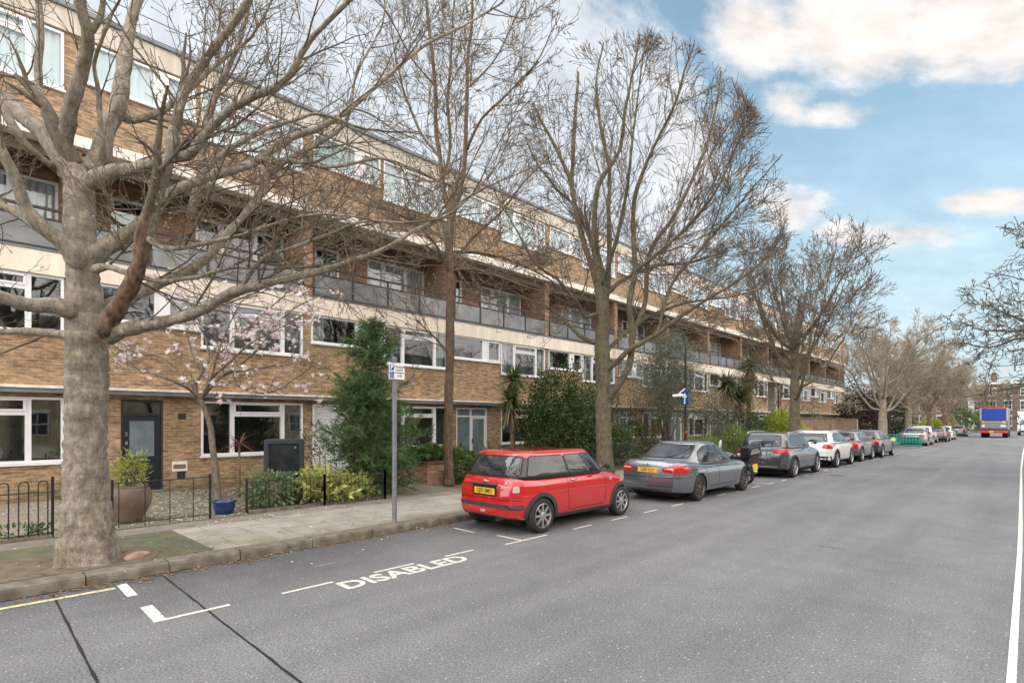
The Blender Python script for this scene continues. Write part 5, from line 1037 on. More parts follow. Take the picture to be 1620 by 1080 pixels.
shrub('hedge', 'clipped light green hedge behind the grey saloon car', 'hedge', (-11.9, 25.3, .12), [(0, 0, .6, .55, 1.7, .62), (0, 1.2, .65, .5, 1.2, .6)], 5200, .06, m_hedge, .5, seed=22, stems=0, lump=.12, ragged=.15)
shrub('leafy_shrub', 'loose grey green shrub below the first far cordyline', 'shrub', (-12.9, 28.9, .12), [(0, 0, 1.7, 1.1, 1.7, 1.6), (-.1, 1.2, 2.5, .9, .9, 1.1)], 6000, .12, m_lf_grey, .35, seed=23, stems=10, hollow=.4)
sword('cordyline_palm', 'leaning cordyline palm with a wide head left of the entrance', 'palm tree', (-13.0, 31.6, .12), [(-13.0, 31.2, 4.0), (-12.8, 32.4, 3.3)], 300, 1.35, .085, m_cord, 24, trunk=.09, skirt=50, droop=.8, up=(-.1, 1.25))
sword('cordyline_palm', 'tallest cordyline palm with a small head near the entrance', 'palm tree', (-13.2, 35.2, .12), [(-13.2, 35.2, 5.5), (-13.1, 34.5, 4.2)], 260, 1.2, .08, m_cord, 25, trunk=.09, skirt=80, droop=.9, up=(-.2, 1.25))
shrub('evergreen_shrub', 'dense dark shrub under the far cordylines', 'shrub', (-12.7, 32.8, .12), [(0, 0, 1.4, 1.2, 1.8, 1.4), (0, 2.0, 1.2, 1.0, 1.2, 1.2)], 6500, .13, m_lf_mid, .4, seed=26, stems=6)
shrub('leafy_shrub', 'yellow green laurel above the roof of the dark suv', 'shrub', (-11.8, 36.2, .12), [(0, 0, 1.3, .9, 1.5, 1.15), (0, 2.4, 1.15, .8, 1.3, 1.05), (-.2, 1, 2.0, .7, 1.3, .55)], 4200, .2, m_lf_lime, .45, seed=27, stems=5)
shrub('leafy_shrub', 'lighter green bush between the motorcycle and the yellow green laurel', 'shrub', (-11.8, 29.6, .12), [(0, 0, .8, .7, 2.0, .75)], 3600, .12, m_hedge, .4, seed=28, stems=4)
shrub('leafy_shrub', 'small green bush poking over the brick boundary wall', 'shrub', (-12.6, 47, .12), [(0, 0, 1.8, .4, 1.2, .7)], 900, .14, m_lf_mid, .5, seed=29, stems=3)
shrub('evergreen_tree', 'dark plum coloured tree just past the brick boundary wall', 'tree', (-12.3, 60.4, .12), [(0, 0, 2.4, 1.9, 2.9, 2.4), (.2, -1.4, 3.4, 1.2, 1.5, 1.3)], 8000, .2, m_lf_plum, .5, seed=30, stems=6, stem_r=.1)
shrub('evergreen_tree', 'black green evergreen between the two pale street trunks', 'tree', (-11.9, 71.5, .12), [(0, 0, 2.5, 1.8, 4.2, 2.7)], 9000, .22, m_lf_black, .5, seed=31, stems=4, stem_r=.1)
for i, (x, y, w, h, m, lab) in enumerate([(-10.4, 92, 2.2, 1.0, m_lf_lime, 'olive yellow bush far beyond the evergreen'), (-9.6, 125, 2.4, 2.3, m_lf_mid, 'rounded green bush left of the leaning far tree'), (-6.6, 131, 2.4, 2.3, m_lf_mid, 'green bush right of the leaning far tree behind the lorry')]):
    shrub('far_bush', lab, 'bush', (x, y, .12), [(0, 0, h, w * .8, w, h)], 2600, .3, m, .5, seed=40 + i, stems=0)
# potted plants
def pot(name, label, c, prof, m, rim=None):
    b = MB((c[0], c[1], .12)); b.lathe([(r, .12 + z) for r, z in prof], 40, (c[0], c[1], 0), cap=False); t = thing(name, label, 'pot', (c[0], c[1], .12)); b.build('body', m, t, smooth=True)
    s = MB((c[0], c[1], .12)); r = prof[-2][0] * .93; s.lathe([(0, .12 + prof[-2][1] - .03), (r, .12 + prof[-2][1] - .03)], 24, (c[0], c[1], 0), cap=False); s.build('soil', m_dirt, t)
    return t
m_terra = mat('ribbed_clay', (.13, .09, .07), .75, vscale=4, col2=(.20, .145, .115), world=False); m_blueg = mat('blue_glaze', (.008, .022, .13), .18, vscale=4, col2=(.015, .05, .2), coat=.5)
pr = [(.16, 0), (.20, .02)] + [(.20 + .15 * math.sin(min(1, z / .62) * 2.45) + (.006 if i % 2 else 0), .04 + z) for i, z in enumerate(np.linspace(0, .56, 36))] + [(.27, .62), (.30, .65), (.27, .655), (.24, .63)]
pot('clay_pot', 'big ribbed brown clay pot beside the large tree trunk', (-11.9, 2.12), pr, m_terra)
shrub('bamboo_plant', 'yellow green bamboo growing in the big clay pot', 'plant', (-11.9, 2.12, .74), [(0, 0, 1.02, .26, .28, .28), (0, .1, 1.22, .16, .19, .2)], 480, .13, m_bamb, .16, seed=50, stems=12, stem_r=.008, hollow=.2)
pot('glazed_pot', 'blue glazed pot at the end of the low gate', (-11.55, 3.62), [(.15, 0), (.17, .02), (.195, .12), (.205, .22), (.225, .235), (.225, .26), (.20, .265), (.185, .24)], m_blueg)

# ------------------------------------------------------------------ railings, cabinet, posts, signs
def railing(label, pts, h, gap, r, hoop=False, group='black garden railings', postr=.018, mid=False):
    o = (pts[0][0], pts[0][1], .12); t = thing('iron_railing', label, 'railing', o, 0, group); bars = MB(o); rail = MB(o); post = MB(o)
    for (xa, ya), (xb, yb) in zip(pts, pts[1:]):
        L = math.hypot(xb - xa, yb - ya); n = max(1, round(L / gap))
        for z in ((.2, .12 + h * .8) if hoop else (.2, .12 + h)): rail.tube([(xa, ya, z), (xb, yb, z)], .009, 6)
        for i in range(n):
            f, g = (i + .25) / n, (i + .75) / n; A = (xa + (xb - xa) * f, ya + (yb - ya) * f); B_ = (xa + (xb - xa) * g, ya + (yb - ya) * g)
            if hoop:
                w = math.hypot(B_[0] - A[0], B_[1] - A[1]) / 2; pp = [(A[0], A[1], .13)]
                for q in range(7): u = math.pi * q / 6; c = (1 - math.cos(u)) / 2; pp.append((A[0] + (B_[0] - A[0]) * c, A[1] + (B_[1] - A[1]) * c, .12 + h - w + w * math.sin(u)))
                pp.append((B_[0], B_[1], .13)); bars.tube(pp, r, 6)
            else: bars.tube([(A[0], A[1], .13), (A[0], A[1], .12 + h)], r, 5)
        for x, y in ((xa, ya), (xb, yb)): post.box(x - postr, x + postr, y - postr, y + postr, .12, .12 + h + .06)
    bars.build('bars', m_iron, t); rail.build('rail', m_iron, t); post.build('post', m_iron, t); return t
railing('hooped black railing left of the large tree', [(-11.1, -5), (-11.1, -2.4), (-11.1, .98)], .90, .23, .009, hoop=True, group='black garden railings')
railing('low gate with a few thin upright bars behind the large tree', [(-11.15, 1.75), (-11.15, 3.25)], .78, .34, .008, group='black garden railings')
railing('fine black railing round the bed of the variegated shrub', [(-11.2, 3.92), (-11.1, 5.5), (-11.0, 6.95), (-12.6, 7.05)], .62, .085, .005, group='black garden railings')
railing('black railing in front of the strap leaved plants behind the red car', [(-11.8, 10.9), (-11.8, 14.9), (-14.5, 14.9)], .78, .11, .006, group='black garden railings', postr=.03)
railing('black railing between the fan shaped tree and the lamp post', [(-11.3, 15.6), (-11.3, 21.3)], 1.0, .12, .007, group='black garden railings')
railing('black railing in front of the clipped hedge and bushes', [(-11.3, 22.6), (-11.3, 34)], .8, .13, .008, group='black garden railings')
b = MB(); b.box(-11.28, -11.12, 3.95, 7.0, .1, .17); b.box(-11.9, -11.74, 10.9, 14.9, .1, .18); b.box(-11.2, -11.04, -6, .98, .1, .165); b.build('bed_edging', m_kerb, kind='structure')
# black cabinet standing in the bed
o_ = (-13.0, 5.6, .12); cb = thing('black_cabinet', 'upright black cabinet with rounded corners and a recessed front panel', 'cabinet', o_, R(-24))
cz = Matrix.Translation((0, 0, 0)); f = MB(o_)
f.box(-13.3, -12.9, 5.35, 5.85, .12, .62); f.build('pedestal', m_black, cb, bevel=.03)
f = MB(o_); f.box(-13.34, -12.86, 4.98, 5.88, .622, 1.52); f.build('body', mat('cabinet_paint', (.022, .034, .045), .45), cb, bevel=.05)
f = MB(o_); f.ringx(-12.858, -12.80, 4.99, 5.87, .66, 1.51, .10, .09); f.build('panel_rim', mat('cabinet_rim', (.028, .042, .055), .45), cb, bevel=.008)
f = MB(o_); f.box(-12.858, -12.852, 5.102, 5.758, .762, 1.398); f.build('recessed_panel', mat('cabinet_panel', (.004, .005, .007), .35, vscale=4, col2=(.02, .03, .035)), cb)
f = MB(o_); f.box(-12.851, -12.83, 5.66, 5.70, 1.30, 1.34); f.build('latch', m_chrome, cb)

# parking sign
o_ = (-8.27, 5.42, .12); sp_ = thing('parking_sign', 'grey post with a small white disabled parking plate', 'sign', o_)
f = MB(o_); f.tube([(-8.27, 5.42, .12), (-8.27, 5.42, 3.08)], .044, 14); f.lathe([(.044, 3.08), (.03, 3.1), (0, 3.105)], 14, (-8.27, 5.42, 0), cap=False); f.build('post', m_grey_post, sp_, smooth=True, ang=40)
f = MB(o_); f.box(-8.222, -8.214, 5.27, 5.60, 2.70, 2.985); pl = f.build('sign_plate', mat('sign_white', (.78, .79, .80), .35), sp_, bevel=.003)
mb_blue = mat('sign_blue', (.012, .06, .32), .35); m_txt = mat('sign_black', (.02, .02, .025), .5); m_swhite = mat('sign_symbol_white', (.8, .8, .8), .4)
f = MB(o_)
for z in (2.76, 2.88): f.lathe([(.034, z), (.034, z + .03)], 10, (-8.25, 5.43, 0))
f.build('clamp', m_chrome, sp_)
f = MB(o_); f.box(-8.2139, -8.2125, 5.285, 5.375, 2.855, 2.965); f.box(-8.2139, -8.2125, 5.285, 5.375, 2.715, 2.835); f.build('blue_square', mb_blue, pl)
RX = Euler((R(90), 0, R(90)))
textmesh('lettering', 'P', .115, m_swhite, pl, (-8.2118 - o_[0], 5.33 - o_[1], 2.91 - o_[2]), RX, ext=.0003, bold=.003)
textmesh('lettering', 'Disabled\nbadge\nholders\nonly', .062, m_txt, pl, (-8.2135 - o_[0], 5.49 - o_[1], 2.845 - o_[2]), RX, ext=.0003, bold=.0012)
f = MB(o_); X0 = -8.212    # wheelchair symbol
f.lathe([(.009, X0), (.009, X0 + .0006)], 10, (0, 5.325, 2.822), 'x'); f.tube([(X0, 5.325, 2.81), (X0, 5.327, 2.78), (X0, 5.348, 2.778), (X0, 5.358, 2.748)], .0035, 5)
f.tube([(X0, 5.33 + .027 * math.cos(q), 2.758 + .027 * math.sin(q)) for q in np.linspace(2.0, 5.9, 12)], .003, 5); f.build('wheelchair_symbol', m_swhite, pl)

# lamp post with one-way sign and camera housing
o_ = (-10.9, 21.85, .12); lp = thing('lamp_post', 'black lamp post carrying a blue one way sign and a white camera', 'lamp post', o_)
f = MB(o_); f.tube([(-10.9, 21.85, .12), (-10.9, 21.85, 1.2), (-10.9, 21.85, 1.22), (-10.9, 21.85, 5.0)], [.09, .085, .055, .045], 12); f.tube([(-10.9, 21.85, 5.0), (-10.9, 21.8, 5.4), (-10.95, 21.65, 5.75), (-11.05, 21.4, 5.95)], [.03, .018, .014, .012], 8); f.build('post', m_iron, lp, smooth=True, ang=40)
f = MB(o_); f.box(-11.06, -10.72, 21.745, 21.755, 2.66, 3.24); sg = f.build('sign_plate', mb_blue, lp, bevel=.003)
f = MB(o_); f.add([(-10.925, 21.738, 2.7), (-10.855, 21.738, 2.7), (-10.855, 21.738, 2.98), (-10.78, 21.738, 2.98), (-10.89, 21.738, 3.18), (-11.0, 21.738, 2.98), (-10.925, 21.738, 2.98)], [(0, 1, 2, 6), (3, 4, 5)]); f.build('arrow', m_swhite, sg)
f = MB(o_); f.tube([(-10.88, 21.58, 3.06), (-11.28, 21.42, 3.04)], [.06, .06], 12); cm = f.build('camera_housing', m_upvc, lp, smooth=True, ang=40)
f = MB(o_); f.tube([(-10.9, 21.8, 3.35), (-11.0, 21.6, 3.2), (-11.02, 21.48, 3.1)], .02, 8); f.build('bracket', m_upvc, cm)
f = MB(o_); f.tube([(-10.88, 21.78, 1.45), (-10.75, 21.62, 1.5)], .04, 8); f.build('orange_tag', mat('orange_tape', (.5, .15, .05), .6), lp)
# stones by the trunk
for i, (x, y, s, m, lab) in enumerate([(-8.62, 1.62, .13, mat('brick_stone', (.28, .17, .12), .9, vscale=8, col2=(.35, .25, .2)), 'broken pinkish brick at the foot of the large tree'), (-8.75, 1.22, .16, m_black, 'black chunk of kerb edging against the large trunk')]):
    bm = bmesh.new(); bmesh.ops.create_icosphere(bm, subdivisions=3, radius=s)
    for v in bm.verts: v.co *= 1 + .3 * noise.noise(v.co * 9 + Vector((i, 0, 0))); v.co.z *= .42; v.co.x *= .6; v.co.y *= 1.25
    me = bpy.data.meshes.new('stone'); bm.to_mesh(me); bm.free(); me.materials.append(m); o = bpy.data.objects.new('stone', me); COL.objects.link(o); o.location = (x, y, .15); o.rotation_euler = (0, 0, .5 + i); tagk(o, None, lab, 'stone')
# ------------------------------------------------------------------ vehicles
m_tyre = mat('tyre_rubber', (.018, .018, .019), .8, world=False); m_alloy = mat('silver_alloy', (.5, .5, .51), .3, .8); m_alloy_d = mat('bronze_grey_alloy', (.16, .13, .12), .35, .7)
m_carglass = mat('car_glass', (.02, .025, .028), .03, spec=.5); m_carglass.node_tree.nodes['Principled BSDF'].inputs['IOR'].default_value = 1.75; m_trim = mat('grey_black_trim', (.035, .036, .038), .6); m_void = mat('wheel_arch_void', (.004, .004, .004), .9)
m_redlamp = mat('red_lamp_lens', (.42, .01, .012), .12, coat=.6); m_clearlamp = mat('clear_lamp_lens', (.45, .38, .38), .12, coat=.6); m_plate = mat('yellow_number_plate', (.72, .43, .02), .45); m_seam = mat('panel_gap', (.01, .01, .01), .8)
def paint(name, c, metal=.0, rough=.3):
    m = mat(name, c, rough, metal, coat=1.0); m.node_tree.nodes['Principled BSDF'].inputs['Coat IOR'].default_value = 1.75; return m
def interp(pts, x, k=None):
    xs = [p[0] for p in pts]; ys = [p[1] for p in pts]
    if x <= xs[0]: return ys[0]
    if x >= xs[-1]: return ys[-1]
    i = max(q for q in range(len(xs)) if xs[q] <= x); i = min(i, len(xs) - 2)
    t = (x - xs[i]) / (xs[i + 1] - xs[i])
    def sl(q):
        if q <= 0 or q >= len(xs) - 1: return (ys[min(q + 1, len(xs) - 1)] - ys[max(q - 1, 0)]) / (xs[min(q + 1, len(xs) - 1)] - xs[max(q - 1, 0)])
        a, b = (ys[q] - ys[q - 1]) / (xs[q] - xs[q - 1]), (ys[q + 1] - ys[q]) / (xs[q + 1] - xs[q]); return 0 if a * b <= 0 else 2 * a * b / (a + b)
    h = xs[i + 1] - xs[i]; m0, m1 = sl(i) * h, sl(i + 1) * h
    return (2 * t ** 3 - 3 * t ** 2 + 1) * ys[i] + (t ** 3 - 2 * t ** 2 + t) * m0 + (-2 * t ** 3 + 3 * t ** 2) * ys[i + 1] + (t ** 3 - t ** 2) * m1
SEC = [(0, 0), (.55, 0), (.86, .01), (.95, .05), (.985, .13), (1.0, .3), (1.0, .48), (.99, .66), (.975, .80), (.94, .9), (.87, .965), (.74, .993), (.4, 1.0), (0, 1.003)]
def body_mesh(sp):
    L, hw = sp['L'], sp['W'] / 2; st = [0, .01, .03, .06, .1, .16, .24, .34] + list(np.linspace(.45, L - .45, 34)) + [L - .34, L - .24, L - .16, L - .1, L - .06, L - .03, L - .01, L]
    ra, fa = sp.get('rr', .30), sp.get('fr', .45); V = []; n = 2 * len(SEC) - 2
    for y in st:
        w = hw * interp(sp.get('plan', [(0, .93), (L * .25, 1), (L * .75, 1), (L, .92)]), y)
        e = max(0, 1 - y / ra); w *= 1 - .17 * e ** 2.4; e2 = max(0, 1 - (L - y) / fa); w *= 1 - .30 * e2 ** 2.2
        zt = interp(sp['top'], y); zb = interp(sp['bot'], y); e = max(0, 1 - y / .09); zt -= .05 * e ** 2; zb += .05 * e ** 2; e = max(0, 1 - (L - y) / .12); zt -= .08 * e ** 2; zb += .04 * e ** 2
        half = [(w * a, zb + (zt - zb) * c) for a, c in SEC]
        ring = half + [(-a, c) for a, c in half[-2:0:-1]]
        V += [(a, y, c) for a, c in ring]
    F = [[i * n + j, i * n + (j + 1) % n, (i + 1) * n + (j + 1) % n, (i + 1) * n + j] for i in range(len(st) - 1) for j in range(n)]
    F.append(list(range(n))); F.append(list(range((len(st) - 1) * n, len(st) * n))[::-1]); return V, F
def cabin_mesh(sp):
    V = []; n = 56; zs = sp['cz']; lv = [(z, 1.0, 0) for z in np.linspace(zs[0], zs[1], 9)] + [(zs[1] + sp.get('dome', .06) * h, s, 1) for s, h in ((.985, .25), (.955, .5), (.90, .72), (.78, .88), (.55, .96), (.25, 1.0), (.02, 1.0))]
    for z, s, top in lv:
        t = min(1, (z - zs[0]) / (zs[1] - zs[0])); yr = interp(sp['cr'], t); yf = interp(sp['cf'], t); w = interp(sp['cw'], t); cy, hl = (yr + yf) / 2, (yf - yr) / 2
        for j in range(n):
            a = 2 * math.pi * j / n; ex = sp.get('ex', .32); c, s_ = math.cos(a), math.sin(a); x = w * math.copysign(abs(c) ** ex, c); y = hl * math.copysign(abs(s_) ** ex, s_)
            y += -.06 * (x / w) ** 2 * (1 if y > 0 else -1) * .9
            V.append((x * s, cy + y * (s if top else 1), z))
    F = [[i * n + j, i * n + (j + 1) % n, (i + 1) * n + (j + 1) % n, (i + 1) * n + j] for i in range(len(lv) - 1) for j in range(n)]
    F.append(list(range(n))[::-1]); F.append(list(range((len(lv) - 1) * n, len(lv) * n))); return V, F
def bvh(V, F): return BVHTree.FromPolygons([Vector(v) for v in V], F)
DIRS = {'R': (Vector((3, 0, 0)), Vector((-1, 0, 0))), 'Lf': (Vector((-3, 0, 0)), Vector((1, 0, 0))), 'B': (Vector((0, -3, 0)), Vector((0, 1, 0))), 'F': (Vector((0, 9, 0)), Vector((0, -1, 0)))}
def proj(bv, d, u, v, off):
    o, dr = DIRS[d]; o = Vector((o.x, u, v)) if d in ('R', 'Lf') else Vector((u, o.y, v)); h = bv.ray_cast(o, dr)
    if h[0] is None: return None
    nn = h[1] if h[1].dot(dr) < 0 else -h[1]; return h[0] + nn * off
def patch(bv, d, poly, off=.004, step=.05, thick=.0):
    """polygon (side: y,z; rear/front: x,z) laid on the surface"""
    P2 = []; m = len(poly)
    for i in range(m):
        a, b = poly[i], poly[(i + 1) % m]; L = math.hypot(b[0] - a[0], b[1] - a[1]); k = max(1, int(L / step)); P2 += [(a[0] + (b[0] - a[0]) * q / k, a[1] + (b[1] - a[1]) * q / k) for q in range(k)]
    c = (sum(p[0] for p in P2) / len(P2), sum(p[1] for p in P2) / len(P2)); V = []; n = len(P2); R_ = 6
    for r in range(R_):
        s = 1 - r / R_
        for p in P2:
            q = proj(bv, d, c[0] + (p[0] - c[0]) * s, c[1] + (p[1] - c[1]) * s, off)
            if q is None: q = proj(bv, d, c[0], c[1], off)
            if q is None: return None
            V.append(tuple(q))
    q = proj(bv, d, c[0], c[1], off); V.append(tuple(q)); F = [(i * n + j, i * n + (j + 1) % n, (i + 1) * n + (j + 1) % n, (i + 1) * n + j) for i in range(R_ - 1) for j in range(n)]
    F += [((R_ - 1) * n + j, (R_ - 1) * n + (j + 1) % n, R_ * n) for j in range(n)]; return V, F
def ribbon(bv, d, line, w, off=.003, closed=False, step=.04):
    P2 = []
    for a, b in zip(line, line[1:]):
        k = max(1, int(math.hypot(b[0] - a[0], b[1] - a[1]) / step)); P2 += [(a[0] + (b[0] - a[0]) * q / k, a[1] + (b[1] - a[1]) * q / k) for q in range(k)]
    P2.append(line[-1]); V = []; F = []
    for i, p in enumerate(P2):
        a, b = P2[max(0, i - 1)], P2[min(len(P2) - 1, i + 1)]; l = math.hypot(b[0] - a[0], b[1] - a[1]) or 1; nx, ny = -(b[1] - a[1]) / l * w / 2, (b[0] - a[0]) / l * w / 2
        q1, q2 = proj(bv, d, p[0] + nx, p[1] + ny, off), proj(bv, d, p[0] - nx, p[1] - ny, off)
        if q1 is None or q2 is None: continue
        V += [tuple(q1), tuple(q2)]
        if len(V) >= 4: F.append((len(V) - 4, len(V) - 3, len(V) - 1, len(V) - 2))
    return V, F
def rnd(poly, r=.04, k=4):
    out = []; m = len(poly)
    for i in range(m):
        p, a, b = poly[i], poly[i - 1], poly[(i + 1) % m]; la, lb = math.hypot(a[0] - p[0], a[1] - p[1]), math.hypot(b[0] - p[0], b[1] - p[1]); ra, rb = min(r, la * .45), min(r, lb * .45)
        s = (p[0] + (a[0] - p[0]) * ra / la, p[1] + (a[1] - p[1]) * ra / la); e = (p[0] + (b[0] - p[0]) * rb / lb, p[1] + (b[1] - p[1]) * rb / lb)
        for q in range(k + 1):
            t = q / k; out.append(((1 - t) ** 2 * s[0] + 2 * t * (1 - t) * p[0] + t * t * e[0], (1 - t) ** 2 * s[1] + 2 * t * (1 - t) * p[1] + t * t * e[1]))
    return out
def wheel(parent, x, y, r, side, mt, spokes, w=.19, split=False):
    b = MB(); rt = r * .70; xo = x; s = side
    b.lathe([(rt, -s * w), (r * .9, -s * w), (r * .985, -s * w * .88), (r, -s * w * .7), (r, -s * w * .3), (r * .985, -s * w * .10), (r * .93, 0), (rt * 1.04, s * .004), (rt, -s * .004)], 32, (xo, y, r), 'x', cap=False)
    t = b.build('wheel', m_tyre, parent, smooth=True, ang=50)
    b = MB(); b.lathe([(rt, -s * .004), (rt * .96, -s * .0), (rt * .93, -s * .02), (rt * .92, -s * .12)], 32, (xo, y, r), 'x', cap=False)
    for q in range(spokes):
        a0 = 2 * math.pi * q / spokes
        for da in ((-.10, .10) if split else (0,)):
            a1 = a0 + da * 1.6; c0, s0 = math.cos(a0 + da * .6), math.sin(a0 + da * .6); c1, s1 = math.cos(a1), math.sin(a1); w0, w1 = (.016, .014) if split else (.024, .019)
            p0, p1 = (r * .10, r * .10); A = [(rt * .2 * c0 - w0 * s0, rt * .2 * s0 + w0 * c0), (rt * .2 * c0 + w0 * s0, rt * .2 * s0 - w0 * c0), (rt * .95 * c1 + w1 * s1, rt * .95 * s1 - w1 * c1), (rt * .95 * c1 - w1 * s1, rt * .95 * s1 + w1 * c1)]
            vs = [(xo - s * .012, y + u, r + v) for u, v in A] + [(xo - s * .05, y + u, r + v) for u, v in A]; b.add(vs, [(0, 1, 2, 3), (4, 5, 6, 7), (0, 1, 5, 4), (2, 3, 7, 6), (1, 2, 6, 5), (3, 0, 4, 7)])
    b.lathe([(rt * .26, -s * .05), (rt * .26, -s * .012), (rt * .2, -s * .006), (.0, -s * .006)], 16, (xo, y, r), 'x', cap=False); b.build('rim', mt, t)
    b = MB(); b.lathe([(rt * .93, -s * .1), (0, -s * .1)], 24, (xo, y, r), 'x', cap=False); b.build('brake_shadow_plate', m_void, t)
def car(name, label, sp, X, Y, group='cars parked along the kerb', rz=0):
    L, W_ = sp['L'], sp['W']; t = thing(name, label, sp.get('cat', 'car'), (X, Y, 0), rz, group)
    V, F = body_mesh(sp); bvb = bvh(V, F); me = bpy.data.meshes.new('body'); me.from_pydata(V, [], F); me.materials.append(sp['paint']); me.materials.append(m_void); bm = bmesh.new(); bm.from_mesh(me); bmesh.ops.recalc_face_normals(bm, faces=bm.faces); bm.to_mesh(me); bm.free()
    bo = bpy.data.objects.new('body', me); COL.objects.link(bo)
    c = MB(); ar = sp['wr'] * sp.get('arch', 1.14)
    for y in sp['axles']:
        for s in (-1, 1): c.lathe([(ar, s * (W_ / 2 - .26)), (ar, s * (W_ / 2 + .2))], 36, (0, y, sp['wr']), 'x')
    co = c.build('cutter', m_void); md = bo.modifiers.new('b', 'BOOLEAN'); md.operation = 'DIFFERENCE'; md.object = co; md.solver = 'EXACT'
    bpy.context.view_layer.update(); ne = bpy.data.meshes.new_from_object(bo.evaluated_get(bpy.context.evaluated_depsgraph_get())); bo.modifiers.clear(); bpy.data.objects.remove(co)
    if len(ne.polygons) > 200: bo.data = ne
    ne = bo.data; ne.materials.clear(); ne.materials.append(sp['paint']); ne.materials.append(m_void); ne.materials.append(m_trim)
    for p in ne.polygons:
        cc = p.center; p.material_index = 0; p.use_smooth = True
        for y in sp['axles']:
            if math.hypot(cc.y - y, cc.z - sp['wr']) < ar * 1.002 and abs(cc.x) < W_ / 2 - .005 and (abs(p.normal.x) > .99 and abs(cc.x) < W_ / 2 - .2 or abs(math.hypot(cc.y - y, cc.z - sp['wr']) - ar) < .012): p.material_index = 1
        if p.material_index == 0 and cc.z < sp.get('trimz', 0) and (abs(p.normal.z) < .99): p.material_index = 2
    try: ne.set_sharp_from_angle(angle=R(38))
    except Exception: pass
    ne.name = 'body'; bo.parent = t; bo.name = 'body'
    CV, CF = cabin_mesh(sp); bvc = bvh(CV, CF); me = bpy.data.meshes.new('cabin'); me.from_pydata(CV, [], CF); me.materials.append(sp.get('pillar', sp['paint'])); me.materials.append(sp.get('roofpaint', sp['paint'])); n = 56
    for p in me.polygons:
        p.use_smooth = True; p.material_index = 1 if p.center.z > sp['cz'][1] - sp.get('roofband', .0) else 0
    me.update(); o = bpy.data.objects.new('cabin', me); COL.objects.link(o); o.parent = t
    def add(nm, res, m, par=t, mirror=False, solid=0):
        if not res or not res[0]: return None
        for mir in ((1, -1) if mirror else (1,)):
            b = MB(); b.add([(x * mir, y, z) for x, y, z in res[0]], res[1]); q = b.build(nm, m, par, smooth=True)
        return q
    for nm, poly in sp['swin']:
        pp_ = rnd(poly, sp.get('wr_', .05)); pp_.append(pp_[0]); add('window_trim', ribbon(bvc, 'R', pp_, .028, .004), m_seam, mirror=True)
        add(nm, patch(bvc, 'R', rnd(poly, sp.get('wr_', .05)), .006), m_carglass, mirror=True)
    rp_ = rnd(sp['rwin'], .06); rp_.append(rp_[0]); add('window_trim', ribbon(bvc, 'B', rp_, .035, .004), m_seam); add('rear_window', patch(bvc, 'B', rp_[:-1], .006), m_carglass); add('windscreen', patch(bvc, 'F', rnd(sp['fwin'], .06), .006), m_carglass)
    for nm, d, poly, m, mir, on, off in sp.get('dec', []): add(nm, patch(bvb if on == 'b' else bvc, d, poly, off), m, mirror=mir)
    for d, line, w, m, nm, on in sp.get('lines', []): add(nm, ribbon(bvb if on == 'b' else bvc, d, line, w), m, mirror=(d == 'R'))
    for y in sp['axles']:
        for s in (-1, 1): wheel(t, s * (W_ / 2 - sp.get('inset', .015)), y, sp['wr'], s, sp['rim'], sp['spokes'], split=sp.get('split', False))
    if sp.get('arch_trim'):
        for y in sp['axles']:
            line = [(y + (ar + sp['arch_trim'] / 2 - .004) * math.cos(q), sp['wr'] + (ar + sp['arch_trim'] / 2 - .004) * math.sin(q)) for q in np.linspace(-.28, math.pi + .28, 26)]
            add('arch_trim', ribbon(bvb, 'R', line, sp['arch_trim'], .008), m_trim, mirror=True)
    # number plate
    if sp.get('plate'):
        tx, px, pz = sp['plate']; q = proj(bvb, 'B', px, pz, 0) or Vector((0, 0, pz)); b = MB(); yb = q.y - .012; b.box(px - .26, px + .26, yb, yb + .012, pz - .056, pz + .056); pl = b.build('number_plate', m_plate, t, bevel=.003)
        textmesh('lettering', tx, .105, m_seam, pl, (px, yb - .001, pz), Euler((R(90), 0, 0)), ext=.0004, bold=.002, sx=.86)
    for s in (-1, 1):
        my, mz = sp['mirror']; b = MB(); xm = interp(sp['cw'], .1) + .02
        b.tube([(s * (xm + .02), my + .02, mz), (s * (xm + .08), my, mz + .02)], [.02, .02], 8); b.lathe([(.0, 0), (.042, .004), (.058, .03), (.058, .06), (.04, .09), (.0, .10)], 14, (s * (xm + .16), my - .04, mz + .04), 'y', cap=False)
        mo = b.build('wing_mirror', sp.get('mirrorpaint', sp['paint']), t, smooth=True)
    for y, z in sp.get('handles', []):
        for d, s in (('R', 1), ('Lf', -1)):
            q = proj(bvb, d, y, z, 0)
            if q: b = MB(); b.tube([(q.x + s * .002, y - .09, z), (q.x + s * .03, y - .06, z), (q.x + s * .03, y + .06, z), (q.x + s * .002, y + .09, z)], .012, 6); b.build('door_handle', sp.get('handlem', sp['paint']), t, smooth=True)
    for y0, y1, xx, zz in sp.get('rails', []):
        for s in (-1, 1): b = MB(); b.tube([(s * xx, y0, zz - .05), (s * xx, y0 + .12, zz + .03), (s * xx, (y0 + y1) / 2, zz + .05), (s * xx, y1 - .12, zz + .03), (s * xx, y1, zz - .05)], .016, 6); b.build('roof_rail', m_alloy, t, smooth=True)
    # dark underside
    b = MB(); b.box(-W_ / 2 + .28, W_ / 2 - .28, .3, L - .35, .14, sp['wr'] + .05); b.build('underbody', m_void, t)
    return t, bvb, bvc
def exhaust(t, x, z, r=.03):
    b = MB(); b.lathe([(r, -.03), (r, .12), (r * .8, .12), (r * .8, -.028)], 14, (x, 0, z), 'y', cap=False); b.build('exhaust_pipe', m_chrome, t, smooth=True, ang=40)
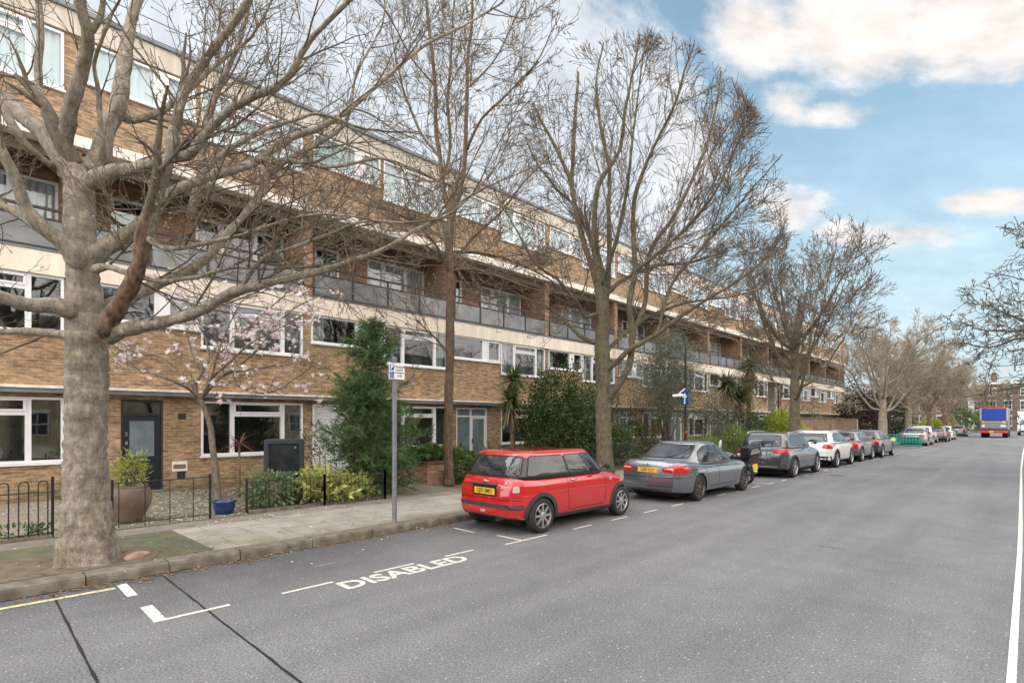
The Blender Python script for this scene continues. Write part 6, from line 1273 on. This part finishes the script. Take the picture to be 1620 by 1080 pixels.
# red three door hatchback
m_red = paint('red_paint', (.46, .002, .005), rough=.16); m_blackgloss = mat('black_gloss_pillar', (.012, .012, .013), .15, coat=.5)
mini = dict(L=3.58, W=1.69, wr=.305, axles=(.62, 3.087), paint=m_red, pillar=m_blackgloss, roofpaint=m_red, roofband=.03, rim=m_alloy, spokes=8, trimz=.30, arch_trim=.075, arch=1.10, inset=.0,
    top=[(0, .92), (.10, .975), (.4, .99), (2.3, .98), (2.75, .93), (3.3, .82), (3.5, .74), (3.63, .60)], bot=[(0, .27), (.5, .2), (3.1, .18), (3.63, .24)],
    plan=[(0, .90), (.6, .99), (1.8, .985), (3.1, .99), (3.6, .88)], rr=.46, fr=.55,
    cz=(.95, 1.365), dome=.06, cr=[(0, .08), (.5, .155), (1, .30)], cf=[(0, 2.78), (.5, 2.55), (1, 2.30)], cw=[(0, .80), (.5, .752), (1, .69)],
    swin=[('rear_side_window', [(.32, 1.005), (1.345, 1.0), (1.28, 1.328), (.45, 1.328)]), ('door_window', [(1.40, 1.0), (2.48, .995), (2.10, 1.328), (1.33, 1.328)])],
    rwin=[(-.66, 1.01), (.66, 1.01), (.59, 1.325), (-.59, 1.325)], fwin=[(-.66, 1.02), (.66, 1.02), (.58, 1.31), (-.58, 1.31)],
    dec=[('tail_light', 'B', rnd([(.60, .64), (.755, .64), (.74, .91), (.64, .91)], .05), m_redlamp, True, 'b', .006), ('lamp_lens', 'B', rnd([(.645, .73), (.72, .73), (.71, .84), (.655, .84)], .03), m_clearlamp, True, 'b', .012),
         ('bumper_strip', 'B', [(-.76, .445), (.76, .445), (.76, .515), (-.76, .515)], m_trim, False, 'b', .012), ('fog_lamp', 'B', [(-.10, .355), (.02, .355), (.02, .395), (-.10, .395)], m_clearlamp, False, 'b', .008),
         ('plate_recess', 'B', rnd([(-.31, .64), (.31, .64), (.31, .835), (-.31, .835)], .04), m_seam, False, 'b', .003),
         ('headlight', 'F', rnd([(.46, .56), (.72, .56), (.70, .74), (.50, .76)], .07), m_clearlamp, True, 'b', .006)],
    lines=[('R', [(.10, .972), (.8, .985), (1.8, .98), (2.70, .945)], .026, m_chrome, 'belt_trim', 'b'), ('R', [(1.36, .96), (1.33, .64), (1.36, .34)], .008, m_seam, 'door_gap', 'b'), ('R', [(2.52, .94), (2.53, .55), (2.45, .33)], .008, m_seam, 'door_gap', 'b'),
           ('B', [(-.74, .60), (.74, .60)], .012, m_seam, 'boot_gap', 'b'), ('B', [(-.62, .972), (.62, .972)], .02, m_chrome, 'belt_trim', 'b'), ('R', [(1.36, .34), (2.45, .33)], .008, m_seam, 'door_gap', 'b')],
    plate=('GJ53 SMO', 0, .725), mirror=(2.38, 1.04), mirrorpaint=m_black, handles=[(1.52, .87)], handlem=m_chrome)
t, bb, bc = car('parked_car', 'small red three door hatchback parked behind the disabled bay', mini, -7.01, 6.46)
exhaust(t, .30, .25)
q = proj(bb, 'B', 0, .89, .004); f = MB(); f.tube([(-.10, q.y - .004, .895), (-.03, q.y - .008, .90), (.03, q.y - .008, .90), (.10, q.y - .004, .895)], [.006, .012, .012, .006], 6); f.lathe([(.026, -.012), (.022, -.02), (0, -.02)], 14, (0, q.y, .90), 'y', cap=False); f.build('badge', m_chrome, t)
q = proj(bb, 'B', .40, .76, .003); textmesh('badge', 'ONE', .055, m_chrome, t, (.42, q.y - .002, .775), Euler((R(90), 0, 0)), ext=.001)
q = proj(bb, 'B', 0, .85, 0); f = MB(); f.box(-.33, .33, q.y - .035, q.y + .02, .825, .86); f.build('boot_handle', m_trim, t, bevel=.012)
f = MB(); f.tube([(-.05, .055, 1.03), (-.30, .085, 1.08), (-.40, .10, 1.11)], [.015, .008, .005], 6); f.build('wiper', m_black, t)
f = MB(); f.box(.845, .852, .0, .0, 0, 0) if 0 else None
q = proj(bb, 'R', 2.72, .80, .004); f = MB(); f.lathe([(.035, 0), (.03, .008), (0, .008)], 12, (q.x, 2.72, .80), 'x', cap=False); f.build('side_lamp', m_clearlamp, t)
# grey saloon
m_bgrey = paint('grey_metallic_paint', (.15, .162, .185), .6, .24)
bmw = dict(L=4.44, W=1.78, wr=.333, axles=(1.0, 3.75), paint=m_bgrey, rim=m_alloy_d, spokes=7, split=True, trimz=0, arch=1.07, inset=.02,
    top=[(0, .90), (.06, .985), (.3, 1.01), (.9, .965), (1.6, .925), (3.0, .91), (3.6, .89), (4.2, .78), (4.53, .62)], bot=[(0, .26), (.6, .2), (3.8, .18), (4.53, .22)], plan=[(0, .92), (1.0, 1), (2.2, .985), (3.6, 1), (4.53, .88)], rr=.55, fr=.7,
    cz=(.88, 1.34), dome=.095, ex=.42, cr=[(0, .52), (.5, .92), (1, 1.42)], cf=[(0, 3.45), (.5, 3.05), (1, 2.60)], cw=[(0, .85), (.5, .785), (1, .66)], wr_=.07,
    swin=[('rear_side_window', [(1.06, .955), (2.08, .94), (2.04, 1.325), (1.62, 1.315), (1.22, 1.16)]), ('door_window', [(2.15, .94), (3.12, .94), (2.60, 1.32), (2.11, 1.33)])],
    rwin=[(-.62, 1.04), (.62, 1.04), (.50, 1.33), (-.50, 1.33)], fwin=[(-.66, .98), (.66, .98), (.54, 1.32), (-.54, 1.32)],
    dec=[('tail_light', 'B', rnd([(.40, .74), (.84, .70), (.85, .895), (.62, .905), (.38, .82)], .04), m_redlamp, True, 'b', .008), ('tail_light', 'R', rnd([(.0, .71), (.15, .735), (.13, .87), (.0, .89)], .03), m_redlamp, True, 'b', .008),
         ('lamp_lens', 'B', rnd([(.45, .80), (.66, .80), (.66, .835), (.45, .835)], .02), m_clearlamp, True, 'b', .012), ('bumper_grille', 'B', [(-.62, .28), (.62, .28), (.62, .34), (-.62, .34)], m_trim, False, 'b', .006),
         ('side_lamp', 'R', rnd([(3.42, .70), (3.5, .70), (3.5, .73), (3.42, .73)], .01), m_clearlamp, True, 'b', .006), ('headlight', 'F', rnd([(.45, .58), (.78, .58), (.76, .72), (.48, .72)], .05), m_clearlamp, True, 'b', .006)],
    lines=[('B', [(-.80, .61), (.80, .61)], .014, m_seam, 'bumper_gap', 'b'), ('B', [(-.70, .40), (.70, .40)], .012, m_seam, 'bumper_gap', 'b'), 
           ('R', [(2.10, .93), (2.10, .6), (2.05, .33)], .009, m_seam, 'door_gap', 'b'), ('R', [(3.18, .92), (3.22, .6), (3.1, .33)], .009, m_seam, 'door_gap', 'b'), ('R', [(1.12, .95), (1.38, .72), (1.50, .33)], .009, m_seam, 'door_gap', 'b'), ('R', [(1.5, .33), (3.1, .33)], .009, m_seam, 'door_gap', 'b'), ('R', [(.5, .78), (2.0, .80), (3.5, .76)], .012, m_seam, 'crease', 'b')],  # flank crease is only a dark ribbon, its shade put into the colour
    plate=('LS09 VCY', 0, .775), mirror=(2.95, 1.0), handles=[(1.75, .80), (2.78, .79)])
t, bb, bc = car('parked_car', 'dark grey saloon with bronze wheels parked beyond the red hatchback', bmw, -6.78, 11.62)
q = proj(bb, 'B', 0, .90, 0); f = MB(); f.lathe([(.035, -.008), (.032, -.014), (0, -.014)], 16, (0, q.y, .90), 'y', cap=False); f.build('badge', m_chrome, t); exhaust(t, -.45, .22, .03)
f = MB(); f.add([(-.02, 1.50, 1.40), (.02, 1.50, 1.40), (0, 1.50, 1.47), (-.02, 1.72, 1.41), (.02, 1.72, 1.41)], [(0, 1, 2), (0, 2, 3), (1, 2, 4), (2, 3, 4)]); f.build('roof_aerial', m_bgrey, t)
# generic suv / hatch / saloon
def suv(p, plate=None, rails=True, trim=.34, L=4.37, W=1.81, H=1.55, rim=None, lamp=None):
    k = H / 1.55
    return dict(L=L, W=W, wr=.35, axles=(.86, L - .86), paint=p, pillar=p, rim=rim or m_alloy, spokes=5, split=True, trimz=trim, arch=1.10, arch_trim=.06, inset=.0,
        top=[(0, .98 * k), (.08, 1.05 * k), (.4, 1.07 * k), (2.6, 1.04 * k), (3.2, 1.0 * k), (L - .5, .90 * k), (L - .15, .80), (L, .62)], bot=[(0, .32), (.7, .24), (L - .8, .22), (L, .30)], rr=.4, fr=.6,
        cz=(1.02 * k, 1.50 * k), dome=.06, cr=[(0, .10), (.5, .20), (1, .42)], cf=[(0, 3.22), (.5, 2.9), (1, 2.5)], cw=[(0, W / 2 - .05), (.5, W / 2 - .13), (1, W / 2 - .25)],
        swin=[('rear_side_window', [(.62, 1.13 * k), (1.72, 1.09 * k), (1.74, 1.46 * k), (1.15, 1.46 * k), (.80, 1.36 * k)]), ('door_window', [(1.82, 1.09 * k), (2.82, 1.08 * k), (2.36, 1.45 * k), (1.82, 1.46 * k)])],
        rwin=[(-.64, 1.10 * k), (.64, 1.10 * k), (.56, 1.44 * k), (-.56, 1.44 * k)], fwin=[(-.66, 1.08 * k), (.66, 1.08 * k), (.56, 1.44 * k), (-.56, 1.44 * k)],
        dec=[('tail_light', 'B', rnd(lamp or [(.40, .90), (.84, .84), (.85, 1.0), (.50, .98)], .04), m_redlamp, True, 'b', .012), ('tail_light', 'R', rnd([(.0, .86), (.34, .92), (.28, 1.0), (.0, 1.0)], .04), m_redlamp, True, 'b', .010), ('bumper_strip', 'B', [(-.80, .33), (.80, .33), (.80, .50), (-.80, .50)], m_trim, False, 'b', .012),
             ('bumper_insert', 'B', [(-.60, .38), (.60, .38), (.60, .42), (-.60, .42)], m_alloy, False, 'b', .02)],
        lines=[('B', [(-.74, .66), (.74, .66)], .014, m_seam, 'boot_gap', 'b'), ('R', [(1.78, 1.04 * k), (1.78, .7), (1.72, .40)], .010, m_seam, 'door_gap', 'b'), ('R', [(2.92, 1.0 * k), (2.95, .7), (2.85, .40)], .010, m_seam, 'door_gap', 'b')],
        plate=plate, mirror=(2.72, 1.12 * k), mirrorpaint=m_black, handles=[(1.5, .90 * k), (2.6, .89 * k)], rails=[(.75, 2.55, W / 2 - .22, 1.53 * k)] if rails else [], cat='car')
def saloon(p, L=4.7, H=1.44, plate=None, rim=None):
    d = dict(bmw); k = H / 1.42; d.update(paint=p, L=L, axles=(1.05, L - .85), rim=rim or m_alloy, plate=plate, top=[(a * L / 4.53, b_ * k) for a, b_ in bmw['top']], bot=[(a * L / 4.53, b_) for a, b_ in bmw['bot']], plan=[(a * L / 4.53, b_) for a, b_ in bmw['plan']]); return d
m_sgrey = paint('charcoal_paint', (.075, .078, .086), .5, .24); m_wpaint = paint('white_paint', (.72, .73, .74)); m_mgrey = paint('mid_grey_paint', (.10, .10, .115), .3); m_bpaint = paint('black_paint', (.02, .021, .026), .2); m_silver = paint('silver_paint', (.33, .34, .36), .6); m_dblue = paint('dark_blue_grey_paint', (.05, .058, .075), .4)
car('parked_car', 'charcoal suv with silver roof rails parked behind the motorcycle', suv(m_sgrey, ('KM64 FXT', 0, .74) if 0 else None), -6.9, 19.25)
car('parked_car', 'white crossover car with roof rails parked beyond the charcoal suv', suv(m_wpaint, L=4.16, W=1.74, H=1.54, trim=.36, lamp=[(.50, .84), (.82, .80), (.83, .98), (.54, .96)]), -6.9, 24.85)
car('parked_car', 'mid grey hatchback parked between the white crossover and the black fastback', suv(m_mgrey, L=4.0, W=1.72, H=1.46, rails=False, trim=.22, lamp=[(.60, .70), (.82, .66), (.83, .98), (.66, .98)]), -6.92, 29.5)
car('parked_car', 'black fastback car parked just before the green plastic barrier', suv(m_bpaint, L=4.5, W=1.82, H=1.48, rails=False, trim=.2, lamp=[(.45, .86), (.86, .80), (.87, .96), (.50, .94)]), -6.85, 33.6)
car('parked_car', 'silver fastback car half hidden by the green plastic barrier', saloon(m_silver, 4.8, 1.44), -7.1, 52.2)
car('parked_car', 'white roofed car seen over the silver fastback', suv(m_wpaint, L=4.2, W=1.78, H=1.52, rails=False), -7.4, 58.3) 
car('parked_car', 'dark blue grey car in line after the silver fastback', suv(m_dblue, L=4.2, W=1.78, H=1.47, rails=False), -6.95, 63.4)
car('parked_car', 'bright white coupe parked far down the street', saloon(m_wpaint, 4.6, 1.40), -7.2, 71.0)
car('parked_car', 'farthest parked grey car before the leaning tree', saloon(m_mgrey, 4.6, 1.42), -7.4, 87.5)
o_ = (-8.5, 31.6, .12)
# motorcycle
def motorcycle(X, Y, rz):
    t = thing('motorcycle', 'black motorcycle with a top box leaning between the grey saloon and the charcoal suv', 'motorcycle', (X, Y, 0), rz)
    for y in (0, 1.32):
        b = MB()
        for q in range(1): b.lathe([(.25, -.05), (.285, -.055), (.305, -.035), (.31, 0), (.305, .035), (.285, .055), (.25, .05), (.25, -.05)], 30, (0, y, .31), 'x', cap=False)
        w = b.build('wheel', m_tyre, t, smooth=True); b = MB(); b.lathe([(.25, -.03), (.23, -.02), (.23, .02), (.25, .03)], 28, (0, y, .31), 'x', cap=False)
        for k in range(5):
            a = k * 1.2566; b.tube([(0, y, .31), (0, y + .24 * math.cos(a), .31 + .24 * math.sin(a))], .014, 5)
        b.lathe([(.05, -.05), (.05, .05)], 12, (0, y, .31), 'x'); b.lathe([(.12, -.045), (.12, -.04)], 18, (0, y, .31), 'x'); b.build('rim', m_alloy, w)
    b = MB(); b.tube([(0, 1.32, .31), (.0, 1.10, .78), (0, 1.02, .98)], .03, 8); b.tube([(.09, 1.32, .31), (.09, 1.08, .85)], .024, 8); b.tube([(-.09, 1.32, .31), (-.09, 1.08, .85)], .024, 8); b.build('front_fork', m_chrome, t, smooth=True)
    b = MB(); b.tube([(0, 1.03, .9), (0, .75, .72), (0, .42, .62), (0, .05, .66), (0, -.15, .74)], [.04, .05, .05, .04, .03], 8); b.tube([(.07, 0, .31), (.07, .45, .36)], .03, 6); b.tube([(-.07, 0, .31), (-.07, .45, .36)], .03, 6); b.tube([(0, .45, .36), (0, .95, .5), (0, 1.0, .85)], .03, 6); b.build('frame', m_iron, t, smooth=True)
    b = MB(); b.lathe([(.0, .30), (.10, .32), (.16, .42), (.16, .55), (.1, .64), (0, .65)], 14, (0, .55, 0), 'z', cap=False); b.box(-.17, .17, .42, .72, .22, .40); b.build('engine', m_grey_post, t, smooth=False, bevel=.02)
    b = MB(); b.lathe([(.0, -.28), (.10, -.24), (.15, -.05), (.15, .12), (.08, .24), (0, .27)], 16, (0, .76, .82), 'y', cap=False); b.build('fuel_tank', m_bpaint, t, smooth=True)
    b = MB(); b.tube([(0, .52, .80), (0, .2, .79), (0, -.08, .84), (0, -.30, .90)], [.10, .13, .11, .05], 10); b.build('seat', m_black, t, smooth=True)
    b = MB(); b.tube([(-.36, .92, 1.06), (-.18, 1.0, 1.02), (.18, 1.0, 1.02), (.36, .92, 1.06)], .014, 6); b.tube([(-.3, .95, 1.05), (-.34, .98, 1.2)], .008, 5); b.tube([(.3, .95, 1.05), (.34, .98, 1.2)], .008, 5); b.lathe([(.0, 0), (.06, .004), (.06, .02), (0, .025)], 12, (-.35, .97, 1.22), 'y'); b.lathe([(.0, 0), (.06, .004), (.06, .02), (0, .025)], 12, (.35, .97, 1.22), 'y'); b.build('handlebar', m_iron, t, smooth=True)
    b = MB(); b.lathe([(.0, .15), (.09, .12), (.10, .0), (.06, -.08), (0, -.1)], 14, (0, 1.12, .92), 'y', cap=False); b.build('headlight', m_chrome, t, smooth=True)
    b = MB(); b.tube([(0, 1.1, 1.0), (0, 1.03, 1.25), (0, .98, 1.34)], [.05, .045, .02], 8); b.build('windshield', m_upvc, t, smooth=True)
    b = MB(); b.box(-.23, .23, -.52, -.12, .90, 1.20); bx = b.build('top_box', m_black, t, bevel=.04)
    b = MB(); b.box(-.17, .17, -.524, -.52, .98, 1.06); b.box(-.13, .13, -.5245, -.52, 1.08, 1.12); b.build('box_sticker', m_alloy, bx)
    b = MB(); b.tube([(.13, .5, .25), (.15, .1, .28), (.16, -.28, .38)], [.03, .045, .05], 8); b.build('exhaust_pipe', m_chrome, t, smooth=True)
    b = MB(); b.add([(-.06, -.12, .78), (.06, -.12, .78), (.07, -.42, .55), (-.07, -.42, .55)], [(0, 1, 2, 3)]); b.box(-.05, .05, -.40, -.34, .72, .77); b.build('mudguard', m_black, t)
    b = MB(); b.box(-.09, .09, -.435, -.425, .48, .66); b.build('number_plate', m_plate, t)
    b = MB(); b.lathe([(.0, 0), (.03, .003), (.03, .03)], 10, (0, -.42, .75), 'y', cap=False); b.build('tail_light', m_redlamp, t)
    return t
mt = motorcycle(-6.5, 17.15, R(62)); mt.rotation_euler = (R(0), R(-9), R(62))
# green barrier, printed with rows of dark letters too small to read
o_ = (-6.9, 48.4, 0); gb = thing('plastic_barrier', 'green plastic pedestrian barrier standing beside the silver car', 'barrier', (-7.0, 48.3, 0), R(10))
m_gp = mat('green_plastic', (.0, .22, .16), .45)
b = MB(); b.ringx(-.02, .02, -1.0, 1.0, .18, 1.0, .06); 
b.box(-.012, .012, -.939, .939, .38, .80)
for i in range(14): y = -.93 + i * .137; b.box(-.013, .013, y, y + .04, .24, .379); b.box(-.0135, .0135, y, y + .04, .801, .939)
for y in (-.8, .8): b.box(-.3, .3, y - .04, y + .04, .0, .07); b.box(-.025, .025, y - .035, y + .035, .071, .179)
gp = b.build('panel', m_gp, gb); gb.rotation_euler = (0, 0, R(-80))
b = MB(); b.lathe([(.16, -.0), (.16, -.006)], 20, (0, -.70, .6), 'x')
gbx = b.build('emblem', mat('pale_yellow_emblem', (.6, .6, .2), .5), gb)
for v in gbx.data.vertices: v.co.x += .022 if 1 else 0
m_gdk = mat('dark_green_print', (.0, .05, .045), .5)
textmesh('lettering', 'LONDON\nWORKS', .25, m_gdk, gb, (.0165, .1, .59), Euler((R(90), 0, R(90))), ext=.001, bold=.006) if 0 else None
b = MB()
for r_, z in ((0, .69), (1, .49)):
    for i in range(7): y = -.42 + i * .185; b.box(.0125, .0165, y, y + (.10 if (i + r_) % 3 else .13), z - .07, z + .07)
b.build('printed_letters', m_gdk, gb)
# lorry and van
def lorry(X, Y):
    t = thing('lorry', 'red framed lorry with a blue rear panel driving away in the left lane', 'lorry', (X, Y, 0)); m_lred = paint('lorry_red', (.45, .02, .02)); m_lblue = mat('lorry_blue', (.006, .045, .30), .4)
    b = MB(); b.box(-1.22, 1.22, .1, 6.2, 1.0, 3.55); b.build('box_body', m_grey_post, t, bevel=.03); b = MB(); b.box(-1.24, 1.24, .02, .09, 3.43, 3.57); b.build('red_top_rail', m_lred, t)
    b = MB(); b.box(-1.05, 1.05, .03, .099, 2.05, 3.42); b.build('rear_panel', m_lblue, t, bevel=.02)
    b = MB(); 
    for z in (1.18, 1.45, 1.72): b.box(-1.1, 1.1, .02, .098, z, z + .2)
    b.build('tail_lift', mat('lift_metal', (.30, .29, .28), .4, .5), t)
    b = MB(); b.box(-1.23, -1.10, .0, .098, 2.0, 3.5); b.box(1.10, 1.23, .0, .098, 2.0, 3.5); b.build('corner_post', m_alloy, t)
    b = MB(); b.box(-1.05, -.80, .0, .019, 1.75, 1.95); b.box(.75, 1.03, .0, .019, 1.72, 1.98); b.build('warning_plate', mat('orange_plate', (.75, .35, .03), .5), t)
    b = MB(); b.box(-1.05, -.8, .0, .019, 1.3, 1.5); b.box(.6, 1.05, .0, .019, 1.3, 1.48); b.build('reflector_plate', m_plate if 0 else m_strip_w, t)
    b = MB(); b.box(-1.2, 1.2, .12, 8.0, .62, .99); b.build('chassis', m_iron, t)
    b = MB(); b.box(-1.2, 1.2, .0, .10, .55, .85); b.build('rear_bumper', m_lred, t, bevel=.02)
    for s in (-1, 1): b = MB(); b.box(s * .95 - .18, s * .95 + .18, -.02, -.001, .62, .78); b.build('tail_light', mat('lit_red_lamp', (.8, .02, .02), .3), t)
    b = MB(); b.box(-.42, -.02, -.02, -.001, .62, .80); b.build('number_plate', m_plate, t)
    b = MB(); b.box(-1.18, 1.18, 6.4, 8.2, .8, 2.95); b.build('cab', m_lred, t, bevel=.12)
    for y in (1.6, 7.2):
        for s in (-1, 1): wheel(t, s * 1.2, y, .5, s, m_grey_post, 8, w=.5)
    return t
lorry(-3.75, 84.6)
def van(X, Y):
    t = thing('van', 'white box van facing this way beyond the lorry at the right edge', 'van', (X, Y, 0)); 
    b = MB(); b.box(-1.05, 1.05, 1.6, 6.5, .55, 3.3); b.build('box_body', m_wpaint, t, bevel=.05)
    b = MB(); b.add([(-.98, 0, .5), (.98, 0, .5), (.98, 0, 1.15), (-.98, 0, 1.15), (-.95, .75, 1.35), (.95, .75, 1.35), (-.85, 1.25, 2.25), (.85, 1.25, 2.25), (-.85, 1.59, 2.3), (.85, 1.59, 2.3), (-.98, 1.59, .5), (.98, 1.59, .5)], [(0, 1, 2, 3), (3, 2, 5, 4), (4, 5, 7, 6), (6, 7, 9, 8), (1, 11, 9, 7, 5, 2), (0, 3, 4, 6, 8, 10), (8, 9, 11, 10), (0, 10, 11, 1)]); b.build('cab', m_wpaint, t, bevel=.06)
    b = MB(); b.add([(-.8, .79, 1.40), (.8, .79, 1.40), (.74, 1.19, 2.14), (-.74, 1.19, 2.14)], [(0, 1, 2, 3)]); w = b.build('windscreen', m_carglass, t)
    for v in w.data.vertices: v.co.y -= .03
    b = MB(); b.lathe([(.0, -.012), (.42, -.012), (.42, .0)], 28, (0, 1.59, 2.78), 'y', cap=False); lg = b.build('blue_oval_emblem', m_lb := mat('emblem_blue', (.02, .06, .25), .4), t)
    for v in lg.data.vertices: v.co.z = 2.78 + (v.co.z - 2.78) * .5
    b = MB(); b.box(-.9, .9, -.03, -.001, .45, .72); b.build('bumper', m_trim, t)
    for s in (-1, 1): b = MB(); b.box(s * .75 - .16, s * .75 + .16, -.02, .0, .8, 1.02); b.build('headlight', m_clearlamp, t)
    for y in (.95, 5.2):
        for s in (-1, 1): wheel(t, s * 1.0, y, .36, s, m_alloy, 5, w=.25)
    return t
van(-1.05, 100)
